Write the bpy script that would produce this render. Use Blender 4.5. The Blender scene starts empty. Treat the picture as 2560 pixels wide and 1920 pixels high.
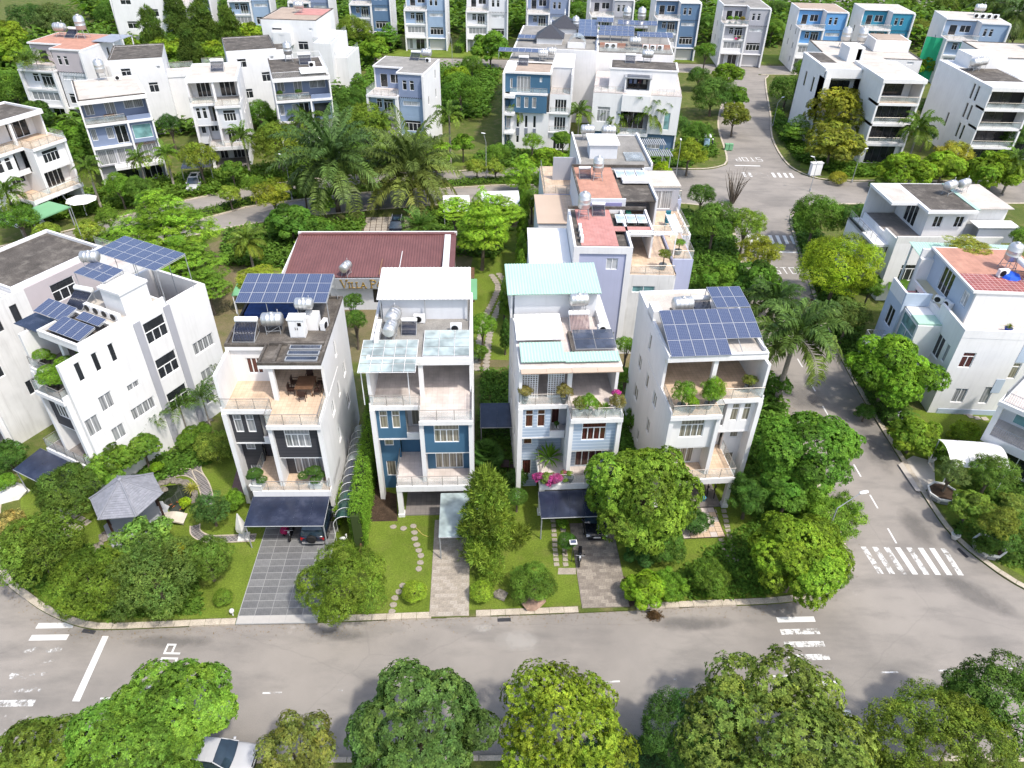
import bpy,math,random
import numpy as np
from mathutils import Matrix,Vector
R=math.radians
SC=bpy.context.scene
COL=SC.collection
rnd=random.Random(7)
# ---------------------------------------------------------------- camera
F_PX,PITCH,ROLL,CAM_H=1808.0,R(36.8),math.atan2(50,2417),42.0
_fw=np.array([0,math.cos(PITCH),-math.sin(PITCH)])
_u0=np.array([0,math.sin(PITCH),math.cos(PITCH)])
_r0=np.array([1.0,0,0])
_rt=_r0*math.cos(ROLL)+_u0*math.sin(ROLL)
_up=_u0*math.cos(ROLL)-_r0*math.sin(ROLL)
cd=bpy.data.cameras.new('camera')
cd.sensor_width=36.0
cd.lens=36.0*F_PX/2560
cd.clip_start,cd.clip_end=0.5,3000
cam=bpy.data.objects.new('camera',cd)
COL.objects.link(cam)
cam.matrix_world=Matrix(((_rt[0],_up[0],-_fw[0],0),(_rt[1],_up[1],-_fw[1],0),(_rt[2],_up[2],-_fw[2],CAM_H),(0,0,0,1)))
SC.camera=cam
# ---------------------------------------------------------------- world, sun, exposure
SUN=Vector((0.42,-0.40,1.0)).normalized()
w=bpy.data.worlds.new('World');SC.world=w;w.use_nodes=True
nt=w.node_tree;nt.nodes.clear()
sky=nt.nodes.new('ShaderNodeTexSky');sky.sky_type='NISHITA';sky.sun_disc=False
sky.sun_elevation=math.asin(SUN.z)
sky.sun_rotation=math.atan2(SUN.x,SUN.y)
sky.air_density=1.0;sky.dust_density=2.6;sky.ozone_density=1.0
bg=nt.nodes.new('ShaderNodeBackground');bg.inputs[1].default_value=0.15
wo=nt.nodes.new('ShaderNodeOutputWorld')
nt.links.new(sky.outputs[0],bg.inputs[0]);nt.links.new(bg.outputs[0],wo.inputs[0])
sl=bpy.data.lights.new('sun','SUN');sl.energy=2.1;sl.angle=R(3);sl.color=(1.0,0.955,0.88)
so=bpy.data.objects.new('sun',sl);COL.objects.link(so)
so.rotation_euler=SUN.to_track_quat('Z','Y').to_euler()
so.location=(20,20,80)
vs=SC.view_settings
vs.view_transform='Standard';vs.look='None';vs.gamma=1.0;vs.use_curve_mapping=False
vs.exposure=1.0
SC.cycles.max_bounces=6;SC.cycles.diffuse_bounces=3;SC.cycles.glossy_bounces=2
SC.cycles.transmission_bounces=4;SC.cycles.transparent_max_bounces=8
SC.cycles.use_denoising=True
# ---------------------------------------------------------------- survey: pixel of the photograph -> point on the level plane z
def G(x,y,z=0.0):
 d=_fw+_rt*(x-1280)/F_PX-_up*(y-960)/F_PX
 t=(z-CAM_H)/d[2]
 return float(d[0]*t),float(d[1]*t)
KD=2560/2212
def GD(x,y,z=0.0):return G(x*KD,y*KD,z)
def px_m(x,y,z=0.0):
 """metres per (2212-wide) pixel at that point"""
 X,Y=GD(x,y,z)
 return float(np.dot(np.array([X,Y,z-CAM_H]),_fw))/F_PX*KD
# ---------------------------------------------------------------- materials
MATS={}
def _nodes(name):
 m=bpy.data.materials.new(name);m.use_nodes=True
 n=m.node_tree.nodes;n.clear()
 out=n.new('ShaderNodeOutputMaterial');b=n.new('ShaderNodeBsdfPrincipled')
 m.node_tree.links.new(b.outputs[0],out.inputs[0])
 return m,n,m.node_tree.links,b,out
def c4(c):return(c[0],c[1],c[2],1.0)
def noise(n,l,src,scale,detail=4,rough=0.55,mapping=None):
 t=n.new('ShaderNodeTexNoise');t.inputs['Scale'].default_value=scale
 t.inputs['Detail'].default_value=detail;t.inputs['Roughness'].default_value=rough
 if mapping:
  mp=n.new('ShaderNodeMapping');mp.inputs['Scale'].default_value=mapping
  l.new(src,mp.inputs[0]);src=mp.outputs[0]
 l.new(src,t.inputs['Vector'])
 return t.outputs['Fac']
def ramp(n,l,fac,stops):
 r=n.new('ShaderNodeValToRGB');e=r.color_ramp.elements
 while len(e)<len(stops):e.new(0.5)
 for i,(p,c)in enumerate(stops):
  e[i].position=p;e[i].color=c4(c)if len(c)==3 else c
 l.new(fac,r.inputs[0]);return r.outputs[0]
def mixc(n,l,fac,a,b,mode='MIX'):
 m=n.new('ShaderNodeMix');m.data_type='RGBA';m.blend_type=mode
 for s,v in((0,fac),(6,a),(7,b)):
  if isinstance(v,(int,float)):m.inputs[s].default_value=v
  elif isinstance(v,tuple):m.inputs[s].default_value=c4(v)
  else:l.new(v,m.inputs[s])
 return m.outputs[2]
def bump(n,l,b,h,strength=0.3,dist=0.02):
 bp=n.new('ShaderNodeBump');bp.inputs['Strength'].default_value=strength
 bp.inputs['Distance'].default_value=dist
 l.new(h,bp.inputs['Height']);l.new(bp.outputs[0],b.inputs['Normal'])
def M(name,col,rough=0.75,var=0.10,scale=0.8,dirt=0.0,dcol=(0.16,0.15,0.13),streak=False,fine=0.0,metal=0.0,spec=0.3,bmp=0.0):
 """plain material: colour with broad and fine unevenness, optional dirt patches or rain streaks"""
 if name in MATS:return MATS[name]
 m,n,l,b,o=_nodes(name)
 tc=n.new('ShaderNodeTexCoord').outputs['Object']
 f=noise(n,l,tc,scale)
 lo=tuple(max(0,c*(1-var))for c in col);hi=tuple(min(0.95,c*(1+var*0.6))for c in col)
 c=ramp(n,l,f,[(0.3,lo),(0.7,hi)])
 if fine:
  g=noise(n,l,tc,14,5)
  c=mixc(n,l,fine,c,ramp(n,l,g,[(0.35,(0.05,0.05,0.05)),(0.65,(1,1,1))]),'MULTIPLY')
 if dirt:
  g=noise(n,l,tc,1.7 if streak else 0.9,6,0.65,(2.2,2.2,0.16)if streak else(1,1,1))
  d=ramp(n,l,g,[(0.50,(0,0,0)),(0.78,(dirt,dirt,dirt))])
  c=mixc(n,l,d,c,dcol)
 l.new(c,b.inputs['Base Color'])
 b.inputs['Roughness'].default_value=rough;b.inputs['Metallic'].default_value=metal
 b.inputs['Specular IOR Level'].default_value=spec
 if bmp:bump(n,l,b,noise(n,l,tc,20),bmp,0.02)
 MATS[name]=m;return m
def MT(name,c1,c2,joint,bw,bh,rough=0.6,mortar=0.02,offset=0.0,rot=0.0,dirt=0.0,dcol=(0.1,0.095,0.085),plane='XY',bias=0.0):
 """small tiles (too small to build): brick texture"""
 if name in MATS:return MATS[name]
 m,n,l,b,o=_nodes(name)
 tc=n.new('ShaderNodeTexCoord').outputs['Object']
 mp=n.new('ShaderNodeMapping');mp.inputs['Rotation'].default_value={'XY':(0,0,rot),'XZ':(R(90),0,0),'YZ':(0,R(90),R(90))}[plane]
 l.new(tc,mp.inputs[0])
 t=n.new('ShaderNodeTexBrick');l.new(mp.outputs[0],t.inputs['Vector'])
 t.inputs['Color1'].default_value=c4(c1);t.inputs['Color2'].default_value=c4(c2);t.inputs['Mortar'].default_value=c4(joint)
 t.inputs['Scale'].default_value=1.0;t.inputs['Brick Width'].default_value=bw;t.inputs['Row Height'].default_value=bh
 t.inputs['Mortar Size'].default_value=mortar;t.offset=offset;t.inputs['Bias'].default_value=bias
 f=noise(n,l,tc,1.1,6,0.6)
 c=mixc(n,l,1.0,t.outputs[0],ramp(n,l,f,[(0.3,(0.78,0.77,0.75)),(0.7,(1.08,1.08,1.08))]),'MULTIPLY')
 if dirt:
  g=noise(n,l,tc,0.5,7,0.62)
  c=mixc(n,l,ramp(n,l,g,[(0.5,(0,0,0)),(0.75,(dirt,)*3)]),c,dcol)
 l.new(c,b.inputs['Base Color']);b.inputs['Roughness'].default_value=rough
 b.inputs['Specular IOR Level'].default_value=0.3
 MATS[name]=m;return m
WHITE=M('white_plaster',(0.715,0.705,0.695),0.8,0.06,0.5,0.24,(0.40,0.385,0.36),True)
WHITE2=M('white_plaster_weathered',(0.66,0.65,0.63),0.85,0.10,0.6,0.42,(0.32,0.30,0.27),True)
PALE=M('pale_grey_plaster',(0.60,0.61,0.63),0.8,0.05,0.5,0.2,(0.4,0.4,0.4),True)
FRAME=M('white_window_frame',(0.78,0.78,0.77),0.45,0.03)
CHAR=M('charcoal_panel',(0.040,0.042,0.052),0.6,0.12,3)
BLUE=M('steel_blue_paint',(0.050,0.125,0.205),0.7,0.07,0.7,0.15,(0.09,0.16,0.22),True)
LBLUE=M('powder_blue_paint',(0.27,0.36,0.48),0.7,0.06,0.7)
GBLUE=M('grey_blue_paint',(0.205,0.25,0.36),0.7,0.06,0.7)
SBLUE=M('sky_blue_paint',(0.12,0.30,0.56),0.7,0.05,0.7)
DBLUE=M('slate_blue_paint',(0.10,0.17,0.27),0.7,0.05,0.7)
TEAL=M('teal_blue_paint',(0.035,0.22,0.33),0.7,0.05,0.7)
LAV=M('lavender_paint',(0.42,0.44,0.58),0.8,0.06,0.5,0.25,(0.3,0.3,0.38),True)
LAVD=M('violet_grey_paint',(0.24,0.23,0.40),0.8,0.06,0.5)
GREY=M('mid_grey_paint',(0.36,0.36,0.39),0.8,0.06,0.5,0.2,(0.25,0.25,0.26),True)
MAUVE=M('mauve_grey_plaster',(0.46,0.41,0.42),0.8,0.08,0.5)
ROOF=M('weathered_dark_concrete',(0.115,0.10,0.085),0.9,0.35,0.7,0.6,(0.30,0.27,0.23),False,0.5)
ROOFG=M('grey_concrete_roof',(0.30,0.285,0.26),0.9,0.25,0.5,0.55,(0.14,0.13,0.115),False,0.35)
ROOFP=M('pale_concrete_roof',(0.56,0.51,0.45),0.9,0.16,0.5,0.4,(0.25,0.22,0.19),False,0.25)
ROOFT=M('tan_concrete_roof',(0.42,0.33,0.26),0.9,0.15,0.5,0.4,(0.2,0.17,0.14),False,0.3)
BEIGE=MT('beige_terrace_tiles',(0.62,0.47,0.34),(0.56,0.42,0.30),(0.42,0.33,0.25),0.30,0.30,0.6,0.012,0,0,0.25)
CREAM=MT('cream_terrace_tiles',(0.60,0.53,0.49),(0.56,0.495,0.46),(0.44,0.39,0.36),0.4,0.4,0.6,0.01,0,0,0.3)
SALMON=MT('salmon_roof_tiles',(0.47,0.245,0.175),(0.43,0.22,0.16),(0.34,0.20,0.15),0.4,0.4,0.8,0.012,0,0,0.35,(0.22,0.13,0.10))
PINK=MT('pink_roof_tiles',(0.50,0.235,0.21),(0.46,0.215,0.19),(0.34,0.18,0.16),0.3,0.3,0.8,0.012,0.0,0,0.3,(0.26,0.15,0.13))
REDT=MT('red_roof_tiles',(0.30,0.085,0.075),(0.26,0.07,0.065),(0.50,0.33,0.30),0.42,0.42,0.6,0.03,0,0,0.3)
GREYT=MT('grey_balcony_tiles',(0.24,0.215,0.20),(0.20,0.18,0.17),(0.15,0.14,0.13),0.4,0.4,0.6,0.012,0,0,0.4)
STONEW=MT('grey_stone_cladding',(0.25,0.27,0.32),(0.16,0.18,0.22),(0.12,0.13,0.15),0.5,0.16,0.9,0.012,0.5,0,0,plane='XZ')
def siding(name,col,line):
 if name in MATS:return MATS[name]
 m,n,l,b,o=_nodes(name)
 tc=n.new('ShaderNodeTexCoord').outputs['Object']
 sx=n.new('ShaderNodeSeparateXYZ');l.new(tc,sx.inputs[0])
 k=n.new('ShaderNodeMath');k.operation='MODULO';k.inputs[1].default_value=0.30;l.new(sx.outputs[2],k.inputs[0])
 q=n.new('ShaderNodeMath');q.operation='LESS_THAN';q.inputs[1].default_value=0.045;l.new(k.outputs[0],q.inputs[0])
 f=noise(n,l,tc,0.8)
 c=mixc(n,l,q.outputs[0],ramp(n,l,f,[(0.3,tuple(v*0.93 for v in col)),(0.7,col)]),line)
 l.new(c,b.inputs['Base Color']);b.inputs['Roughness'].default_value=0.6
 MATS[name]=m;return m
SIDE=siding('pale_blue_siding',(0.36,0.44,0.55),(0.62,0.67,0.72))
CSIDE=siding('charcoal_siding',(0.040,0.040,0.048),(0.024,0.024,0.03))
STEEL=M('brushed_steel',(0.60,0.595,0.58),0.42,0.10,2,0.3,(0.40,0.38,0.35),metal=0.75)
RAIL=M('grey_rail_metal',(0.33,0.31,0.28),0.4,0.1,2,metal=0.6)
IRON=M('dark_iron',(0.045,0.045,0.05),0.5,0.1)
WMETAL=M('white_painted_metal',(0.74,0.74,0.73),0.4,0.05,1.5,0.15,(0.4,0.34,0.28))
GMETAL=M('grey_painted_metal',(0.30,0.31,0.32),0.45,0.08)
WHITESHEET=M('white_sheet_roof',(0.80,0.79,0.77),0.45,0.04,0.4,0.15,(0.55,0.52,0.48))
MINT=M('mint_sheet_roof',(0.37,0.53,0.44),0.45,0.06,0.4,0.25,(0.32,0.42,0.36))
MAROON=M('maroon_sheet_roof',(0.150,0.066,0.062),0.5,0.13,0.5,0.25,(0.27,0.13,0.115))
GREENSHEET=M('green_sheet_roof',(0.16,0.36,0.19),0.5,0.08,0.4)
GREYSHEET=M('grey_sheet_roof',(0.27,0.29,0.33),0.5,0.08,0.4)
TANSHEET=M('tan_sheet_roof',(0.48,0.37,0.28),0.5,0.06,0.4)
CANOPY=M('smoked_polycarbonate',(0.020,0.026,0.050),0.22,0.25,0.9,0.35,(0.10,0.11,0.15),spec=0.6)
WOOD=M('brown_wood',(0.13,0.07,0.04),0.6,0.25,4)
DWOOD=M('dark_wood',(0.035,0.018,0.014),0.5,0.25,4)
TRUNK=M('tree_bark',(0.13,0.105,0.08),0.9,0.3,4,bmp=0.5)
PTRUNK=M('palm_bark',(0.24,0.215,0.18),0.9,0.25,5,bmp=0.5)
POT=M('terracotta_pot',(0.26,0.12,0.07),0.8,0.15)
WPOT=M('white_pot',(0.66,0.65,0.61),0.7,0.1,3,0.3)
GPOT=M('grey_pot',(0.20,0.205,0.20),0.7,0.2,3)
DPOT=M('dark_glazed_pot',(0.035,0.03,0.03),0.35,0.2,3)
SOIL=M('dark_soil',(0.075,0.048,0.030),0.95,0.4,3,0.4,(0.14,0.10,0.07),False,0.6)
BLACK=M('black_paint',(0.012,0.012,0.014),0.35,0.1)
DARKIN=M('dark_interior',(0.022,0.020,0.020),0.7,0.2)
STONE=M('garden_rock',(0.27,0.24,0.20),0.9,0.35,2,0.5,(0.10,0.09,0.075),False,0.5,bmp=0.6)
PAVER=M('concrete_paver',(0.40,0.35,0.285),0.9,0.22,1.4,0.5,(0.20,0.175,0.14),False,0.3)
SLATE=M('slate_driveway_tile',(0.175,0.175,0.172),0.55,0.18,1.1,0.3,(0.17,0.17,0.175),False,0.25)
SLATE2=M('pale_edge_tile',(0.42,0.40,0.37),0.6,0.1,1.1,0.3)
KERB=M('kerb_concrete',(0.54,0.47,0.375),0.9,0.16,1.1,0.55,(0.20,0.17,0.14),False,0.35)
TIN=M('grey_shingle',(0.215,0.22,0.245),0.75,0.12,2.5)
REDPAINT=M('red_plastic',(0.45,0.02,0.03),0.4,0.1)
SHEETBLUE=M('blue_tarpaulin',(0.02,0.10,0.60),0.5,0.2,3)
def glass_mat(name,base,rough=0.06,alpha=1.0,spec=0.6,curtain=None):
 if name in MATS:return MATS[name]
 m,n,l,b,o=_nodes(name)
 tc=n.new('ShaderNodeTexCoord').outputs['Object']
 f=noise(n,l,tc,0.9,2)
 c=ramp(n,l,f,[(0.35,tuple(v*0.6 for v in base)),(0.65,tuple(min(1,v*1.25)for v in base))])
 if curtain:
  wv=n.new('ShaderNodeTexWave');wv.inputs['Scale'].default_value=2.6;wv.inputs['Distortion'].default_value=1.2
  wv.bands_direction='DIAGONAL'
  mp=n.new('ShaderNodeMapping');mp.inputs['Scale'].default_value=(1,1,0.02);l.new(tc,mp.inputs[0]);l.new(mp.outputs[0],wv.inputs[0])
  c=mixc(n,l,wv.outputs['Fac'],c,curtain)
 l.new(c,b.inputs['Base Color']);b.inputs['Roughness'].default_value=rough
 b.inputs['Specular IOR Level'].default_value=spec;b.inputs['Alpha'].default_value=alpha
 MATS[name]=m;return m
GDARK=glass_mat('dark_window_glass',(0.022,0.024,0.028))
GCURT=glass_mat('curtained_window_glass',(0.17,0.155,0.12),0.12,curtain=(0.30,0.28,0.22))
GGREY=glass_mat('grey_blind_glass',(0.20,0.21,0.22),0.15,curtain=(0.34,0.34,0.34))
GRED=glass_mat('brown_curtained_glass',(0.055,0.018,0.016),0.12,curtain=(0.10,0.03,0.026))
GTEAL=glass_mat('teal_window_glass',(0.17,0.33,0.33),0.1)
GWHITE=glass_mat('white_shuttered_glass',(0.52,0.53,0.54),0.3)
GRAIL=glass_mat('clear_railing_glass',(0.55,0.62,0.60),0.05,0.20,0.5)
GROOF=glass_mat('frosted_roof_glass',(0.38,0.45,0.44),0.3,0.85,0.5)
GDKROOF=glass_mat('smoked_roof_glass',(0.05,0.06,0.085),0.15,0.9,0.7)
GPOLY=glass_mat('clear_polycarbonate',(0.45,0.50,0.52),0.2,0.45,0.5)
def solar_mat():
 m,n,l,b,o=_nodes('solar_cells')
 tc=n.new('ShaderNodeTexCoord').outputs['UV']
 def grid(su,sv,mort,c1,j):
  t=n.new('ShaderNodeTexBrick');mp=n.new('ShaderNodeMapping');mp.inputs['Scale'].default_value=(su,sv,1)
  l.new(tc,mp.inputs[0]);l.new(mp.outputs[0],t.inputs['Vector']);t.offset=0
  t.inputs['Scale'].default_value=1;t.inputs['Brick Width'].default_value=1;t.inputs['Row Height'].default_value=1
  t.inputs['Mortar Size'].default_value=mort;t.inputs['Color1'].default_value=c4(c1)
  t.inputs['Color2'].default_value=c4(tuple(v*1.12 for v in c1));t.inputs['Mortar'].default_value=c4(j)
  return t.outputs[0]
 c=grid(6,10,0.035,(0.045,0.060,0.115),(0.22,0.25,0.33))
 l.new(c,b.inputs['Base Color']);b.inputs['Roughness'].default_value=0.10;b.inputs['Specular IOR Level'].default_value=0.9
 MATS['solar']=m;return m
SOLAR=solar_mat()
def road_mat():
 m,n,l,b,o=_nodes('worn_asphalt')
 tc=n.new('ShaderNodeTexCoord').outputs['Object']
 f1=noise(n,l,tc,0.13,5,0.6);f2=noise(n,l,tc,0.55,6,0.62,(0.35,1,1));f3=noise(n,l,tc,26,4,0.7)
 c=ramp(n,l,f1,[(0.30,(0.205,0.186,0.165)),(0.55,(0.272,0.246,0.216)),(0.75,(0.31,0.280,0.245))])
 c=mixc(n,l,ramp(n,l,f2,[(0.47,(0,0,0)),(0.72,(0.72,0.72,0.72))]),c,(0.155,0.144,0.130))
 c=mixc(n,l,0.55,c,ramp(n,l,f3,[(0.3,(0.55,0.55,0.55)),(0.7,(1.25,1.25,1.25))]),'MULTIPLY')
    # pale cement spills
 f4=noise(n,l,tc,0.30,7,0.68)
 c=mixc(n,l,ramp(n,l,f4,[(0.67,(0,0,0)),(0.76,(0.55,0.55,0.55))]),c,(0.46,0.43,0.39))
    # hairline cracks
 v=n.new('ShaderNodeTexVoronoi');v.feature='DISTANCE_TO_EDGE';v.inputs['Scale'].default_value=0.09
 nz=n.new('ShaderNodeTexNoise');nz.inputs['Scale'].default_value=0.7;l.new(tc,nz.inputs['Vector'])
 mx=n.new('ShaderNodeMix');mx.data_type='VECTOR';mx.inputs[0].default_value=0.35
 l.new(tc,mx.inputs[4]);l.new(nz.outputs['Color'],mx.inputs[5]);l.new(mx.outputs[1],v.inputs['Vector'])
 c=mixc(n,l,ramp(n,l,v.outputs['Distance'],[(0.0,(0.14,0.14,0.14)),(0.002,(0,0,0))]),c,(0.09,0.085,0.08))
 l.new(c,b.inputs['Base Color']);b.inputs['Roughness'].default_value=0.88;b.inputs['Specular IOR Level'].default_value=0.25
 bump(n,l,b,f3,0.3,0.01)
 MATS['road']=m;return m
ROAD=road_mat()
def grass_mat(name,cols,patch=(0.15,0.16,0.04)):
 m,n,l,b,o=_nodes(name)
 tc=n.new('ShaderNodeTexCoord').outputs['Object']
 f1=noise(n,l,tc,0.35,5,0.6);f2=noise(n,l,tc,9,5,0.7);f3=noise(n,l,tc,0.9,4)
 c=ramp(n,l,f1,[(0.3,cols[0]),(0.7,cols[1])])
 c=mixc(n,l,ramp(n,l,f3,[(0.5,(0,0,0)),(0.75,(0.6,)*3)]),c,patch)
 c=mixc(n,l,0.8,c,ramp(n,l,f2,[(0.3,(0.5,0.5,0.45)),(0.7,(1.3,1.3,1.25))]),'MULTIPLY')
 l.new(c,b.inputs['Base Color']);b.inputs['Roughness'].default_value=0.9;b.inputs['Specular IOR Level'].default_value=0.2
 bump(n,l,b,f2,0.8,0.06)
 MATS[name]=m;return m
GRASS=grass_mat('lawn_grass',((0.095,0.140,0.015),(0.155,0.215,0.028)))
ROUGHG=grass_mat('rough_ground',((0.07,0.10,0.02),(0.115,0.135,0.03)),(0.23,0.18,0.10))
BAREG=grass_mat('bare_soil_ground',((0.20,0.155,0.10),(0.135,0.125,0.055)),(0.10,0.12,0.03))
def paint_mat(name,wear):
 m,n,l,b,o=_nodes(name)
 tc=n.new('ShaderNodeTexCoord').outputs['Object']
 f=noise(n,l,tc,2.2,8,0.72)
 b.inputs['Base Color'].default_value=(0.60,0.59,0.56,1);b.inputs['Roughness'].default_value=0.7
 a=ramp(n,l,f,[(wear-0.06,(0,0,0)),(wear+0.06,(1,1,1))])
 l.new(a,b.inputs['Alpha']);MATS[name]=m;return m
PAINT=paint_mat('worn_road_paint',0.30)
PAINT2=paint_mat('half_worn_road_paint',0.47)
PAINT3=paint_mat('badly_worn_road_paint',0.60)
def leaf_mat(name,trans=0.38,gloss=0.6):
 m,n,l,b,o=_nodes(name)
 oi=n.new('ShaderNodeObjectInfo');at=n.new('ShaderNodeAttribute');at.attribute_name='tint'
 c=mixc(n,l,1.0,oi.outputs['Color'],at.outputs['Color'],'MULTIPLY')
 tc=n.new('ShaderNodeTexCoord').outputs['Object'];v=n.new('ShaderNodeTexVoronoi');v.inputs['Scale'].default_value=34 if trans>.2 else 9;l.new(tc,v.inputs['Vector'])
 c=mixc(n,l,1.0,c,ramp(n,l,v.outputs['Distance'],[(0.0,(1.9,1.85,1.7)),(0.4,(1.15,1.17,1.1)),(0.8,(0.65,0.7,0.62))]),'MULTIPLY')
 l.new(c,b.inputs['Base Color']);b.inputs['Roughness'].default_value=gloss;b.inputs['Specular IOR Level'].default_value=0.12
 tr=n.new('ShaderNodeBsdfTranslucent');l.new(mixc(n,l,1.0,c,(1.25,1.25,0.6),'MULTIPLY'),tr.inputs[0])
 mx=n.new('ShaderNodeMixShader');mx.inputs[0].default_value=trans
 l.new(b.outputs[0],mx.inputs[1]);l.new(tr.outputs[0],mx.inputs[2]);l.new(mx.outputs[0],o.inputs[0])
 MATS[name]=m;return m
LEAF=leaf_mat('leaf')
PLEAF=leaf_mat('palm_leaf',.14,.45)
# ---------------------------------------------------------------- objects
def link(name,data,parent=None,loc=None,rz=None):
 o=bpy.data.objects.new(name,data);COL.objects.link(o)
 if parent is not None:o.parent=parent
 if loc is not None:o.location=loc
 if rz is not None:o.rotation_euler=(0,0,rz)
 return o
USED_LABELS={}
def tag(o,label,cat,group=None,kind=None):
 o['label']=label;o['category']=cat
 if group:o['group']=group
 if kind:o['kind']=kind
 return o
def thing(name,label,cat,loc=(0,0,0),rz=0.0,group=None):
 o=link(name,None,None,loc,rz);o.empty_display_size=0.3
 return tag(o,label,cat,group)
class MB:
 """collects shapes, builds ONE mesh object"""
 def __init__(s):s.v=[];s.f=[];s.mi=[];s.cur=0;s.uv=None
 def quad(s,*p):
  i=len(s.v);s.v+=[tuple(q)for q in p];s.f.append(tuple(range(i,i+len(p))));s.mi.append(s.cur);return s
 def box(s,x0,x1,y0,y1,z0,z1):
  if x0>x1:x0,x1=x1,x0
  if y0>y1:y0,y1=y1,y0
  i=len(s.v)
  s.v+=[(x0,y0,z0),(x1,y0,z0),(x1,y1,z0),(x0,y1,z0),(x0,y0,z1),(x1,y0,z1),(x1,y1,z1),(x0,y1,z1)]
  for q in((0,3,2,1),(4,5,6,7),(0,1,5,4),(1,2,6,5),(2,3,7,6),(3,0,4,7)):
   s.f.append(tuple(i+k for k in q));s.mi.append(s.cur)
  return s
 def prism(s,pts,z0,z1):
  i=len(s.v);n=len(pts)
  s.v+=[(x,y,z0)for x,y in pts]+[(x,y,z1)for x,y in pts]
  s.f.append(tuple(i+n+k for k in range(n)));s.f.append(tuple(i+n-1-k for k in range(n)))
  for k in range(n):s.f.append((i+k,i+(k+1)%n,i+n+(k+1)%n,i+n+k))
  s.mi+=[s.cur]*(n+2);return s
 def tube(s,p0,p1,r0,r1=None,n=8,cap=True):
  r1=r0 if r1 is None else r1
  p0=Vector(p0);p1=Vector(p1);d=(p1-p0)
  if d.length<1e-6:return s
  d.normalize();a=d.orthogonal().normalized();b=d.cross(a);i=len(s.v)
  for p,r in((p0,r0),(p1,r1)):
   for k in range(n):
    t=2*math.pi*k/n;s.v.append(tuple(p+(a*math.cos(t)+b*math.sin(t))*r))
  for k in range(n):s.f.append((i+k,i+(k+1)%n,i+n+(k+1)%n,i+n+k));s.mi.append(s.cur)
  if cap:
   s.f.append(tuple(i+n-1-k for k in range(n)));s.f.append(tuple(i+n+k for k in range(n)));s.mi+=[s.cur]*2
  return s
 def lathe(s,prof,n=16,c=(0,0),axis='Z',o=(0,0,0)):
  """prof: (r, h) pairs"""
  i=len(s.v);m=len(prof)
  for r,h in prof:
   for k in range(n):
    t=2*math.pi*k/n;q=(r*math.cos(t),r*math.sin(t),h)
    if axis=='X':q=(q[2],q[0],q[1])
    elif axis=='Y':q=(q[1],q[2],q[0])
    s.v.append((q[0]+o[0],q[1]+o[1],q[2]+o[2]))
  for j in range(m-1):
   for k in range(n):
    s.f.append((i+j*n+k,i+j*n+(k+1)%n,i+(j+1)*n+(k+1)%n,i+(j+1)*n+k));s.mi.append(s.cur)
  s.f.append(tuple(i+n-1-k for k in range(n)));s.f.append(tuple(i+(m-1)*n+k for k in range(n)));s.mi+=[s.cur]*2
  return s
 def mesh(s,name,mats,smooth=False):
  me=bpy.data.meshes.new(name);me.from_pydata(s.v,[],s.f)
  for m in(mats if isinstance(mats,(list,tuple))else[mats]):me.materials.append(m)
  if any(s.mi):me.polygons.foreach_set('material_index',s.mi)
  if smooth:me.polygons.foreach_set('use_smooth',[True]*len(s.f))
  me.update();return me
 def build(s,name,mats,parent=None,smooth=False,loc=None,rz=None):
  return link(name,s.mesh(name,mats,smooth),parent,loc,rz)
_bc={}
def struct(o):o['kind']='structure';return o
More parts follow.
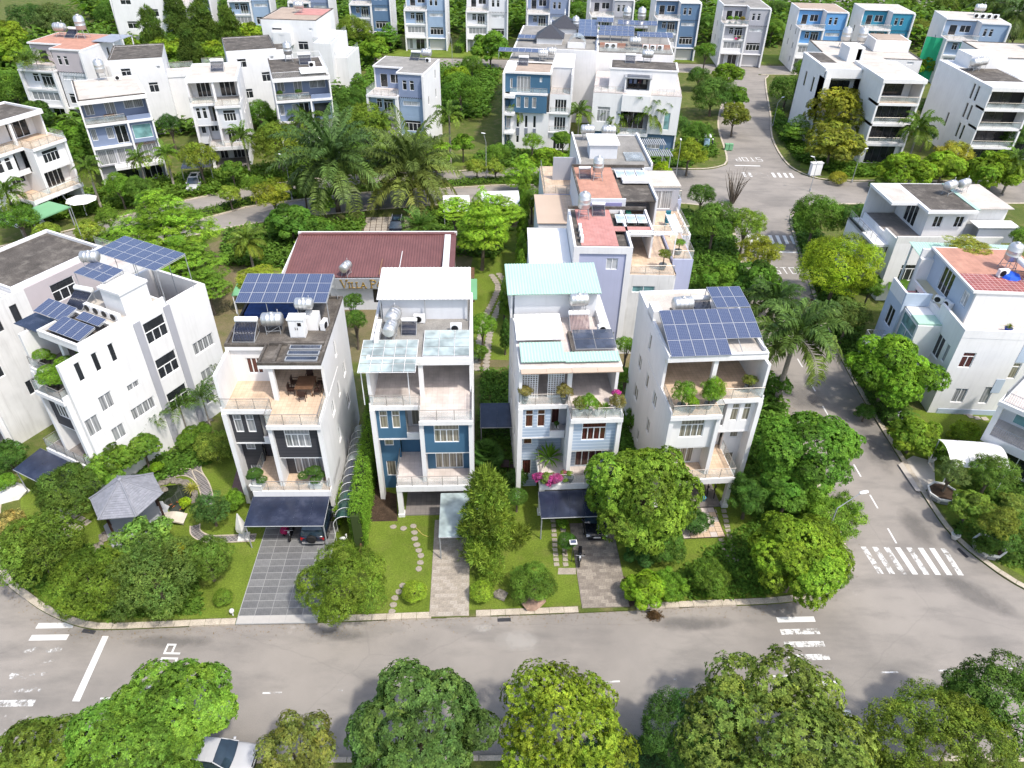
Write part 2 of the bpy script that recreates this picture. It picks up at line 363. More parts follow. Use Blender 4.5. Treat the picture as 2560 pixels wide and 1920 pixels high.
# ---------------------------------------------------------------- houses: local frame x along the front, y into the depth, z up
class House:
 def __init__(s,name,label,x,y,yaw,W=7.4,D=12.0,mir=False,short='villa',cat='house',z=0.12):
  s.W,s.D,s.mir,s.short=W,D,mir,short
  s.root=thing(name,label,cat,(x,y,z),R(yaw))
  s.x,s.y,s.yaw,s.z=x,y,R(yaw),z
 def X(s,x):return s.W-x if s.mir else x
 def world(s,x,y,z=0.0):
  x=s.X(x);c,q=math.cos(s.yaw),math.sin(s.yaw)
  return(s.x+x*c-y*q,s.y+x*q+y*c,s.z+z)
 def box(s,name,mat,x0,x1,y0,y1,z0,z1,parent=None):
  return MB().box(s.X(x0),s.X(x1),y0,y1,z0,z1).build(name,mat,parent or s.root)
 def wall(s,face,d,u0,u1,z0,z1,mat,wins=(),th=0.22,name='wall',bars=True):
  """wall slab whose outer face is at d; wins: (u0,u1,z0,z1,panes,glass[,transom]) openings with a recessed window each"""
  if face in 'LR' and s.mir:face='R' if face=='L' else 'L'
  mirx=s.mir and face in 'FB'
  def P(u,w_):
   if face in 'FB':
    return(s.W-u if mirx else u),(d+w_ if face=='F' else d-w_)
   dd=s.X(d)
   return(dd+w_ if face=='L' else dd-w_),u
  us=sorted({u0,u1,*[q for w_ in wins for q in w_[:2]]});zs=sorted({z0,z1,*[q for w_ in wins for q in w_[2:4]]})
  b=MB()
  def bx(bb,a0,a1,w0,w1,c0,c1):
   p,q=P(a0,w0),P(a1,w1);bb.box(p[0],q[0],p[1],q[1],c0,c1)
  for j in range(len(zs)-1):
   run=None
   for i in range(len(us)):
    solid=i<len(us)-1 and not any(w_[0]<=us[i]+1e-6 and us[i+1]<=w_[1]+1e-6 and w_[2]<=zs[j]+1e-6 and zs[j+1]<=w_[3]+1e-6 for w_ in wins)
    if solid and run is None:run=us[i]
    if not solid and run is not None:bx(b,run,us[i],0,th,zs[j],zs[j+1]);run=None
  o=b.build(name,mat,s.root)
  for w_ in wins:
   a0,a1,c0,c1,n,g=w_[:6];tr=w_[6]if len(w_)>6 else 0
   if g is None:continue
   f=MB();t=0.055;i0,i1=0.05,0.12
   bx(f,a0,a1,i0,i1,c0,c0+t);bx(f,a0,a1,i0,i1,c1-t,c1)
   bx(f,a0,a0+t,i0,i1,c0+t,c1-t);bx(f,a1-t,a1,i0,i1,c0+t,c1-t)
   top=c1-t
   if tr:
    top=c1-tr;bx(f,a0+t,a1-t,i0,i1,top-t,top)
   for k in range(1,n):
    m=a0+(a1-a0)*k/n;bx(f,m-t*0.6,m+t*0.6,i0,i1,c0+t,top-(t if tr else 0))
   wn=f.build('window',FRAME if g is not GDKF else IRON,s.root)
   gl=GDARK if g is GDKF else g
   for k in range(n if n<=4 else 1):
    nn=n if n<=4 else 1
    p=MB();bx(p,a0+(a1-a0)*k/nn,a0+(a1-a0)*(k+1)/nn,0.10,0.14,c0+0.01,c1-0.01)
    p.build('pane',gl,wn)
  return o
 def railing(s,pts,z,h=0.95,glass=True,posts=1.2,mat=None,bars=False):
  mat=mat or RAIL
  pts=[(s.X(x),y)for x,y in pts];b=MB();g=[]
  for(x0,y0),(x1,y1)in zip(pts,pts[1:]):
   L=math.hypot(x1-x0,y1-y0);n=max(1,round(L/posts))
   b.tube((x0,y0,z+h),(x1,y1,z+h),0.028,n=6)
   if bars:
    k=int(L/0.16)
    for i in range(k+1):t=i/k;b.tube((x0+(x1-x0)*t,y0+(y1-y0)*t,z),(x0+(x1-x0)*t,y0+(y1-y0)*t,z+h),0.014,n=4,cap=False)
    b.tube((x0,y0,z+0.08),(x1,y1,z+0.08),0.02,n=4)
    continue
   for i in range(n+1):
    t=i/n;b.tube((x0+(x1-x0)*t,y0+(y1-y0)*t,z),(x0+(x1-x0)*t,y0+(y1-y0)*t,z+h),0.022,n=5)
   g.append(((x0,y0),(x1,y1)))
  r=b.build('railing',mat,s.root)
  if glass:
   for(x0,y0),(x1,y1)in g:
    q=MB();dx,dy=x1-x0,y1-y0;L=math.hypot(dx,dy);nx,ny=-dy/L*0.006,dx/L*0.006
    q.prism([(x0+nx,y0+ny),(x1+nx,y1+ny),(x1-nx,y1-ny),(x0-nx,y0-ny)],z+0.10,z+h-0.12)
    q.build('glass_panel',GRAIL,r)
  return r
 def sheet(s,name,mat,x0,x1,y0,z0,y1,z1,pitch=0.25,amp=0.022,along='y',th=0.02):
  """corrugated sheet roof sloping from (y0,z0) to (y1,z1)"""
  x0,x1=sorted((s.X(x0),s.X(x1)));b=MB();n=max(2,int((x1-x0)/pitch*2))
  for k in range(n):
   a0=x0+(x1-x0)*k/n;a1=x0+(x1-x0)*(k+1)/n
   e0=amp if k%2 else-amp;e1=-e0
   b.quad((a0,y0,z0+e0),(a1,y0,z0+e1),(a1,y1,z1+e1),(a0,y1,z1+e0))
  b.box(x0,x1,y0+0.01,y1-0.01,min(z0,z1)-0.06,min(z0,z1)-0.05)if abs(z1-z0)<1e-6 else b.quad((x0,y0,z0-0.05),(x0,y1,z1-0.05),(x1,y1,z1-0.05),(x1,y0,z0-0.05))
  return b.build(name,mat,s.root)
 def poly(s,name,mat,pts,z0,z1):
  return MB().prism([(s.X(x),y)for x,y in(pts[::-1]if s.mir else pts)],z0,z1).build(name,mat,s.root)
GDKF='dark-framed'
# ---------------------------------------------------------------- roof equipment (things of their own)
_proto={}
def proto(key,fn):
 if key not in _proto:_proto[key]=fn()
 return _proto[key]
def place(name,label,cat,parts,loc,rz=0.0,group=None,sc=1.0):
 t=thing(name,label,cat,loc,rz,group);t.scale=(sc,sc,sc)
 def rec(ps,par):
  for nm,me,*kids in ps:
   o=link(nm,me,par)
   if kids:rec(kids[0],o)
 rec(parts,t);return t
def tank_h():
 b=MB();r=0.62;b.lathe([(0.12,-0.98),(0.42,-0.94),(r*0.95,-0.82),(r,-0.74),(r,-0.4),(r*1.025,-0.38),(r,-0.36),(r,0),(r*1.025,0.02),(r,0.04),(r,0.4),(r*1.025,0.42),(r,0.44),(r,0.74),(r*0.95,0.82),(0.42,0.94),(0.12,0.98)],20,axis='X',o=(0,0,1.35))
 body=b.mesh('tank_body',STEEL,True)
 c=MB();c.lathe([(0.2,0),(0.22,0.06),(0.05,0.12)],12,o=(0,0,1.95));c.tube((0.6,0,1.9),(0.6,0,2.35),0.03,n=6)
 st=MB()
 for sx in(-0.62,0.62):
  for sy in(-0.45,0.45):st.tube((sx,sy,0),(sx,sy*0.85,1.0),0.03,n=5)
  st.tube((sx,-0.5,0.88),(sx,0.5,0.88),0.035,n=5)
 for sy in(-0.42,0.42):st.tube((-0.62,sy,0.35),(0.62,sy,0.35),0.022,n=5);st.tube((-0.62,sy,0.1),(0.62,sy,0.85),0.016,n=5)
 return[('tank_body',body,[('lid',c.mesh('lid',STEEL,True))]),('stand',st.mesh('stand',GMETAL))]
def tank_v():
 b=MB();r=0.55;b.lathe([(0.45,0.9),(r,1.0),(r,1.35),(r*1.03,1.37),(r,1.39),(r,1.75),(r*1.03,1.77),(r,1.79),(r,2.1),(0.42,2.3),(0.15,2.38)],20)
 c=MB();c.lathe([(0.17,2.37),(0.18,2.45),(0.04,2.5)],12)
 st=MB()
 for k in range(4):
  a=math.pi/4+k*math.pi/2;x,y=0.62*math.cos(a),0.62*math.sin(a);x2,y2=0.62*math.cos(a+math.pi/2),0.62*math.sin(a+math.pi/2)
  st.tube((x*1.1,y*1.1,0),(x*0.8,y*0.8,0.95),0.03,n=5);st.tube((x,y,0.35),(x2,y2,0.35),0.02,n=5);st.tube((x*.8,y*.8,0.9),(x2*.8,y2*.8,0.9),0.03,n=5)
 return[('tank_body',b.mesh('tank_body',STEEL,True),[('lid',c.mesh('lid',STEEL,True))]),('stand',st.mesh('stand',GMETAL))]
def heater(colmat):
 b=MB();b.lathe([(0.05,-0.85),(0.2,-0.83),(0.22,-0.78),(0.22,0.78),(0.2,0.83),(0.05,0.85)],16,axis='X',o=(0,0.75,1.05))
 c=MB();n=14
 for k in range(n):
  x=-0.72+1.44*k/(n-1);c.tube((x,0.66,0.92),(x,-0.75,0.12),0.042,n=6)
 f=MB()
 for sx in(-0.78,0.78):
  f.tube((sx,-0.8,0.08),(sx,0.7,0.9),0.025,n=5);f.tube((sx,0.75,0),(sx,0.75,0.9),0.025,n=5);f.tube((sx,-0.8,0),(sx,0.75,0.03),0.02,n=5)
 f.tube((-0.78,-0.8,0.08),(0.78,-0.8,0.08),0.025,n=5)
 return[('storage_drum',b.mesh('storage_drum',WMETAL,True)),('collector_tubes',c.mesh('collector_tubes',colmat,True)),('stand',f.mesh('stand',GMETAL))]
def ac():
 b=MB();b.box(-0.42,0.42,-0.16,0.16,0.06,0.68)
 f=MB();f.lathe([(0.26,-0.19),(0.26,-0.165)],20,axis='Y',o=(-0.1,0,0.37))
 for k in range(6):a=k*math.pi/3;f.tube((-0.1,-0.195,0.37),(-0.1+0.25*math.cos(a),-0.195,0.37+0.25*math.sin(a)),0.012,n=4)
 s=MB();s.box(-0.38,-0.28,-0.18,0.18,0,0.06).box(0.28,0.38,-0.18,0.18,0,0.06)
 return[('casing',b.mesh('casing',WMETAL),[('fan_grille',f.mesh('fan_grille',BLACK))]),('feet',s.mesh('feet',GMETAL))]
def flatcol():
 """flat solar collector with drum, seen as white-framed panel"""
 b=MB();b.box(-0.5,0.5,-1.0,1.0,0.25,0.33);g=MB();g.box(-0.44,0.44,-0.94,0.94,0.331,0.34)
 s=MB()
 for x in(-0.45,0.45):
  for y in(-0.9,0.9):s.tube((x,y,0),(x,y,0.26),0.03,n=5)
 return[('casing',b.mesh('casing',WMETAL),[('glass',g.mesh('glass',GPOLYC))]),('legs',s.mesh('legs',GMETAL))]
GPOLYC=glass_mat('pale_collector_glass',(0.42,0.50,0.56),0.15)
def put(kind,label,h,x,y,z,rz=0.0,sc=1.0,group=None):
 """kind of roof equipment standing on house h at local x,y,z"""
 sc*=.82 if kind in('tank_h','tank_v')else 1
 loc=h.world(x,y,z)if isinstance(h,House)else(x,y,z)
 yaw=(h.yaw if isinstance(h,House)else 0)+R(rz)
 nm,cat,fn={'tank_h':('water_tank','water tank',tank_h),'tank_v':('water_tank','water tank',tank_v),'heater':('solar_water_heater','water heater',lambda:heater(CANOPY)),'heater_w':('solar_water_heater','water heater',lambda:heater(PINKT)),'ac':('air_conditioner_unit','air conditioner',ac),'flat':('skylight_panel','skylight',flatcol)}[kind]
 return place(nm,label,cat,proto(kind,fn),loc,yaw,group,sc)
PINKT=M('dull_pink_tubes',(0.33,0.24,0.23),0.4)
ALU=M('panel_frame',(0.40,0.41,0.43),0.4)
_pan={}
def solar_panel_mesh(w_,h_):
 k=(round(w_,2),round(h_,2))
 if k not in _pan:
  me=bpy.data.meshes.new('solar_panel');t=0.04;e=0.016
  v=[(0,0,0),(w_,0,0),(w_,h_,0),(0,h_,0),(0,0,t),(w_,0,t),(w_,h_,t),(0,h_,t),(e,e,t),(w_-e,e,t),(w_-e,h_-e,t),(e,h_-e,t)]
  f=[(0,3,2,1),(0,1,5,4),(1,2,6,5),(2,3,7,6),(3,0,4,7),(4,5,9,8),(5,6,10,9),(6,7,11,10),(7,4,8,11),(8,9,10,11)]
  me.from_pydata(v,[],f);me.materials.append(ALU);me.materials.append(SOLAR)
  me.polygons[9].material_index=1
  uv=me.uv_layers.new(name='UVMap')
  for li,c in zip(me.polygons[9].loop_indices,((0,0),(1,0),(1,1),(0,1))):uv.data[li].uv=c
  _pan[k]=me
 return _pan[k]
def solar_array(label,loc,rz,nx,ny,pw,ph,tilt,skip=(),gap=0.018,legs=0.0,name='solar_array',group=None,tilts=None,stand=None):
 """rows of panels in a plane rising backwards by tilt; loc = front left corner"""
 t=thing(name,label,'solar panels',loc,rz,group)
 y=z=0.0
 for j in range(ny):
  tl=R(tilts[j]if tilts else tilt)
  for i in range(nx):
   if(i,j)in skip:continue
   o=link('solar_panel',solar_panel_mesh(pw,ph),t,(i*(pw+gap),y,z));o.rotation_euler=(tl,0,0)
  y+=(ph+gap)*math.cos(tl);z+=(ph+gap)*math.sin(tl)
 f=MB();Wt=nx*(pw+gap)
 f.tube((0,0.1,-0.05),(Wt,0.1,-0.05),0.03,n=5);f.tube((0,y-0.1,z-0.07),(Wt,y-0.1,z-0.07),0.03,n=5)
 k=max(2,nx//2+1)
 for i in range(k):
  x=Wt*i/(k-1);f.tube((x,0.05,-0.06),(x,y-0.05,z-0.08),0.028,n=5)
  if legs:f.tube((x,0.1,-legs),(x,0.1,-0.05),0.03,n=5);f.tube((x,y-0.1,-legs),(x,y-0.1,z-0.06),0.03,n=5)
 f.build('support_frame',GMETAL,t)
 return t
# ---------------------------------------------------------------- foliage meshes (numpy)
def np_mesh(name,V,Fq,tint,mat):
 """V (n,3), Fq (m,4) quads, tint (n,3)"""
 me=bpy.data.meshes.new(name);n,m=len(V),len(Fq)
 me.vertices.add(n);me.vertices.foreach_set('co',np.ascontiguousarray(V,dtype=np.float32).ravel())
 me.loops.add(m*4);me.loops.foreach_set('vertex_index',np.ascontiguousarray(Fq,dtype=np.int32).ravel())
 me.polygons.add(m);me.polygons.foreach_set('loop_start',np.arange(0,m*4,4,dtype=np.int32));me.polygons.foreach_set('loop_total',np.full(m,4,dtype=np.int32))
 at=me.attributes.new('tint','FLOAT_COLOR','POINT')
 c=np.ones((n,4),dtype=np.float32);c[:,:3]=tint;at.data.foreach_set('color',c.ravel())
 me.materials.append(mat);me.update(calc_edges=True);return me
def frames(N,rng):
 """random tangent frames around normals N -> (n,3,3) columns t,b,n"""
 r=rng.normal(size=N.shape);t=r-(r*N).sum(1,keepdims=True)*N;t/=np.linalg.norm(t,axis=1,keepdims=True)+1e-9
 b=np.cross(N,t);return np.stack([t,b,N],axis=2)
def cluster(kind,rng):
 """leaf quads of one cluster in its own frame (z outward), unit size; returns (k,4,3)"""
 Q=[]
 def leaf(base,d,L,wd,droop,up=np.array([0,0,1.0])):
  d=d/np.linalg.norm(d);s=np.cross(d,up);s/=np.linalg.norm(s)+1e-9
  base=np.array(base,float);mid=base+d*L*0.5;tip=base+d*L+np.array([0,0,-droop*L])
  Q.append([base,mid-s*wd*L,tip,mid+s*wd*L])
 if kind=='whorl':
  for k in range(8):
   a=2*math.pi*k/8+rng.uniform(-.2,.2);e=rng.uniform(0.0,0.7)
   leaf((0,0,0),np.array([math.cos(a)*math.cos(e),math.sin(a)*math.cos(e),math.sin(e)]),rng.uniform(.8,1.15),0.185,0.35)
 elif kind=='fine':
  for k in range(7):
   d=rng.normal(size=3);d[2]=abs(d[2])*0.5
   leaf(rng.normal(size=3)*0.28,d,rng.uniform(.7,1.1),0.19,0.3)
 elif kind=='clump':
  for k in range(7):
   d=rng.normal(size=3);d[2]=abs(d[2])*0.45
   leaf(rng.normal(size=3)*0.42,d,rng.uniform(.5,.8),0.33,0.2)
 elif kind=='weed':
  for k in range(5):
   d=rng.normal(size=3);d[2]=abs(d[2])*0.7
   leaf(rng.normal(size=3)*0.4,d,rng.uniform(.8,1.2),0.28,0.3)
 elif kind=='spray':
  for k in range(8):
   t=k/7;sgn=1 if k%2 else-1
   leaf((t*1.3-.5,0,0.1-.18*t),np.array([0.45,sgn,0.1]),0.65*(1.1-0.55*t),0.30,0.15)
 elif kind=='needle':
  for k in range(8):
   d=rng.normal(size=3);d[2]=abs(d[2])+0.4
   leaf(rng.normal(size=3)*0.2,d,rng.uniform(.8,1.4),0.085,0.05)
 elif kind=='bamboo':
  for k in range(7):
   d=rng.normal(size=3);d[2]=d[2]*.4+.15
   leaf(rng.normal(size=3)*0.25,d,rng.uniform(.8,1.3),0.13,0.55)
 return np.array(Q)
def scatter(name,pts,nrm,size,kind,seed,tvar=0.40,hue=0.08,upmix=0.45,puff_id=None):
 rng=np.random.default_rng(seed);n=len(pts)
 var=[cluster(kind,rng)for _ in range(5)]
 N=nrm+np.array([0,0,upmix]);N/=np.linalg.norm(N,axis=1,keepdims=True)+1e-9
 Fm=frames(N,rng);sz=size*rng.uniform(.75,1.3,n)
 Vs,Ts=[],[];pick=rng.integers(0,5,n)
 pt=rng.normal(0,1,400)
 for k in range(5):
  i=np.nonzero(pick==k)[0];Q=var[k];m=len(Q)
  loc=np.einsum('nij,kqj->nkqi',Fm[i],Q)*sz[i][:,None,None,None]+pts[i][:,None,None,:]
  Vs.append(loc.reshape(-1,3))
  b=1+tvar*rng.normal(0,.55,(len(i),1))+tvar*rng.normal(0,.35,(len(i),m))
  if puff_id is not None:b=b+tvar*.5*pt[puff_id[i]%400][:,None]
  h=hue*rng.normal(0,.6,(len(i),1))*np.ones((1,m))
  if puff_id is not None:h=h+hue*.5*pt[(puff_id[i]+177)%400][:,None]
  b=np.clip(b,.35,1.8)
  c=np.stack([b*(1+h),b,b*(1-.5*h)],axis=2)
  Ts.append(np.repeat(np.clip(c,0.05,2.5).reshape(-1,3),4,axis=0))
 V=np.concatenate(Vs);T=np.concatenate(Ts)
 return np_mesh(name,V,np.arange(len(V)).reshape(-1,4),T,LEAF)
def crown_points(rng,puffs,dens,keep_in=0.72,shell=(0.75,1.05),down=-0.45):
 """puffs: (cx,cy,cz,rx,rz); points on puff shells that are not deep inside another puff"""
 P,Nn,I=[],[],[]
 pc=np.array([p[:3]for p in puffs]);pr=np.array([[p[3],p[3],p[4]]for p in puffs])
 for k,p in enumerate(puffs):
  m=int(dens*(p[3]*(p[3]+p[4])/2))+6
  d=rng.normal(size=(m*2,3));d/=np.linalg.norm(d,axis=1,keepdims=True);d=d[d[:,2]>down][:m]
  r=rng.uniform(*shell,(len(d),1));q=pc[k]+d*r*pr[k]
  inside=np.zeros(len(q),bool)
  for j in range(len(puffs)):
   if j!=k:inside|=(((q-pc[j])/pr[j])**2).sum(1)<keep_in**2
  q,d=q[~inside],d[~inside];P.append(q);Nn.append(d);I.append(np.full(len(q),k))
 return np.concatenate(P),np.concatenate(Nn),np.concatenate(I)
def make_puffs(rng,shape,n):
 out=[]
 if shape in('round','broad','loose','ball','egg'):
  for k in range(n):
   i=k+0.5;z=1-1.55*i/n;a=i*2.39996+rng.uniform(-.35,.35);r=math.sqrt(max(0,1-z*z))
   rad=rng.uniform(.46,.86)if shape!='loose' else rng.uniform(.42,.98)
   if shape=='ball':rad=.55
   s=rng.uniform(.20,.42)if shape!='ball' else.45
   if shape=='egg':rad*=1.0-.25*max(0,z)
   out.append((r*rad*math.cos(a),r*rad*math.sin(a),z*rad*(1.05 if shape=='egg' else.9),s,s*rng.uniform(.65,.95)))
  out.append((0,0,0,.62,.6))
 elif shape=='layered':
  for j,(zz,rr)in enumerate(((-.55,1.0),(-.2,.95),(.12,.8),(.42,.6),(.72,.38),(.95,.18))):
   m=max(3,int(n*rr*.32))
   for k in range(m):
    a=2*math.pi*k/m+rng.uniform(-.3,.3)+j;q=rr*rng.uniform(.45,.8)
    out.append((q*math.cos(a),q*math.sin(a),zz+rng.uniform(-.08,.08),rr*.36+.08,.12))
 elif shape=='cone':
  for k in range(n):
   t=(k+.5)/n;zz=-0.95+1.9*t;rr=(.74*(1-t)**.75+.06)*rng.uniform(.5,1.2);a=k*2.39996+rng.uniform(-.5,.5)
   out.append((rr*math.cos(a),rr*math.sin(a),zz+rng.uniform(-.12,.12),rng.uniform(.14,.30),rng.uniform(.10,.2)))
  for k in range(6):out.append((0,0,-.75+.26*k,.38-.04*k,.2))
 elif shape=='column':
  for k in range(n):
   t=(k+.5)/n;zz=-1+2*t;rr=math.sin(math.pi*(0.12+.86*t)**.8)*.55+.05;a=k*2.39996
   out.append((rr*math.cos(a),rr*math.sin(a),zz,.42*(1.05-.5*t),.16))
 return out
CROWN={'mango':('round',26,1150,.090,'whorl'),'mango2':('broad',30,1150,.090,'whorl'),'round':('round',30,1250,.078,'clump'),'round2':('egg',26,1250,.078,'clump'),'big':('broad',40,1450,.066,'fine'),'loose':('loose',40,1000,.074,'fine'),'loosew':('loose',40,900,.078,'whorl'),'layered':('layered',32,1300,.072,'spray'),'ball':('ball',24,900,.090,'clump'),'cone':('cone',70,1250,.112,'needle'),'column':('column',40,900,.095,'spray'),'bamboo':('loose',34,900,.098,'bamboo'),'shrub':('round',20,800,.110,'fine')}
_crowns={}
def crown_mesh(kind,var=0,hi=False):
 k=(kind,var,hi)
 if k not in _crowns:
  shape,n,dens,size,cl=CROWN[kind]
  rng=np.random.default_rng(sum(map(ord,kind))*13+var*101+5)
  puffs=make_puffs(rng,shape,int(n*(1.35 if hi else 1)))
  if hi:dens*=1.8;size*=0.68
  P,N,I=crown_points(rng,puffs,dens,shell=(.62,1.05)if shape in('loose','cone')else(.8,1.05))
  _crowns[k]=scatter('crown',P,N,size,cl,11+var,puff_id=I,upmix=.9 if shape=='layered' else.45)
 return _crowns[k]
def trunk_mesh(h,r,spread,seed,limbs=5,mat=None,top=None):
 rng=random.Random(seed);b=MB();lean=(rng.uniform(-.06,.06)*h,rng.uniform(-.06,.06)*h)
 fork=h*rng.uniform(.45,.6)if limbs else h;top=top or h
 pts=[(0,0,-.12,r*1.35),(lean[0]*.3,lean[1]*.3,fork*.35,r),(lean[0]*.7,lean[1]*.7,fork,r*.8),(lean[0],lean[1],top,r*.35)]
 for p,q in zip(pts,pts[1:]):b.tube(p[:3],q[:3],p[3],q[3],7,False)
 for k in range(limbs):
  a=2*math.pi*k/limbs+rng.uniform(-.4,.4);e=rng.uniform(.45,.8)*spread;z0=fork*rng.uniform(.85,1.1)
  m=(lean[0]*.7+e*.5*math.cos(a),lean[1]*.7+e*.5*math.sin(a),z0+(h-fork)*.5)
  t=(lean[0]*.7+e*math.cos(a),lean[1]*.7+e*math.sin(a),z0+(h-fork)*rng.uniform(.8,1.15))
  b.tube((lean[0]*.7,lean[1]*.7,z0),m,r*.55,r*.36,6,False);b.tube(m,t,r*.36,r*.12,5,False)
 return b.mesh('trunk',mat or TRUNK,True)
_tn=[0]
def leafc(c):return(min(1,c[0]*1.55+.018),min(1,c[1]*1.55+.030),min(1,c[2]*1.5+.004),1)
def tree(label,x,y,kind,rx,ry,rz,zc,col,cat='tree',name='tree',base_z=0.12,hi=False,var=None,group=None,trunk=True):
 """x,y base; crown half-sizes rx, ry, rz centred at height zc"""
 _tn[0]+=1;i=_tn[0]
 rx,ry,rz=rx*.89,ry*.89,rz*.89
 t=thing(name,label,cat,(x,y,base_z),0,group)
 hi=hi and kind not in('layered','bamboo','cone')
 me=crown_mesh(kind,(i%2)if var is None else var,hi)
 o=link('crown',me,t,(0,0,zc),i*2.1%6.28);o.scale=(rx,ry,rz)
 o.color=leafc(col)
 if trunk:link('trunk',trunk_mesh(max(.4,zc),max(.03,min(.22,.035*rx+.03+.012*zc)),rx*.7,i,5),t)
 return t
GREENS=dict({'mid':(0.070,0.125,0.018),'dark':(0.035,0.078,0.016),'deep':(0.028,0.070,0.022),'bright':(0.115,0.190,0.014),'lime':(0.19,0.26,0.012),'olive':(0.105,0.120,0.022),'gold':(0.22,0.21,0.02),'yellow':(0.33,0.30,0.03),'rust':(0.16,0.12,0.03),'grey':(0.072,0.10,0.035),'fresh':(0.088,0.165,0.018),'brown':(0.14,0.115,0.045)})
def T(label,px,py,rpx,kind,col,zc=None,ry=1.0,rzf=0.85,**kw):
 """tree from the photograph: crown centre pixel (2212-wide frame), crown half-width in pixels; zc height of crown centre"""
 col=GREENS[col]if isinstance(col,str)else col
 r0=rpx*px_m(px,py,zc if zc else 3.0)
 if zc is None:zc=max(r0*rzf*1.05,1.0+r0*1.05)
 r=rpx*px_m(px,py,zc+.12);X,Y=GD(px,py,zc+.12)
 return tree(label,X,Y,kind,r,r*ry,r*rzf,zc,col,**kw)
# ---------------------------------------------------------------- palms
def frond(rng,L,leaflets,ll,el,droop,width=.1,vshape=.5,stiff=False):
 """one frond in the xz plane starting at the origin going +x; returns quads"""
 Q=[];n=10;pts=[];x=z=0.0;a=el
 for k in range(n+1):
  pts.append(np.array([x,0,z]));x+=L/n*math.cos(a);z+=L/n*math.sin(a);a-=droop/n*(0.5+k/n)
 pts=np.array(pts)
 for k in range(n):
  w0,w1=.03*L/3*(1-k/n)+.006,.03*L/3*(1-(k+1)/n)+.004
  Q.append([pts[k]+(0,-w0,0),pts[k+1]+(0,-w1,0),pts[k+1]+(0,w1,0),pts[k]+(0,w0,0)])
 for j in range(leaflets):
  t=.1+.9*(j+.5)/leaflets;k=min(n-1,int(t*n));f=t*n-k;p=pts[k]*(1-f)+pts[k+1]*f;d=pts[k+1]-pts[k];d/=np.linalg.norm(d)
  l=ll*math.sin(math.pi*(.12+.83*t))**.7*rng.uniform(.85,1.1)
  for sg in(-1,1):
   e=np.array([0,sg,0.])*.85+d*.6+np.array([0,0,vshape*rng.uniform(.4,1.2)-.2]);e/=np.linalg.norm(e)
   mid=p+e*l*.55;tip=p+e*l+np.array([0,0,-l*rng.uniform(.25,.7)]);s=d*width*l
   Q.append([p-s*.4,mid-s,tip,mid+s])
 return np.array(Q)
def palm_mesh(seed,n,L,leaflets,ll,els,droop,width=.07,vshape=.5,zstep=0.0,lvar=.15):
 rng=np.random.default_rng(seed);Vs,Ts=[],[]
 for k in range(n):
  t=k/max(1,n-1);el=els[0]+(els[1]-els[0])*t+rng.uniform(-.12,.12);a=k*2.39996+rng.uniform(-.25,.25)
  Q=frond(rng,L*rng.uniform(1-lvar,1+lvar),leaflets,ll,el,droop*rng.uniform(.8,1.25),width,vshape)
  c,s=math.cos(a),math.sin(a);Mx=np.array([[c,-s,0],[s,c,0],[0,0,1]]);q=Q@Mx.T+np.array([0,0,zstep*(1-t)])
  Vs.append(q.reshape(-1,3));b=rng.uniform(.75,1.2);age=t**2*.5
  tc=np.array([b*(1+age),b*(1+age*.25),b*(1-.3*age)])*np.clip(1+.18*rng.normal(size=(len(Q),1)),.5,1.6)
  Ts.append(np.repeat(tc,4,axis=0))
 V=np.concatenate(Vs);Tn=np.concatenate(Ts)
 return np_mesh('crown',V,np.arange(len(V)).reshape(-1,4),Tn,PLEAF)
def fan_mesh(seed,n,L):
 rng=np.random.default_rng(seed);Vs,Ts=[],[]
 for k in range(n):
  el=1.3-1.5*k/n;a=k*2.39996;st=rng.uniform(.5,.75)*L;d=np.array([math.cos(a)*math.cos(el),math.sin(a)*math.cos(el),math.sin(el)])
  s=np.cross(d,[0,0,1.]);s/=np.linalg.norm(s);u=np.cross(s,d);p=d*st;Q=[[-s*.012,p-s*.012,p+s*.012,s*.012]]
  for j in range(15):
   f=-1.9+3.8*j/14;e=d*math.cos(f)+s*math.sin(f)+u*.12;tip=p+e*L*.55-np.array([0,0,.10*L]);m=p+e*L*.3;q=np.cross(e,u);q/=np.linalg.norm(q)
   Q.append([p,m-q*.05*L,tip,m+q*.05*L])
  Q=np.array(Q);Vs.append(Q.reshape(-1,3));b=rng.uniform(.75,1.25);Ts.append(np.repeat(np.full((len(Q),3),b)*np.clip(1+.15*rng.normal(size=(len(Q),1)),.6,1.4),4,axis=0))
 V=np.concatenate(Vs);return np_mesh('crown',V,np.arange(len(V)).reshape(-1,4),np.concatenate(Ts),LEAF)
def spiky_mesh(seed,n,L,wd=.05):
 """rosette of straight strap leaves"""
 rng=np.random.default_rng(seed);Q=[];T_=[]
 for k in range(n):
  a=k*2.39996;el=1.35-1.25*k/n;d=np.array([math.cos(a)*math.cos(el),math.sin(a)*math.cos(el),math.sin(el)]);s=np.cross(d,[0,0,1.]);s/=np.linalg.norm(s);l=L*rng.uniform(.8,1.1)
  m=d*l*.55;tip=d*l-np.array([0,0,.22*l*math.cos(el)]);Q.append([-s*wd*L*.6,m-s*wd*L,tip,m+s*wd*L]);Q.append([s*wd*L*.6,m+s*wd*L*.2,tip+[0,0,.03],m-s*wd*L*.2]);T_+=[rng.uniform(.7,1.25)]*2
 Q=np.array(Q);return np_mesh('leaves',Q.reshape(-1,3),np.arange(len(Q)*4).reshape(-1,4),np.repeat(np.array(T_)[:,None]*np.ones((1,3)),4,axis=0),LEAF)
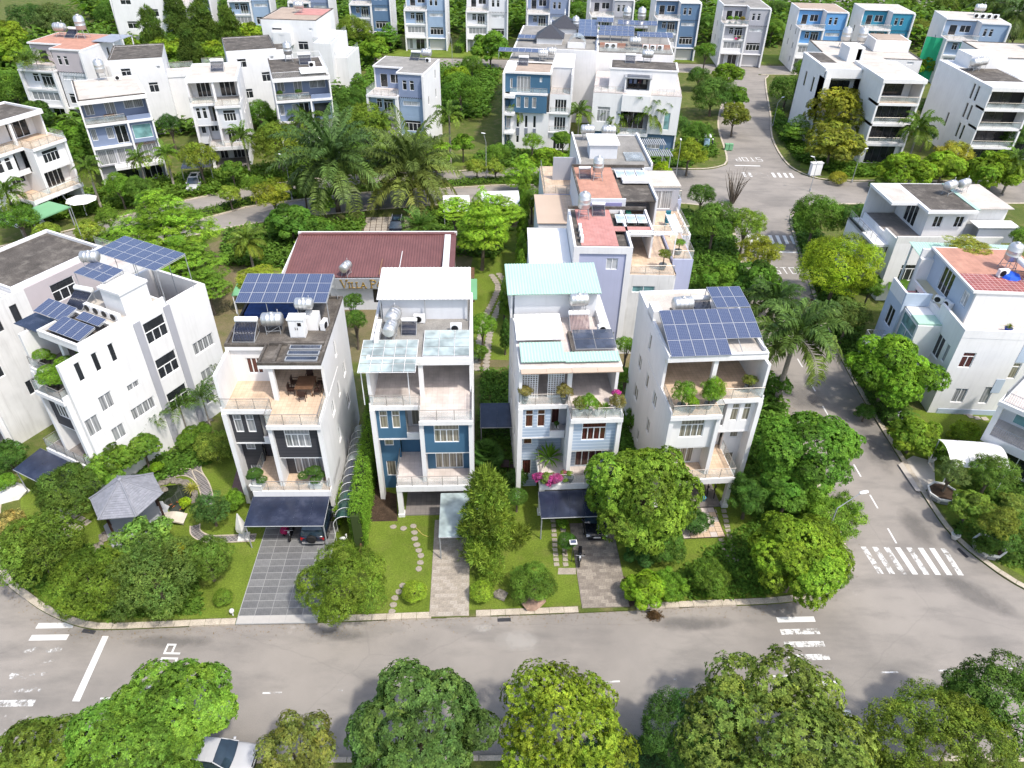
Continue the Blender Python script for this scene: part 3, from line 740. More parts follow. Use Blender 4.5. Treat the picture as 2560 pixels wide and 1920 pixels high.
def paddle_mesh(seed,n,L):
 """banana-like paddle leaves"""
 rng=np.random.default_rng(seed);Q=[];T_=[]
 for k in range(n):
  a=k*2.39996;el=1.2-.8*k/n;x=z=0;e=el;P=[]
  for j in range(7):P.append(np.array([x*math.cos(a),x*math.sin(a),z]));x+=L/6*math.cos(e);z+=L/6*math.sin(e);e-=.28
  s=np.array([-math.sin(a),math.cos(a),0]);tb=rng.uniform(.8,1.25)
  for j in range(1,6):
   w0=.17*L*math.sin(math.pi*j/7)**.6;w1=.17*L*math.sin(math.pi*(j+1)/7)**.6 if j<5 else.02
   for sg in(-1,1):Q.append([P[j],P[j+1],P[j+1]+sg*s*w1+[0,0,w1*.25],P[j]+sg*s*w0+[0,0,w0*.25]]);T_.append(tb*rng.uniform(.9,1.1))
 Q=np.array(Q);return np_mesh('leaves',Q.reshape(-1,3),np.arange(len(Q)*4).reshape(-1,4),np.repeat(np.array(T_)[:,None]*np.ones((1,3)),4,axis=0),LEAF)
PALM={'oil':lambda s:palm_mesh(s,34,4.7,50,1.0,(1.42,-.4),1.3,.09,.75),'royal':lambda s:palm_mesh(s,18,3.2,34,.8,(1.35,-.25),1.9,.11,.8),'bigroyal':lambda s:palm_mesh(s,19,4.0,48,1.1,(1.35,-.15),1.75,.10,.75),'coco':lambda s:palm_mesh(s,18,3.0,34,.8,(1.35,-.5),1.6,.10,.3),'areca':lambda s:palm_mesh(s,13,1.5,22,.5,(1.4,.1),1.5,.07,.9),'cycad':lambda s:palm_mesh(s,36,2.0,30,.42,(1.4,.05),1.1,.07,.4)}
_palms={}
def palm(label,x,y,kind,h,sc,col,seed=0,name='palm_tree',lean=(0,0),cat='palm',base_z=.12,tr=None):
 k=(kind,seed)
 if k not in _palms:_palms[k]=PALM[kind](seed+3)if kind in PALM else fan_mesh(seed+3,22,1.0)
 t=thing(name,label,cat,(x,y,base_z),0)
 o=link('crown',_palms[k],t,(lean[0],lean[1],h),(x*7.3+y)%6.28);o.scale=(sc,)*3
 pc=GREENS[col]if isinstance(col,str)else col;o.color=(pc[0]*1.15,pc[1]*1.15,pc[2]*1.15,1)
 b=MB();n=5;r=tr or{'oil':.36,'royal':.15,'bigroyal':.22,'coco':.13,'areca':.06,'cycad':.14}.get(kind,.1)
 for j in range(n):
  t0,t1=j/n,(j+1)/n;rr=lambda q:r*(1.25-.45*q if kind!='oil' else 1.0)
  b.tube((lean[0]*t0**1.5,lean[1]*t0**1.5,h*t0-(.12 if j==0 else 0)),(lean[0]*t1**1.5,lean[1]*t1**1.5,h*t1),rr(t0),rr(t1),9,j in(0,n-1))
 if kind in('royal','bigroyal','areca'):
  g=MB();g.tube((lean[0],lean[1],h-.02),(lean[0],lean[1],h+.9*sc),r*.85,r*.45,8);gm=g.build('crownshaft',CSHAFT,t,True)
 b.build('trunk',PTRUNK if kind!='oil' else TRUNK,t,True)
 return t
CSHAFT=M('green_crownshaft',(0.10,0.17,0.03),.5,.15)
def P(label,px,py,kind,h,rpx,col='mid',**kw):
 """palm whose crown centre is at pixel (px,py) when its stem is h tall; rpx crown half-width in pixels"""
 X,Y=GD(px,py,h);L={'oil':4.0,'royal':2.6,'bigroyal':3.2,'coco':2.5,'areca':1.25,'cycad':1.8,'fan':1.1}[kind]
 return palm(label,X,Y,kind,h,rpx*px_m(px,py,h)/L,col,**kw)
def pot_shape(r,h,mat,square=False):
 b=MB()
 if square:b.box(-r,r,-r,r,0,h*.9).box(-r*1.12,r*1.12,-r*1.12,r*1.12,h*.9,h)
 else:b.lathe([(r*.62,0),(r*.9,h*.55),(r,h*.88),(r*1.12,h*.9),(r*1.12,h),(r*.95,h),(r*.9,h*.93)],14)
 return b.mesh('pot',mat,not square)
def pot_plant(label,loc,r,h,potmat,kind,pr,col,square=False,rzf=.85,name='potted_plant',cat='potted plant',stem=.25,group=None):
 """pot (radius r, height h) with a plant of crown radius pr"""
 t=thing(name,label,cat,loc,rnd.uniform(0,6.28),group)
 link('pot',proto(('pot',r,h,potmat.name,square),lambda:pot_shape(r,h,potmat,square)),t)
 if kind in('spiky','paddle'):
  o=link('plant',proto((kind,1),lambda:spiky_mesh(4,46,1.0)if kind=='spiky' else paddle_mesh(4,9,1.0)),t,(0,0,h*.95));o.scale=(pr,)*3
 else:
  o=link('plant',crown_mesh(kind,rnd.randrange(2)),t,(0,0,h+pr*rzf*.8+stem));o.scale=(pr,pr,pr*rzf)
  s=MB();s.tube((0,0,h*.8),(.03,.02,h+pr*rzf*.8+stem),r*.16+.012,r*.1+.008,6);s.build('stem',TRUNK,t,True)
 o.color=leafc(GREENS[col]if isinstance(col,str)else col)
 return t
# ================================================================ SETTING
def flat(name,mat,pts,z,th=None):
 b=MB()
 if th is None:b.quad(*[(x,y,z)for x,y in pts])
 else:b.prism(pts,z-th,z)
 return b.build(name,mat)
def smooth_path(pts,n=6):
 """Catmull-Rom through pts"""
 out=[];P=[pts[0]]+list(pts)+[pts[-1]]
 for i in range(1,len(P)-2):
  for k in range(n):
   t=k/n;p0,p1,p2,p3=(np.array(P[i+j-1],float)for j in range(4))
   q=.5*(2*p1+(p2-p0)*t+(2*p0-5*p1+4*p2-p3)*t*t+(3*p1-p0-3*p2+p3)*t**3);out.append((float(q[0]),float(q[1])))
 out.append(tuple(map(float,pts[-1])));return out
def resample(path,step):
 out=[path[0]];acc=0.0
 for a,b in zip(path,path[1:]):
  L=math.hypot(b[0]-a[0],b[1]-a[1]);t=step-acc
  while t<=L:out.append((a[0]+(b[0]-a[0])*t/L,a[1]+(b[1]-a[1])*t/L));t+=step
  acc=L-(t-step)
 return out
def offset(path,d):
 out=[]
 for i,p in enumerate(path):
  a=path[max(0,i-1)];b=path[min(len(path)-1,i+1)];L=math.hypot(b[0]-a[0],b[1]-a[1])or 1
  out.append((p[0]-(b[1]-a[1])/L*d,p[1]+(b[0]-a[0])/L*d))
 return out
def kerb(path,width=.32,step=1.0,gaps=(),h=.15):
 """kerb of single stones along path; the block lies on the left of the path"""
 root=struct(link('kerb',None));pts=resample(path,step);inn=offset(pts,width)
 for i in range(len(pts)-1):
  a,b_=pts[i],pts[i+1];mx=(a[0]+b_[0])/2;my=(a[1]+b_[1])/2
  low=any(g[0]<mx<g[1]and g[2]<my<g[3]for g in gaps)
  e=.012;c,d=inn[i+1],inn[i];hh=(.05 if low else h)+rnd.uniform(-.012,.012)
  q=lambda u,v,t:(u[0]+(v[0]-u[0])*t,u[1]+(v[1]-u[1])*t)
  MB().prism([q(a,b_,e),q(a,b_,1-e),q(d,c,1-e),q(d,c,e)],-.03,hh).build('kerb_stone',KERB,root)
 return root
struct(flat('ground',ROUGHG,[(-700,-300),(700,-300),(700,1500),(-700,1500)],-.06))
struct(flat('road',ROAD,[(-150,6),(180,6),(180,330),(-150,330)],0.0))
A_front=smooth_path([(-41,41),(-38.5,36),(-35.8,32.3),(-32.7,30.2),(-30.3,29.0),(-28,28.25),(-25.8,28.15),(-18.2,28.7),(-12.5,29.0),(-5.3,29.5),(5,30.2),(12.9,30.85),(18.8,31.3),(21.5,32.0),(23.5,33.5),(24.9,35.4),(25.5,37.5),(25.7,45),(25.8,59),(26.6,68),(28.6,80),(30.0,92)])
A_back=smooth_path([(30.0,92),(29.8,97),(26,101),(10,101.6),(-1,101.2),(-8,99.5),(-21,96.4),(-35,91.6),(-44,86),(-55,77),(-68,66)])
struct(flat('verge',ROUGHG,A_front+A_back[1:]+[(-68,55),(-50,50)],.12,.2))
B_left=smooth_path([(60,27),(46,28.6),(40,30.6),(36.8,32.9),(35.2,35.0),(33.9,38),(33.6,42.7),(33.5,54),(33.8,62),(34.4,70),(36,80.3),(38.2,94),(40.5,99.5),(46,102),(60,103),(110,106)])[::-1]
struct(flat('verge',ROUGHG,B_left[::-1]+[(110,27)],.12,.2))
C_edge=smooth_path([(-110,72),(-75,78),(-62,85),(-48.5,97.4),(-38,104.6),(-25,109.5),(-9.9,112),(-1.5,113.8),(18,115.4),(29,115.2),(33.5,116.8),(35.6,121),(38.2,140),(44,160),(47,172),(44,177.5),(10,178),(-60,179),(-110,180)])
struct(flat('verge',ROUGHG,C_edge,.12,.2))
D_edge=smooth_path([(110,113.5),(70,112.3),(57.6,111.7),(49.5,111.6),(46,114.4),(44.8,120),(46,132),(49.5,146),(54.5,168),(57.5,176),(66,178),(170,180)])
struct(flat('verge',ROUGHG,D_edge[::-1]+[(170,113.5)],.12,.2))
med_n=smooth_path([(-60,76.5),(-51,85.4),(-40.8,94.3),(-36.8,97.4),(-21.7,103.0),(-8.1,105.7),(-1.8,106.9),(16,108.2)])
med_f=offset(med_n,2.4)
struct(flat('median',ROUGHG,med_n+med_f[::-1],.12,.2))
struct(flat('verge',ROUGHG,[(-150,187),(-20,187),(60,186.5),(180,188),(180,268),(-150,268)],.12,.2))
struct(flat('verge',ROUGHG,[(-150,286),(180,286),(180,330),(-150,330)],.12,.2))
E_edge=[(-70,19.2),(-40,19.8),(-14,20.0),(8,20.7),(30,21.0),(60,19.5)]
struct(flat('verge',ROUGHG,E_edge[::-1]+[(-70,4),(60,4)],.12,.2))
kerb(A_front,.46,gaps=[(-18.5,-12.4,0,40),(-5.5,-2.6,0,40),(5.0,8.4,0,40)])
kerb(A_back,.3,2.0)
kerb(B_left,.42,1.2)
kerb(C_edge,.3,2.0)
kerb(D_edge[::-1],.3,1.6)
kerb(med_n[::-1],.25,2.0);kerb(med_f,.25,2.0)
kerb(E_edge[::-1],.3,1.5)
# road markings
Z1=.005
def stripe_set(name,quads,mats):
 root=struct(link(name,None))
 for q,m in zip(quads,mats):flat('stripe',m,q,Z1).parent=root
 return root
def strip(x0,x1,y,h,sk=0.0):return[(x0,y-h/2),(x1,y-h/2+sk),(x1,y+h/2+sk),(x0,y+h/2)]
ys=[30.0-.95*k for k in range(9)]
stripe_set('crosswalk',[strip(18.35-.02*k,20.95+.01*k,y,.42,.12)for k,y in enumerate(ys)],[PAINT,PAINT2,PAINT2,PAINT2,PAINT3,PAINT2,PAINT3,PAINT2,PAINT2])
stripe_set('crosswalk',[strip(-31.1+.05*k,-28.7+.05*k,28.35-.9*k,.42,.10)for k in range(9)],[PAINT,PAINT,PAINT3,PAINT3,PAINT3,PAINT3,PAINT2,PAINT3,PAINT3])
def lean(x,w_,y0,y1,s):return[(x,y0),(x+w_,y0),(x+w_+s,y1),(x+s,y1)]
stripe_set('crosswalk',[lean(26.85+.83*k,.40,34.1,36.6,-.35+.03*k)for k in range(8)],[PAINT2,PAINT2,PAINT2,PAINT,PAINT2,PAINT,PAINT,PAINT2])
stripe_set('crosswalk',[lean(31.2+.95*k,.45,88.4,91.0,.25)for k in range(7)],[PAINT]*7)
stripe_set('crosswalk',[lean(36.3+.95*k,.45,112.6,114.6,.1)for k in range(9)],[PAINT2,PAINT2,PAINT3,PAINT3,PAINT3,PAINT,PAINT,PAINT,PAINT])
stripe_set('stop_line',[[(-26.2,23.2),(-25.75,23.2),(-26.05,27.7),(-26.45,27.7)]],[PAINT])
stripe_set('stop_line',[strip(31.0,37.6,86.0,.4)],[PAINT]);stripe_set('stop_line',[strip(36.0,40.2,117.6,.35)],[PAINT])
stripe_set('lane_line',[strip(a,a+1.15,24.0+(a+14.4)*.058,.11,.06)for a in(-32,-24.6,-14.9,-11.2,-4.2,-.2,6.0,9.6,16.9,23.9,27.7,31.5)],[PAINT2,PAINT,PAINT2,PAINT3,PAINT2,PAINT3,PAINT2,PAINT3,PAINT2,PAINT2,PAINT2,PAINT2])
stripe_set('lane_line',[lean(29.3,.13,a,a+1.5,-.05)for a in(37.0,40.6,44.2,52.2,56.0,60,64)],[PAINT]*7)
STROKES={'S':[((1,1),(0,1)),((0,1),(0,.5)),((0,.5),(1,.5)),((1,.5),(1,0)),((1,0),(0,0))],'T':[((0,1),(1,1)),((.5,1),(.5,0))],'O':[((0,0),(0,1)),((0,1),(1,1)),((1,1),(1,0)),((1,0),(0,0))],'P':[((0,0),(0,1)),((0,1),(1,1)),((1,1),(1,.5)),((1,.5),(0,.5))]}
def stop_text(x,y,rz,w_,h,gap,t=.13):
 root=struct(link('stop_marking',None,None,(x,y,0),rz))
 for i,ch in enumerate('STOP'):
  b=MB()
  for n_,((x0,y0),(x1,y1))in enumerate(STROKES[ch]):
   xa,xb=sorted((i*(w_+gap)+x0*w_,i*(w_+gap)+x1*w_));ya,yb=sorted((y0*h,y1*h));z=Z1+.0008*n_
   b.quad((xa-t/2,ya-t/2,z),(xb+t/2,ya-t/2,z),(xb+t/2,yb+t/2,z),(xa-t/2,yb+t/2,z))
  b.build('letter',PAINT,root)
 return root
stop_text(-21.0,23.6,R(90),.62,.95,.36)
stop_text(32.3,80.0,R(2),.62,1.6,.42)
stop_text(41.2,121.6,R(182),.75,1.7,.45)
# drain grates at the kerb
for gx,gy,rz in((-27.5,28.0,-8),(-.2,29.55,4),(34.0,36.2,110)):
 b=MB();b.box(-.45,.45,-.14,.14,.0,.012)
 for k in range(7):b.box(-.4+.125*k,-.34+.125*k,-.11,.11,.012,.03)
 tag(b.build('drain_grate',IRON,None,loc=(gx,gy,0),rz=R(rz)),{-27.5:'dark iron drain grate at the kerb by the stop line',-.2:'dark iron drain grate at the kerb below the boulder-potted bonsai',34.0:'dark iron drain grate beside the diagonal crosswalk'}[gx],'drain grate')
# ================================================================ VILLAS (one type, built in a row with different paint, glass and roofs)
def villa(name,label,short,x,y,yaw,mir=False,W=7.4,D=12.0,acc=BLUE,acc2=None,trim=WHITE,glass=GDARK,roof=ROOFG,terr=CREAM,balc=CREAM,full=True,sidewins=True,door=DARKIN,rails=True,roof_y=2.7,porch=True,roofed=True,backmat=None,groundmat=None,ty=5.2):
 """x,y world position of the front left corner; yaw in degrees"""
 h=House(name,label,x,y,yaw,W,D,mir,short)
 acc2=acc2 or acc;k=W/7.4;m1,m2=3.6*k,3.9*k;g=glass
    # side and back walls
 sw=[(3.6,4.6,7.0,8.3,2,g),(6.2,6.9,6.9,8.3,1,g),(8.6,9.6,7.0,8.3,2,g),(4.2,5.0,3.9,5.3,2,g),(8.4,9.6,3.9,5.3,2,g),(6.5,7.0,1.2,2.4,1,g),(7.0,7.6,10.1,11.6,1,g)]if sidewins else[]
 h.wall('L',0,1.9,D,0,12.2,trim,sw);h.wall('R',W,.5,D,0,9.0,trim,[q for q in sw if q[3]<9])
 h.wall('R',W,roof_y+.6,D,9.0,12.2,trim,[(7.0,7.6,10.1,11.6,1,g)]if sidewins else[])
 h.wall('B',D,.22,W-.22,0,12.2,backmat or trim)
    # fins
 h.box('wall_fin',trim,-.02,.32,1.6,2.3,0,9.02);h.box('wall_fin',trim,m1,m2,.15,1.7,3.31,8.95)
 h.box('wall_fin',trim,W-.30,W+.02,.1,.75,0,9.02)
    # left upper: window box with small loggia
 h.wall('F',2.0,.32,2.45*k,6.05,8.95,acc,[(.55*k,1.15*k,7.0,8.65,1,g,.45),(1.45*k,2.05*k,7.0,8.65,1,g,.45)])
 h.box('floor_slab',trim,.30,m1,1.98,3.4,5.9,6.05);h.box('parapet',trim,2.45*k,m1,2.0,2.12,6.05,6.55)
 h.box('wall',trim,2.34*k,2.45*k,2.22,3.4,6.05,8.95)
 h.wall('F',3.4,2.3*k,m2,6.05,8.95,PALE if acc is not CSIDE else trim,[(2.7*k,3.35*k,6.1,8.3,1,g)])
    # left middle and ground
 h.wall('F',2.9,.22,1.75*k,0.0,5.9,acc2,[(.55*k,1.25*k,4.5,5.6,1,g),(.5*k,1.25*k,1.3,2.9,1,g)])
 h.wall('F',3.5,1.75*k,m2,3.3,5.9,acc2,[(1.9*k,3.5*k,4.55,5.6,3,g)])
    # right upper box
 h.wall('F',.45,m2,W-.30,5.95,8.95,acc,[(4.6*k,6.4*k,6.9,8.55,4,g,.45)])
 h.box('floor_slab',trim,m2,W-.3,.47,1.75,5.83,5.95)
 h.wall('F',1.55,m2,W-.22,3.3,5.83,acc,[(4.5*k,6.6*k,3.32,5.6,4,g)])
 h.box('wall',trim,m1+.02,m2-.02,1.7,3.5,3.31,5.9)
    # balcony
 x0=1.6*k if full else 3.4*k
 h.box('balcony_slab',trim,x0,W,-.35,3.5,2.75,3.28);h.box('balcony_floor',balc,x0+.06,W-.06,-.2,1.545,3.28,3.30)
 if full:h.box('balcony_floor',balc,x0+.06,m1,1.55,3.49,3.28,3.30)
 if rails:h.railing([(x0+.08,3.4 if full else 1.5),(x0+.08,-.28),(W-.08,-.28),(W-.08,.1)],3.28)
    # ground floor
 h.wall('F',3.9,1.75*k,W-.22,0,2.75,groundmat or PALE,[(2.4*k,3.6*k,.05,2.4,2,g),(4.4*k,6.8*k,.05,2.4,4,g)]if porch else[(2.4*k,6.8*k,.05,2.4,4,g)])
 h.box('column',trim,x0,x0+.38,-.3,.1,0,2.75);h.box('column_foot',trim,x0-.06,x0+.44,-.36,.16,0,.3)
 h.box('porch_step',GREYT,x0+.45,W-.35,-.2,3.88,0,.10)
    # terrace
 h.box("terrace_slab",trim,-.03,m1+.02,1.7,ty+.1,8.95,9.3);h.box('terrace_slab',trim,m1+.02,W+.03,-.05,ty+.1,8.95,9.3)
 h.box('terrace_floor',terr,.12,m1+.02,1.85,ty,9.3,9.32);h.box('terrace_floor',terr,m1+.03,W-.1,.12,ty,9.3,9.32)
 h.box('parapet',trim,W-.10,W+.02,.02,roof_y+.6,9.3,9.62);h.box('parapet',trim,-.02,.10,1.72,5.2,9.3,9.55)
 if rails:h.railing([(.05,5.1),(.05,1.78),(m1,1.78),(m1+.06,.03),(W-.05,.03),(W-.05,roof_y)],9.32)
    # top storey and roof
 h.wall('F',ty,.22,W-.22,9.3,12.2,trim,[(.9*k,2.9*k,9.35,11.7,3,g),(4.3*k,6.6*k,9.35,11.7,3,g)])
 h.box('column',trim,m1-.05,m1+.28,roof_y+.15,roof_y+.48,9.32,12.2)
 if roofed:
  h.box('roof',trim,-.02,W+.02,roof_y,D+.02,12.2,12.5);h.box('roof_surface',roof,.2,W-.2,roof_y+.2,D-.2,12.5,12.52)
  b=MB()
  for q in((0,W,roof_y+.02,roof_y+.2),(0,W,D-.2,D),(0,.2,roof_y+.2,D-.2),(W-.2,W,roof_y+.2,D-.2)):b.box(*q,12.5,12.78)
  b.build('parapet',trim,h.root)
 return h
# ================================================================ THE FOUR VILLAS IN FRONT
# ---- charcoal villa with the solar roof
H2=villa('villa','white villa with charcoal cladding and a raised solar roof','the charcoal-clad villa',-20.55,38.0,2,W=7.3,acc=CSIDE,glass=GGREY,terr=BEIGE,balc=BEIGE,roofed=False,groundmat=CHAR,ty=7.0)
h=H2
h.wall('F',5.2,.22,2.9,9.3,12.2,WHITE,[(1.2,2.3,10.0,11.4,3,GRED)])
h.poly('roof',WHITE,[(-.02,5.0),(2.9,5.0),(2.9,2.7),(7.32,2.7),(7.32,12),(-.02,12)],12.2,12.5)
h.poly('roof_surface',ROOF,[(.15,5.15),(3.05,5.15),(3.05,2.85),(7.15,2.85),(7.15,11.85),(.15,11.85)],12.5,12.515)
for q in((-.02,.15,5,12),(7.15,7.32,2.7,12),(.15,7.15,11.85,12),(.15,2.9,5,5.15),(2.9,3.05,2.7,5.15),(3.05,7.15,2.7,2.85)):h.box('parapet',ROOF,*q,12.5,12.72)
for yy in(5.15,):h.box('roof_beam',ROOF,3.2,7.1,yy,yy+.25,12.516,12.75)
for xx in(3.9,4.55):h.box('roof_beam',ROOF,xx,xx+.2,2.9,5.1,12.516,12.72)
for k in range(3):
 s=h.box('skylight',GMETAL,4.75,7.0,3.0+.72*k,3.5+.72*k,12.62,12.74);h.box('skylight_glass',GDKROOF,4.83,6.92,3.07+.72*k,3.43+.72*k,12.741,12.75,s)
solar_array('raised solar roof over the charcoal-clad villa',h.world(.25,8.1,14.35),h.yaw,7,3,.94,1.24,6,legs=1.8)
put('tank_h','steel water tank on the dark roof left of the white cabinet',h,3.1,7.0,12.52,4)
c=thing('roof_cabinet','white two-door cabinet on the roof of the charcoal-clad villa','cabinet',h.world(5.0,6.6,12.52),h.yaw)
MB().box(-.55,.55,-.4,.4,0,1.5).build('casing',WMETAL,c);MB().box(-.62,.62,-.47,.47,1.5,1.6).build('top',WMETAL,c)
for sx in(-1,1):dr=MB().box(.02*sx,.5*sx,-.43,-.402,.08,1.42).build('door',WMETAL,c);MB().box(.06*sx,.1*sx,-.46,-.432,.7,.9).build('handle',IRON,dr)
MB().box(.12,.38,-.445,-.431,1.02,1.3).build('vent',BLACK,c)
h.box('stair_head',WHITE,5.3,6.3,7.2,8.3,12.52,13.6);put('tank_h','steel water tank on top of the white stair head, under the solar roof',h,5.4,7.7,13.6,0,.85)
put('ac','air conditioner beside the white stair head on the charcoal-clad villa',h,6.7,7.5,12.52,80)
put('heater','solar water heater at the left edge of the charcoal-clad villa roof',h,1.2,6.3,12.52,0)
tb=MB();tb.box(.4,4.2,8.9,11.2,12.53,12.9);tag(tb.build('tarpaulin',M('dark_blue_tarpaulin',(.015,.05,.20),.6,.3,3),None,loc=(h.x,h.y,h.z),rz=h.yaw),'blue tarpaulin heap in the shade under the raised solar roof','tarpaulin')
def chair(label,x,y,z,rz,group=None):
 def mk():
  s=MB();s.box(-.24,.24,-.24,.24,.42,.47);b=MB();b.box(-.24,.24,.2,.25,.47,.95);a=MB();a.box(-.28,-.24,-.22,.22,.62,.66).box(.24,.28,-.22,.22,.62,.66);L=[]
  for sx in(-.22,.22):
   for sy in(-.22,.22):q=MB();q.box(sx-.02,sx+.02,sy-.02,sy+.02,0,.42);L.append(('leg',q.mesh('leg',DWOOD)))
  return[('seat',s.mesh('seat',DWOOD)),('backrest',b.mesh('backrest',DWOOD)),('armrests',a.mesh('armrests',DWOOD))]+L
 return place('chair',label,'chair',proto('chair',mk),(x,y,z),rz,group)
def table(label,x,y,z,rz,lx=1.7,ly=.95,mat=None):
 t=thing('table',label,'table',(x,y,z),rz);m=mat or WOOD
 MB().box(-lx/2,lx/2,-ly/2,ly/2,.7,.75).build('tabletop',m,t)
 for sx in(-1,1):
  for sy in(-1,1):MB().box(sx*(lx/2-.1)-.035,sx*(lx/2-.1)+.035,sy*(ly/2-.1)-.035,sy*(ly/2-.1)+.035,0,.7).build('leg',m,t)
 return t
tx,ty,tz=h.world(5.6,4.0,9.32)
table('brown dining table on the beige terrace of the charcoal-clad villa',tx,ty,tz,h.yaw,1.3,1.6)
for k,(dx,dy,r)in enumerate(((-.95,.45,90),(-.95,-.45,90),(.95,.45,-90),(.95,-.45,-90),(0,-1.1,180),(0,1.1,0))):
 chair(['dark chair on the left of the terrace dining table, rear one','dark chair on the left of the terrace dining table, front one','dark chair on the right of the terrace dining table, rear one','dark chair on the right of the terrace dining table, front one','dark chair at the near end of the terrace dining table','dark chair at the far end of the terrace dining table'][k],tx+dx,ty+dy,tz,h.yaw+R(r),'terrace dining chairs')
def bonsai(label,loc,r,h_,mat,pads,col='dark',square=True,group=None):
 t=thing('potted_bonsai',label,'potted plant',loc,rnd.uniform(-.1,.1),group)
 link('pot',pot_shape(r,h_,mat,square),t);s=MB();z0=h_
 prev=(0,0,h_*.8)
 for k,(px,py,pz,pr)in enumerate(pads):
  s.tube(prev if k==0 else(pads[0][0]*.3,pads[0][1]*.3,z0+pads[0][2]*.5),(px,py,z0+pz),.05,.03,6)
  o=link('foliage_pad',crown_mesh('ball',k%2),t,(px,py,z0+pz));o.scale=(pr,pr,pr*.55);o.color=leafc(GREENS[col])
 s.build('trunk',TRUNK,t,True);return t
bonsai('cloud-pruned bonsai in a white square planter, left end of the beige balcony',h.world(1.9,.1,3.3),.42,.55,WPOT,[(0,0,.9,.55),(-.4,.1,.45,.4),(.45,-.1,.35,.42),(.1,.3,.6,.4)])
bonsai('cloud-pruned bonsai in a white square planter, right end of the beige balcony',h.world(6.2,.25,3.3),.42,.55,WPOT,[(0,.05,.95,.5),(-.9,0,.45,.42),(.35,.1,.5,.4),(-.45,.2,.7,.4),(.05,-.2,.25,.45)])
# carport of the charcoal villa
def carport(label,x,y,rz,w_,d,z0,z1,n,mat,posts=True):
 """canopy from the house (z1, at y=d) down to the front (z0, at y=0)"""
 t=thing('carport_canopy',label,'canopy',(x,y,.12),rz)
 for k in range(n):
  a0,a1=w_*k/n+.004,w_*(k+1)/n-.004;b=MB()
  b.quad((a0,0,z0),(a1,0,z0),(a1,d,z1),(a0,d,z1));b.quad((a0,0,z0-.02),(a0,d,z1-.02),(a1,d,z1-.02),(a1,0,z0-.02));b.build('roof_panel',mat,t)
 f=MB()
 for k in range(n+1):f.tube((w_*k/n,0,z0-.06),(w_*k/n,d,z1-.06),.03,n=5)
 f.tube((0,0,z0-.05),(w_,0,z0-.05),.04,n=6);f.tube((0,d,z1-.05),(w_,d,z1-.05),.04,n=6);f.build('frame',GMETAL,t)
 if posts:
  for xx in(.05,w_-.05):MB().tube((xx,.15,-.1),(xx,.15,z0-.03),.05,n=8).build('post',GMETAL,t)
 return t
carport('dark smoked canopy over the slate driveway of the charcoal-clad villa',-18.95,35.05,R(2),5.65,2.75,2.5,2.75,5,CANOPY)
# ---- blue villa
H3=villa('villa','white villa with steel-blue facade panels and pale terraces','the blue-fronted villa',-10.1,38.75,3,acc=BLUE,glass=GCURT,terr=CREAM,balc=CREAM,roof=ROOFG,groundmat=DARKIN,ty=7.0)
h=H3
b=MB()
def glassroof(h,label_part,x0,x1,y0,y1,z0,z1,nx,ny,mat,fmat):
 f=MB()
 for i in range(nx+1):x=x0+(x1-x0)*i/nx;f.tube((x,y0,z0),(x,y1,z1),.022,n=5)
 for j in range(ny+1):t=j/ny;f.tube((x0,y0+(y1-y0)*t,z0+(z1-z0)*t),(x1,y0+(y1-y0)*t,z0+(z1-z0)*t),.022,n=5)
 r=f.build('canopy_frame',fmat,h.root)
 for i in range(nx):
  for j in range(ny):
   a0,a1=x0+(x1-x0)*i/nx+.03,x0+(x1-x0)*(i+1)/nx-.03;t0,t1=j/ny+.01,(j+1)/ny-.01
   q=MB();q.quad(*[(a,y0+(y1-y0)*t,z0+(z1-z0)*t+.04)for a,t in((a0,t0),(a1,t0),(a1,t1),(a0,t1))]);q.build('glass_panel',mat,r)
 return r
glassroof(h,'',-.45,3.5,1.3,5.0,12.62,12.85,5,4,GROOF,WMETAL)
glassroof(h,'',3.9,7.25,3.1,6.3,12.70,12.82,3,3,GROOF,WMETAL)
for xx in(-.35,2.9):h.box('canopy_post',WMETAL,xx-.03,xx+.03,1.9,1.96,9.32,12.6)
h.sheet('shed_roof',WHITESHEET,.3,7.3,8.0,14.5,12.2,14.95,.3);h.box('shed_wall',PALE,.6,7.0,8.4,8.5,12.52,14.5)
for xx in(.5,3.8,7.0):h.box('shed_post',GMETAL,xx,xx+.08,8.05,8.13,12.52,14.45)
put('tank_h','larger steel water tank, rear one of the pair on the blue-fronted villa',h,1.55,7.1,12.52,78,1.0);put('tank_h','smaller steel water tank, front one of the pair on the blue-fronted villa',h,1.45,5.6,12.52,82,.9)
for k in range(3):put('ac',['front','middle','rear'][k]+' air conditioner of three along the left edge of the blue-fronted villa roof',h,.5,5.0+.95*k,12.52,-90,1.0,'air conditioners on the blue-fronted villa')
put('ac','air conditioner under the white shed roof of the blue-fronted villa',h,3.4,7.9,12.52,0);put('ac','air conditioner on the right of the blue-fronted villa roof',h,6.2,6.6,12.52,0)
put('heater','solar water heater beside the two steel tanks of the blue-fronted villa',h,2.7,6.6,12.52,0,.7)
carport('frosted glass canopy over the paver driveway of the blue-fronted villa',-4.95,34.35,R(3),2.75,4.1,2.55,2.75,3,GROOF)
# lean-to glass strip on the left of the blue villa
h.wall('L',0,4,11.5,2.7,2.75,WHITE);r=MB();r.quad((-1.4,5.0,2.6),(-.01,5.0,3.0),(-.01,9,3.0),(-1.4,9,2.6));r.build('side_canopy',GROOF,h.root)
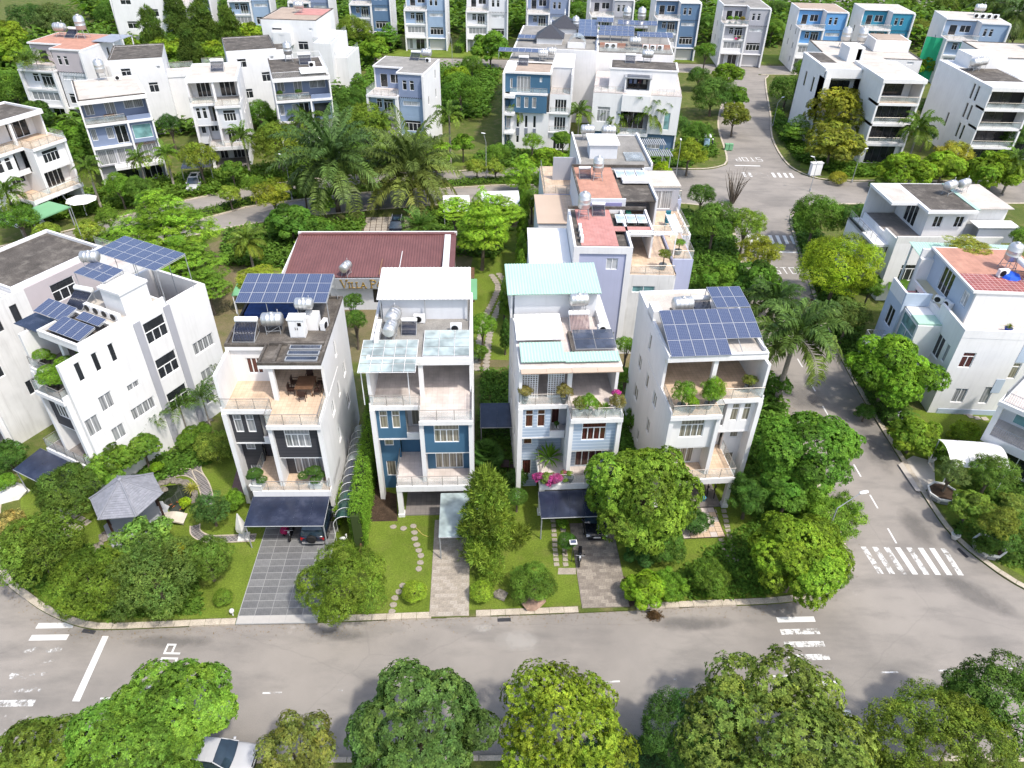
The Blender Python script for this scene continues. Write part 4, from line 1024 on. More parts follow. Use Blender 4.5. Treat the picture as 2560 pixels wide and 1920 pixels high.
# ---- pale blue villa
H4=villa('villa','white villa with pale blue siding, brown curtains and mint sheet roofs','the pale-blue-sided villa',.65,39.2,4.5,W=7.3,acc=SIDE,glass=GRED,terr=CREAM,balc=CREAM,roof=ROOFP,roof_y=2.0,roofed=False,groundmat=CHAR,ty=7.0)
h=H4
h.box('roof',WHITE2,-.02,7.32,2.0,12,12.2,12.45);h.box('roof_surface',CREAM,.1,7.2,2.1,11.9,12.45,12.465)
h.sheet('roof_sheet',MINT,.15,3.3,2.35,12.72,4.5,12.95,.22);h.sheet('roof_sheet',MINT,3.3,7.2,2.3,12.68,3.4,12.78,.22)
h.sheet('roof_sheet',WHITESHEET,.0,3.5,4.9,12.9,8.0,13.2,.5,.008);h.sheet('roof_sheet',MINT,-.5,6.6,8.0,14.9,12.0,15.4,.22)
h.box('shed_wall',PALE,.1,6.4,8.6,8.7,12.47,14.85);h.box('shed_wall',WHITE,6.3,6.45,8.7,12,12.47,14.9);h.box('shed_wall',WHITE,-.2,-.05,8.7,12,12.47,14.9)
for k in range(4):h.box('fascia_panel',TANSHEET,.1+1.8*k,1.88+1.8*k,1.45,1.98,12.3,12.36)
glassroof(h,'',4.2,7.2,3.75,6.0,12.75,12.95,2,2,GDKROOF,GMETAL);h.box('skylight_kerb',ROOF,3.9,4.15,3.6,6.2,12.47,12.75)
put('tank_h','steel water tank on a tall stand before the mint roof of the pale-blue-sided villa',h,4.9,7.9,13.4,5,.95)
st=MB()
for sx in(4.3,5.5):
 for sy in(7.5,8.3):st.tube((sx,sy,12.47),(sx,sy,13.45),.035,n=5)
st.build('tank_stand',GMETAL,h.root)
put('heater_w','solar water heater with dull pink tubes on the pale-blue-sided villa',h,4.9,6.9,12.47,0,.95)
put('ac','air conditioner at the right edge of the pale-blue-sided villa roof',h,6.6,6.3,12.47,10)
h.box('pipe_duct',WMETAL,6.4,6.8,6.9,9,12.47,13.1)
# lattice screens on its terrace
for xa in(.25,1.85+.3):
 fr=h.box('lattice_screen',FRAME,xa,xa+1.2,2.6,2.66,9.32,9.4);n=0
 for i in range(7):h.box('lattice_bar',FRAME,xa+.19*i,xa+.19*i+.06,2.6,2.68,9.4,12.1,fr)
 for j in range(14):h.box('lattice_bar',FRAME,xa,xa+1.2,2.585,2.6,9.45+.19*j,9.51+.19*j,fr)
for k,(xx,yy,r,pr,kd,cl,pm)in enumerate(((.45,2.0,.25,.55,'shrub','brown',GPOT),(3.3,1.9,.25,.6,'shrub','brown',GPOT),(4.2,.45,.3,.5,'loose','olive',WPOT),(4.9,.5,.25,.65,'shrub','fresh',WPOT),(5.5,.35,.2,.3,'shrub','olive',WPOT),(6.1,.5,.28,.6,'spiky','fresh',WPOT),(6.9,.5,.3,.55,'loose','brown',WPOT),(7.0,1.6,.2,.35,'shrub',(.35,.03,.25),WPOT))):
 lb=['dry brown shrub in a pot at the left end of the pale-blue villa terrace','dry brown shrub in a pot beside the middle fin of the pale-blue villa terrace','loose olive shrub in a white pot, front left of the planted terrace','fresh green leafy shrub in a white pot on the planted terrace','small white pot with a low plant at the terrace front','strap-leaved plant in a white pot on the planted terrace','loose brown shrub in a white pot at the right corner of the planted terrace','magenta flowering plant at the right edge of the planted terrace'][k]
 pot_plant(lb,h.world(xx,yy,9.325),r,.5,pm,kd,pr,cl)
pot_plant('tall strap-leaved plant in a white pot on the pale-blue villa balcony',h.world(2.5,2.1,3.3),.32,.45,WPOT,'spiky',1.5,'fresh')
pot_plant('white pot with a small plant on the pale-blue villa loggia',h.world(3.0,2.6,6.06),.2,.35,WPOT,'shrub',.22,'dark')
def bougain(label,loc,n,r,cols):
 t=thing('flowering_shrub',label,'flowering shrub',loc,0)
 for k in range(n):
  o=link('flower_mass' if cols[k%len(cols)][0]>.2 else 'foliage',crown_mesh('shrub',k%2),t,(rnd.uniform(-r,r),rnd.uniform(-r*.3,r*.3),rnd.uniform(-.35,.3)),k);o.scale=(r*rnd.uniform(.4,.62),)*2+(r*.42,);o.color=leafc(cols[k%len(cols)])
 MB().lathe([(.2,-.45),(.28,-.1),(.24,-.1)],12).build('pot',GPOT,t);return t
bougain('magenta bougainvillea spilling over the left end of the pale-blue villa balcony',h.world(2.1,-.2,3.95),11,.75,[(.30,.03,.20),(.10,.14,.03),(.26,.035,.17),(.12,.15,.05)])
bougain('smaller pink bougainvillea in the middle of the pale-blue villa balcony rail',h.world(3.9,-.1,3.9),7,.55,[(.11,.16,.03),(.22,.05,.12),(.12,.17,.03),(.11,.16,.03)])
carport('dark smoked canopy over the driveway of the pale-blue-sided villa',2.35,36.45,R(4.5),4.4,2.4,2.45,2.75,4,CANOPY)
# ---- white villa with solar panels on the terrace roof
H5=villa('villa','white villa with rows of solar panels above its planted terrace','the all-white solar villa',11.4,40.0,5.5,True,W=7.4,acc=WHITE,glass=GCURT,terr=BEIGE,balc=BEIGE,roof=ROOFP,roof_y=2.6,ty=7.0)
h=H5
solar_array('two long rows of solar panels with a short row below, on the all-white villa',h.world(7.25,2.5,12.75),h.yaw,8,3,.87,1.5,17,skip=((5,0),(6,0),(7,0)),tilts=[17,16,14])
solar_array('two short rows of solar panels at the rear right of the all-white villa',h.world(2.81,6.92,14.04),h.yaw,3,2,.87,1.35,5,legs=1.4)
h.box('roof_hatch',ROOF,3.5,5.5,7.6,9.5,12.52,12.62)
put('tank_h','steel water tank behind the solar rows of the all-white villa',h,5.0,8.2,12.6,4,1.05);put('heater','white-drum solar heater right of the tank on the all-white villa',h,3.2,8.7,12.55,0,.9)
h.box('stair_head',WHITE,6.7,7.4,7.5,9.0,12.5,13.5)
for k,(xx,yy,pr,kd,cl)in enumerate(((6.5,.8,.75,'loose','fresh'),(4.5,.8,.75,'loose','fresh'),(5.9,.5,.5,'shrub','bright'),(.9,2.6,.5,'loose','olive'),(4.1,1.2,.7,'loose','bright'))):
 pot_plant(['feathery green shrub in a pot at the left corner of the all-white villa terrace','feathery green shrub in a pot before the middle of the all-white villa terrace','low bright shrub in the left terrace corner of the all-white villa','olive shrub in a bowl at the right edge of the all-white villa terrace','tall bright shrub behind the middle pot on the all-white villa terrace'][k],h.world(xx,yy,9.325),.3,.45,GPOT,kd,pr,cl,rzf=1.3 if k in(0,1,4)else.8)
# ================================================================ ROTATED VILLAS ON THE LEFT
H1=villa('villa','white corner villa with a solar pergola, bonsai terrace and long bare side wall','the bonsai-terrace villa',-37.45,42.85,-26,W=6.0,D=14,acc=CHAR,glass=GDARK,terr=GREYT,balc=GREYT,roof=ROOFG,sidewins=False,roofed=False)
h=H1
# side wall seen from the street: grey stair strips with gridded windows
wn=[(7.5,9.5,z,z+1.9,3,GDARK,.85)for z in(9.9,6.5,3.1)]
for u,z0,z1,n in((1.5,10.2,11.8,1),(2.9,10.2,11.8,1),(4.3,10.2,11.8,1),(2.2,6.9,8.3,2),(4.6,7.2,7.8,2),(4.2,4.6,5.7,4),(2.2,3.9,5.2,2),(11.2,6.6,7.8,4),(11.2,3.8,4.9,2),(10.9,1.5,2.4,2),(.6,5.6,7.2,2)):wn.append((u,u+(.5 if n==1 else.55*n),z0,z1,n,GDARK if n==1 else GGREY))
h.wall('R',h.W+.34,.5,13.98,0,12.2,WHITE,wn,th=.30)
for u in(6.75,9.6):h.box('wall_strip',GREY,h.W+.34,h.W+.40,u,u+.62,.2,12.25)
h.poly('roof',WHITE,[(1.7,2.4),(6.02,2.4),(6.02,10.2),(0,10.2),(0,5.2),(1.7,5.2)],12.2,12.5)
h.poly('roof_surface',ROOFP,[(.2,5.9),(5.8,5.9),(5.8,10.0),(.2,10.0)],12.5,12.515);h.poly('roof_surface',ROOF,[(1.9,2.6),(5.8,2.6),(5.8,5.4),(1.9,5.4)],12.5,12.51)
for q in((1.7,6.02,2.4,2.6),(5.82,6.02,2.6,10.2),(1.7,1.9,2.6,5.6),(1.9,5.8,5.4,5.6)):h.box('parapet',WHITE2,*q,12.5,12.8)
h.box('roof',WHITE,-.02,6.02,10.2,14.02,9.0,9.3);h.box('terrace_floor',GREYT,.1,5.9,10.3,13.9,9.3,9.32);h.railing([(5.9,10.4),(5.9,13.9),(.1,13.9)],9.32);h.box('parapet',WHITE,5.9,6.3,10.2,14.0,9.3,9.9)
h.box('stair_head',WHITE,3.4,5.6,7.0,9.4,12.5,14.4);h.box('stair_head_roof',WHITE,3.3,5.7,6.9,9.5,14.4,14.6)
solar_array('big solar pergola over the rear terrace of the bonsai-terrace villa',h.world(-.6,10.0,15.2),h.yaw,6,3,1.12,1.0,2,legs=5.7,name='solar_pergola')
solar_array('strip of solar panels beside the white stair head of the bonsai-terrace villa',h.world(.2,7.4,14.75),h.yaw,3,2,1.1,.95,5,legs=2.2)
solar_array('left one of the front solar arrays on the bonsai-terrace villa',h.world(-.6,3.9,12.95),h.yaw,4,1,.78,1.5,14)
solar_array('nearest solar array at the roof edge of the bonsai-terrace villa',h.world(2.5,2.8,12.85),h.yaw,4,1,.82,1.5,14)
solar_array('small solar pair behind the nearest array of the bonsai-terrace villa',h.world(3.4,4.5,13.15),h.yaw,2,1,1.2,.8,12)
h.box('smoked_panel',CANOPY,-1.4,1.7,2.6,4.4,12.3,12.34);h.box('column',GMETAL,-.5,-.42,2.7,2.78,9.3,12.3)
put('tank_h','steel water tank lying beside the big solar pergola',h,.0,9.2,14.3,30,.9);put('heater','solar water heater on the pale roof of the bonsai-terrace villa',h,1.0,6.6,12.52,10)
for k in range(4):put('ac',['first','second','third','fourth'][k]+' air conditioner from the left before the stair head of the bonsai-terrace villa',h,2.5+.95*k,6.3,12.52,0,1.0,'row of air conditioners before the stair head')
for k,(xx,yy,pads,nm)in enumerate(((3.2,4.4,[(0,0,.7,.7),(-.3,.3,.35,.5)],'rear left corner'),(.9,2.4,[(0,0,.7,.65),(.5,.2,.3,.4)],'left, beyond the rail'),(3.6,2.4,[(0,0,.8,.8),(-.5,-.2,.45,.55),(.5,.3,.5,.5)],'middle, in the biggest dark pot'),(3.2,1.2,[(0,0,.7,.7),(.4,.4,.45,.5),(-.4,-.3,.4,.45)],'front left corner'),(4.2,.7,[(0,0,.7,.8),(.6,.1,.45,.5)],'front rail'),(5.4,1.2,[(0,0,.4,.4)],'right of the terrace, smallest'))):
 bonsai('bonsai tree on the grey terrace, '+nm,h.world(xx,yy,9.32),.4,.4,DPOT,pads,'fresh',False)
carport('dark smoked canopy in front of the bonsai-terrace villa',-38.3,40.2,R(-26),5.0,2.4,2.6,2.9,1,CANOPY)
H0=villa('villa','white villa at the left edge with a mottled dark flat roof','the dark-roofed edge villa',-49.2,48.6,-26,W=7.4,D=14,acc=MAUVE,glass=GDARK,terr=CREAM,balc=GREYT,roof=ROOF,sidewins=False,roof_y=5.4)
h=H0
h.wall('R',h.W+.3,.5,13.98,0,9.3,WHITE2,[(3.2,4.3,3.6,5.0,2,GDARK),(1.0,2.2,6.4,8.2,2,GDARK),(9,10,6.6,7.8,2,GGREY)],th=.28)
h.wall('R',h.W+.3,.4,6.2,9.3,12.4,WHITE2,[(1.2,1.9,10.0,11.6,1,GDKF),(2.9,3.6,10.0,11.6,1,GDKF),(4.6,5.2,10.0,11.6,1,GDKF)],th=.28)
h.wall('R',h.W+.28,6.2,12.5,9.3,12.4,MAUVE,[(8.2,10.4,10.0,11.7,3,GDARK,.7)],th=.28)
for k in range(4):h.box('roof_beam',WHITE2,.3,7.6,1.0+1.15*k,1.35+1.15*k,12.2,12.55)
h.box('terrace_slab',WHITE,-.5,7.4,14.0,18.5,8.8,9.2);h.box('terrace_floor',CREAM,-.4,7.2,14.1,18.4,9.2,9.22);h.box('parapet',WHITE,7.2,7.45,14.0,18.5,9.2,10.2);h.box('wall',WHITE,6.9,7.4,14,18.4,0,8.8)
h.railing([(-.4,18.3),(7.0,18.3)],9.22)
# ================================================================ RESTAURANT BEHIND
VP=House('restaurant','low restaurant with a maroon ribbed metal roof and gold letters',-24.6,68.3,3,W=18.2,D=9,short='the maroon-roofed restaurant',cat='building')
h=VP
h.sheet('roof',MAROON,0,18.2,0,4.35,9,5.2,.30,.03);h.box('ridge_cap',MAROON,.3,18.0,8.6,9.15,5.2,5.32);h.box('gutter',WHITE,-.1,18.3,9.1,9.3,4.9,5.35)
h.box('parapet',PALE,16.9,17.6,.3,9,4.6,5.25);h.box('parapet',MAROON,17.62,18.2,.1,9,4.5,5.2)
h.box('barge_board',WHITE,-.12,0,0,9,4.3,4.9)
h.wall('F',.5,.2,18,0,4.2,PALE,[(9.2,10.9,.9,2.6,3,GDKF),(3,4.6,.9,2.6,2,GDARK),(10.6,12.4,3.0,3.6,2,GDARK)]);h.wall('L',.2,.7,8.9,0,4.2,PALE);h.wall('R',18,.7,8.9,0,4.2,PALE)
sg=h.box('sign_board',GMETAL,5.2,15.8,-.28,-.12,3.1,4.3)
GOLD=M('gold_letters',(0.42,0.27,0.06),.4,.1,metal=.6)
LET={'V':[((0,1),(.5,0)),((.5,0),(1,1))],'I':[((.5,0),(.5,1))],'L':[((.2,0),(.2,1)),((.2,0),(1,0))],'A':[((0,0),(.5,1)),((.5,1),(1,0)),((.25,.4),(.75,.4))],'P':[((.2,0),(.2,1)),((.2,1),(.8,.95)),((.8,.95),(1,.75)),((1,.75),(.8,.52)),((.8,.52),(.2,.48))],'O':[((.3,0),(0,.5)),((0,.5),(.3,1)),((.3,1),(.7,1)),((.7,1),(1,.5)),((1,.5),(.7,0)),((.7,0),(.3,0))]}
SERIF={'V':[(0,1),(1,1)],'I':[(.5,0),(.5,1)],'L':[(.2,1),(.2,0)],'A':[(0,0),(1,0)],'P':[(.2,0),(.2,1)],'O':[]}
xx=6.05
for ch,w_,hh in(('V',.62,.95),('I',.2,.65),('L',.38,.65),('L',.38,.65),('A',.5,.65),(' ',.22,0),('P',.62,.95),('O',.6,.65)):
 if ch!=' ':
  b=MB()
  for n_,((a0,b0),(a1,b1))in enumerate(LET[ch]):b.tube((xx+a0*w_,-.32,3.22+b0*hh),(xx+a1*w_,-.32,3.22+b1*hh),.055 if n_%2==0 else.04,n=6)
  for(a0,b0)in SERIF[ch]:b.box(xx+a0*w_-.12,xx+a0*w_+.12,-.37,-.28,3.22+b0*hh-.03,3.22+b0*hh+.03)
  b.build('letter',GOLD,sg)
 xx+=w_+.13
put('tank_h','steel water tank standing on the maroon restaurant roof',h,6.6,.5,4.3,70,.95)
h.box('roof_ladder',M('rusty_steel',(.25,.14,.08),.8),10.1,10.18,0,3.6,4.62,4.7);h.box('roof_conduit',WMETAL,12.2,12.26,.5,8.2,4.75,4.85)
h.box('side_annex_roof',GREENSHEET,18.3,20.6,-2.5,2.0,2.9,3.0);h.box('side_annex',WOOD,18.4,20.3,2.0,4.5,0,3.1)
h.sheet('porch_roof',MINT,7.4,10.0,9.6,3.0,11.4,3.1,.25)
# ================================================================ THE TWO CORNER VILLAS FACING THE SIDE STREET
B1=House('villa','lavender-walled villa with a pink tiled roof and white sunroom',1.3,61.3,1,W=18,D=9,short='the lavender villa')
h=B1
h.wall('F',0,4.2,9.7,0,12.0,WHITE,[(4.75,9.15,.5,11.3,1,None)],th=.16)
h.wall('F',.14,4.6,9.4,0,11.8,LAV,[(7.35,8.45,9.6,10.8,2,GWHITE),(8.3,8.9,1.6,2.6,1,GDARK)])
h.wall('L',4.2,.16,8.6,0,12.0,WHITE);h.wall('R',9.7,.16,8.6,0,12.0,WHITE);h.wall('B',8.8,4.2,9.7,0,12,WHITE)
h.box('roof',PINK,4.9,8.4,.3,8.6,11.9,12.0);h.box('roof',PINK,8.4,12.0,3.6,4.6,11.9,12.0);h.box('roof_gutter',ROOF,4.35,4.9,.3,8.6,11.9,11.95);h.box('roof_pit',ROOF,8.4,12.0,4.6,8.6,11.4,11.6);h.box('roof_pit',ROOF,8.4,9.6,.3,3.6,11.4,11.6)
h.box('parapet',WHITE,12.0,12.2,3.4,8.8,9.2,12.1);h.box('parapet',ROOF,4.2,12.2,8.6,8.8,12.0,12.3);h.box('parapet',WHITE,9.7,12.2,3.4,3.58,11.5,12.1)
for k in range(3):put('flat',['left','middle','right'][k]+' one of three white framed collectors on the pink-roofed lavender villa',h,9.3+1.05*k,6.4,11.75,0,.95)
put('tank_v','tall steel water tank on the pink roof of the lavender villa',h,5.6,6.6,12.0,0,1.35);put('heater','solar water heater behind the tall tank on the pink roof',h,7.2,7.5,12.0,0,.8)
for k in range(3):put('ac',['front','middle','rear'][k]+' air conditioner of three along the left edge of the pink roof',h,5.0,1.2+1.2*k,11.96,-90,.9,'air conditioners along the pink roof edge')
h.wall('F',.5,.2,4.2,0,9.6,WHITE,[(.45,4.0,6.4,9.3,3,GDARK,0)]);h.wall('L',.2,.7,8.6,0,9.6,WHITE);h.box('roof',WHITESHEET,.1,4.15,.3,8.7,9.7,9.85);h.box('gutter',GTEAL,.15,4.15,.25,.45,9.5,9.68)
sash=h.box('open_sash',FRAME,2.2,3.9,.36,.42,7.0,8.0)
for k in range(3):h.box('pane',GDARK,2.3+.55*k,2.72+.55*k,.345,.36,7.12,7.88,sash)
h.wall('F',.1,9.7,14.0,0,9.1,WHITE2,[(10.1,12.3,7.2,7.9,2,GTEAL)]);h.box('terrace_floor',BEIGE,9.72,14.1,.15,8.6,9.1,9.14);h.box('terrace_slab',WHITE,9.7,14.2,.3,8.7,8.7,9.1)
h.railing([(9.8,.16),(13.9,.16)],9.14);h.wall('R',14.2,.3,8.6,0,9.1,WHITE)
h.wall('F',2.4,14.2,16.2,0,9.6,LAV);h.box('planter_block',LAV,14.2,16.2,2.62,8.6,0,9.5);h.box('planter_floor',BEIGE,14.3,16.1,2.7,8.5,9.5,9.55);h.railing([(14.3,2.5),(16.15,2.5),(16.15,8.5)],9.55)
pot_plant('small tree in a round pot on the beige terrace of the lavender villa',h.world(13.0,1.2,9.14),.35,.6,GPOT,'loose',.6,'olive',stem=.6)
pot_plant('shrub in a round pot on the side terrace of the lavender villa',h.world(14.9,3.6,9.55),.35,.5,GPOT,'loose',.5,'fresh',stem=.4)
pg=MB()
for k in range(20):pg.box(9.9+.22*k,9.98+.22*k,2.8,3.3,12.05,12.12)
pg.box(9.7,14.4,2.75,2.83,12.0,12.14);pg.box(9.7,14.4,3.25,3.33,12.0,12.14);pg.build('pergola',FRAME,h.root)
pg=MB()
for k in range(14):pg.box(14.0,14.9,3.3+.3*k,3.38+.3*k,12.05,12.12)
for xx in(14.0,14.85):pg.box(xx,xx+.08,3.2,7.6,11.98,12.14)
pg.build('pergola',FRAME,h.root)
for q in((14.3,3.2),(9.8,3.0),(14.85,7.5)):h.box('pergola_post',FRAME,q[0],q[0]+.1,q[1],q[1]+.1,9.15,12.0)
B2=House('villa','villa with a salmon roof and violet-grey wall behind the lavender one',2.2,71.4,2,W=18,D=9.5,short='the salmon-roofed villa')
h=B2
h.wall('F',.2,4.4,9.3,0,12.4,PALE);h.wall('F',.12,4.9,8.9,9.2,12.0,LAVD,[(6.6,7.8,9.9,11.2,2,GWHITE)],th=.08)
h.wall('L',4.4,.4,9.4,0,12.4,PALE);h.wall('B',9.6,4.4,12.4,0,12.4,WHITE)
h.box('roof',SALMON,4.6,8.9,.4,9.3,12.3,12.42);h.box('roof_pit',ROOF,8.9,12.6,.4,9.3,12.0,12.1);h.box('parapet',ROOF,4.4,12.7,9.3,9.5,12.4,12.7);h.box('parapet',ROOF,4.4,4.6,.4,9.3,12.4,12.6);h.wall('R',12.7,.4,9.4,0,12.4,PALE)
h.box('roof_slab',WHITE,9.6,12.8,4.8,6.2,12.3,12.6)
for k in range(3):put('flat',['left','middle','right'][k]+' one of three white framed collectors on the salmon-roofed villa',h,9.7+1.15*k,7.4,12.1,0,1.05)
put('tank_v','dull steel water tank on the salmon roof',h,6.9,5.6,12.42,0,1.3);put('heater','solar water heater beside the tank on the salmon roof',h,5.6,6.2,12.42,0,.8)
h.wall('F',1.0,.3,4.4,0,9.2,WHITE,[(1.7,2.2,7.9,8.5,1,GWHITE)]);h.box('roof',TANSHEET,.2,3.3,.9,8.8,9.25,9.35);h.box('roof',BEIGE,3.3,4.4,.9,8.8,9.25,9.34);h.wall('L',.3,1.2,8.8,0,9.2,PALE)
h.box('terrace_floor',BEIGE,9.3,16.0,-1.6,8.0,9.2,9.26);h.wall('F',-1.7,9.3,16,0,9.2,PALE);h.wall('R',16.2,-1.6,8,0,9.3,WHITE);h.railing([(9.5,-1.5),(15.9,-1.5),(15.9,7.8)],9.26)
h.wall('F',4.5,9.6,15.9,9.26,12.0,GREY,[(12.8,15.2,9.5,11.6,2,GGREY)]);h.box('roof',ROOFP,12.8,16.0,4.4,9.0,12.0,12.2)
for k,(cx,cy,lb)in enumerate(((9.9,1.2,'left'),(14.1,.6,'right'))):
 st=thing('stacked_chairs','stack of green plastic chairs at the '+lb+' of the salmon-roofed villa terrace','stacked chairs',h.world(cx,cy,9.26),h.yaw);cm=M('green_plastic',(.05,.28,.20),.4)if k==0 else M('teal_plastic',(.05,.22,.28),.4)
 for j in range(5):
  b=MB();z=.2*j;b.box(-.28,.28,-.28,.28,.42+z,.46+z).box(-.28,.28,.24,.29,.46+z,.85+z)
  if j==0:
   for sx in(-.25,.25):
    for sy in(-.25,.25):b.box(sx-.025,sx+.025,sy-.025,sy+.025,0,.42)
  b.build('chair',cm,st)
B3=House('villa','grey-blue rooftop villa with a roof garden and two white roof tanks',2.6,81.6,2,W=18,D=11,short='the roof-garden villa')
h=B3
h.wall('F',0,4.6,9.3,0,12.3,GREY,[(5.6,7.6,9.7,11.6,3,GTEAL)]);h.wall('F',-.6,9.3,13.0,0,12.3,PALE,[(10.2,10.8,9.8,11.5,1,GTEAL),(11.5,12.1,9.8,11.5,1,GTEAL)]);h.wall('L',4.6,.2,10.5,0,12.6,WHITE);h.wall('R',13,-.4,10.5,0,12.6,PALE);h.wall('B',10.7,4.6,13,0,12.4,WHITE)
h.box('roof',ROOFG,4.7,13.0,-.4,10.5,12.3,12.4);h.box('parapet',WHITE,4.6,4.8,0,10.5,12.4,12.8);h.box('parapet',WHITE,12.8,13.0,-.5,10.5,12.4,12.8);h.box('roof_cabin',PALE,6.0,9.2,2.0,4.5,12.4,14.0);h.box('roof_cabin_top',WHITESHEET,5.8,9.4,1.8,5.5,14.0,14.2);h.box('skylight',GPOLY,10.2,12.4,1.2,3.8,12.42,12.6)
put('tank_h','left one of two pale tanks on the roof-garden villa',h,6.4,8.6,12.5,0,1.1);put('tank_h','right one of two pale tanks on the roof-garden villa',h,9.0,8.4,12.5,0,1.1)
h.box('terrace_floor',BEIGE,.6,4.6,-.8,8,9.2,9.26);h.wall('F',-.9,.6,4.6,0,9.2,LAV);h.wall('L',.6,-.7,8,0,9.2,PALE);h.railing([(.7,7.5),(.7,-.8),(4.5,-.8)],9.26);h.wall('F',3.4,1.9,4.6,9.26,12,GREY)
h.box('garden_block',LAV,13,16.5,-2.2,9,0,9.2);h.box('garden_bed',SOIL,13.2,16.3,-2.0,8.8,9.2,9.4);h.railing([(13.1,-2.1),(16.4,-2.1),(16.4,8.8)],9.25)
for k,(xx,yy,pr,lb)in enumerate(((14,-.8,.9,'nearest corner'),(15.5,.3,.8,'near right'),(14.6,2.8,1.1,'middle'),(15.4,5.0,1.2,'rear'))):
 t=thing('roof_shrub','leafy shrub in the roof garden, '+lb,'shrub',h.world(xx,yy,9.35),0);o=link('foliage',crown_mesh('shrub',k%2),t,(0,0,pr*.7));o.scale=(pr,pr,pr*.8);o.color=leafc(GREENS[['fresh','bright','olive','lime'][k]])
for yy in(3.5,7.5):
 pg=MB()
 for k in range(12):pg.box(13.2+.26*k,13.32+.26*k,yy,yy+2.2,12.2,12.3)
 pg.build('pergola',GMETAL,h.root)
 for q in(13.3,16.1):h.box('pergola_post',GMETAL,q,q+.1,yy+1,yy+1.1,9.3,12.2)
# ================================================================ RIGHT-HAND BLOCK
R1=House('villa','white three-storey villa with a weathered dark roof by the side street',40.3,73.6,2,W=14,D=9,short='the three-storey right villa')
h=R1
h.wall('F',0,1.7,13.5,0,7.2,WHITE,[(3.3,5.4,2.6,4.6,3,GDARK,.5)]);h.wall('L',1.7,.2,8.5,0,7.2,WHITE,[(1.2,1.7,4.6,6.4,1,GDARK),(3.4,4.0,4.6,6.4,1,GDARK)]);h.box('terrace_slab',GREYT,1.9,13.5,.2,8.5,7.0,7.15);h.box('parapet',WHITE2,1.7,13.5,0,.2,7.2,8.0);h.box('parapet',WHITE,1.7,1.9,.2,3,7.2,7.7)
h.wall('F',1.9,5.4,10.0,7.15,10.3,WHITE,[(6.2,7.2,8.3,9.6,2,GDARK),(8.6,9.6,8.3,9.6,2,GDARK)]);h.wall('L',5.4,2.1,8.5,7.15,10.3,WHITE,[(4.0,6.6,7.3,9.7,3,GDARK)])
h.box('roof',WHITE,4.6,10.2,.9,9,10.3,10.6);h.box('roof_surface',ROOF,5.0,10.0,1.3,8.8,10.6,10.62);h.box('roof',WHITE,1.6,4.6,3.2,9,10.3,10.6);h.box('roof_surface',ROOFP,1.9,4.4,3.6,8.8,10.6,10.62);h.box('roof_surface',ROOFP,10.2,14.5,1.6,8.8,10.55,10.64);h.box('gutter',MINT,10.0,10.5,1.2,8.8,10.64,10.7);h.box('wall',WHITE2,10.2,14.3,2.2,8.7,7.1,10.5);h.box('lean_to_roof',WHITESHEET,10.3,15,.2,2.0,9.0,9.1);h.box('lean_to_wall',GREYSHEET,10.6,15,.3,.5,7.2,9.0)
h.box('wall_fin',WHITE,.0,.5,4.5,8.5,0,6.5);h.box('balcony_slab',WHITE,.0,1.7,1.2,8.5,6.2,6.5);h.box('balcony_slab',WHITE,.0,1.7,1.2,8.5,3.0,3.3);h.railing([(.1,1.3),(.1,8.4)],6.5);h.railing([(.1,1.3),(.1,8.4)],3.3);h.wall('B',9,1.7,13.5,0,10.3,WHITE)
put('tank_h','steel water tank on the dark roof of the three-storey right villa',h,9.0,5.6,10.64,30,1.0);put('tank_h','steel water tank on the pale roof part of the three-storey right villa',h,10.9,6.2,10.7,30,.95)
VBLUE=M('very_pale_blue_paint',(.42,.49,.58),.8,.05)
R2=House('villa','white and pale blue villa with red roof tiles at the right edge',38.35,52.9,-2,W=9,D=11,short='the red-tiled right villa')
h=R2
h.wall('F',0,.4,9,0,8.3,WHITE,[(1.2,2.3,5.2,6.8,2,GRED,.4),(5.9,6.6,4.2,5.9,1,GCURT,.4),(2.0,3.1,1.3,2.9,2,GGREY),(4.5,5.3,1.3,3.2,1,GGREY),(7.4,9,4.0,6.4,2,GDARK)])
h.box('plinth',VBLUE,1.2,9,-.05,.0,0,.55);h.box('wall_strip',VBLUE,5.9,6.7,-.03,.0,6.0,8.0);h.box('wall_strip',VBLUE,5.1,5.9,-.03,.0,2.6,4.1)
h.wall('L',.4,.2,11,0,8.3,WHITE,[(.9,1.5,5.0,6.8,1,GGREY),(1.9,3.2,4.6,6.8,2,GDARK),(8.6,9.6,6.2,7.8,2,GDARK)])
h.box('terrace_floor',CREAM,.6,9,.2,2.4,8.3,8.33);h.box('parapet',WHITE,.4,9,-.02,.2,8.3,9.1);h.box('parapet',WHITE,.4,.62,.2,4.6,8.3,9.1)
h.wall('F',2.4,1.6,9,8.3,11.4,WHITE);h.wall('L',1.6,2.6,11,8.3,11.4,VBLUE,[(3.2,4.2,9.4,10.8,2,GWHITE),(6.2,8.4,8.6,11.0,3,GDARK)])
h.box('roof',WHITE,1.2,9,2.3,11,11.4,11.6);h.box('roof_surface',REDT,1.4,9,2.5,5.6,11.6,11.62);h.box('roof_surface',SALMON,1.4,9,5.6,10.8,11.6,11.62);h.wall('B',11,.4,9,0,11.4,WHITE);h.box('wall',WHITE,.4,1.6,10.4,11,8.3,10.5)
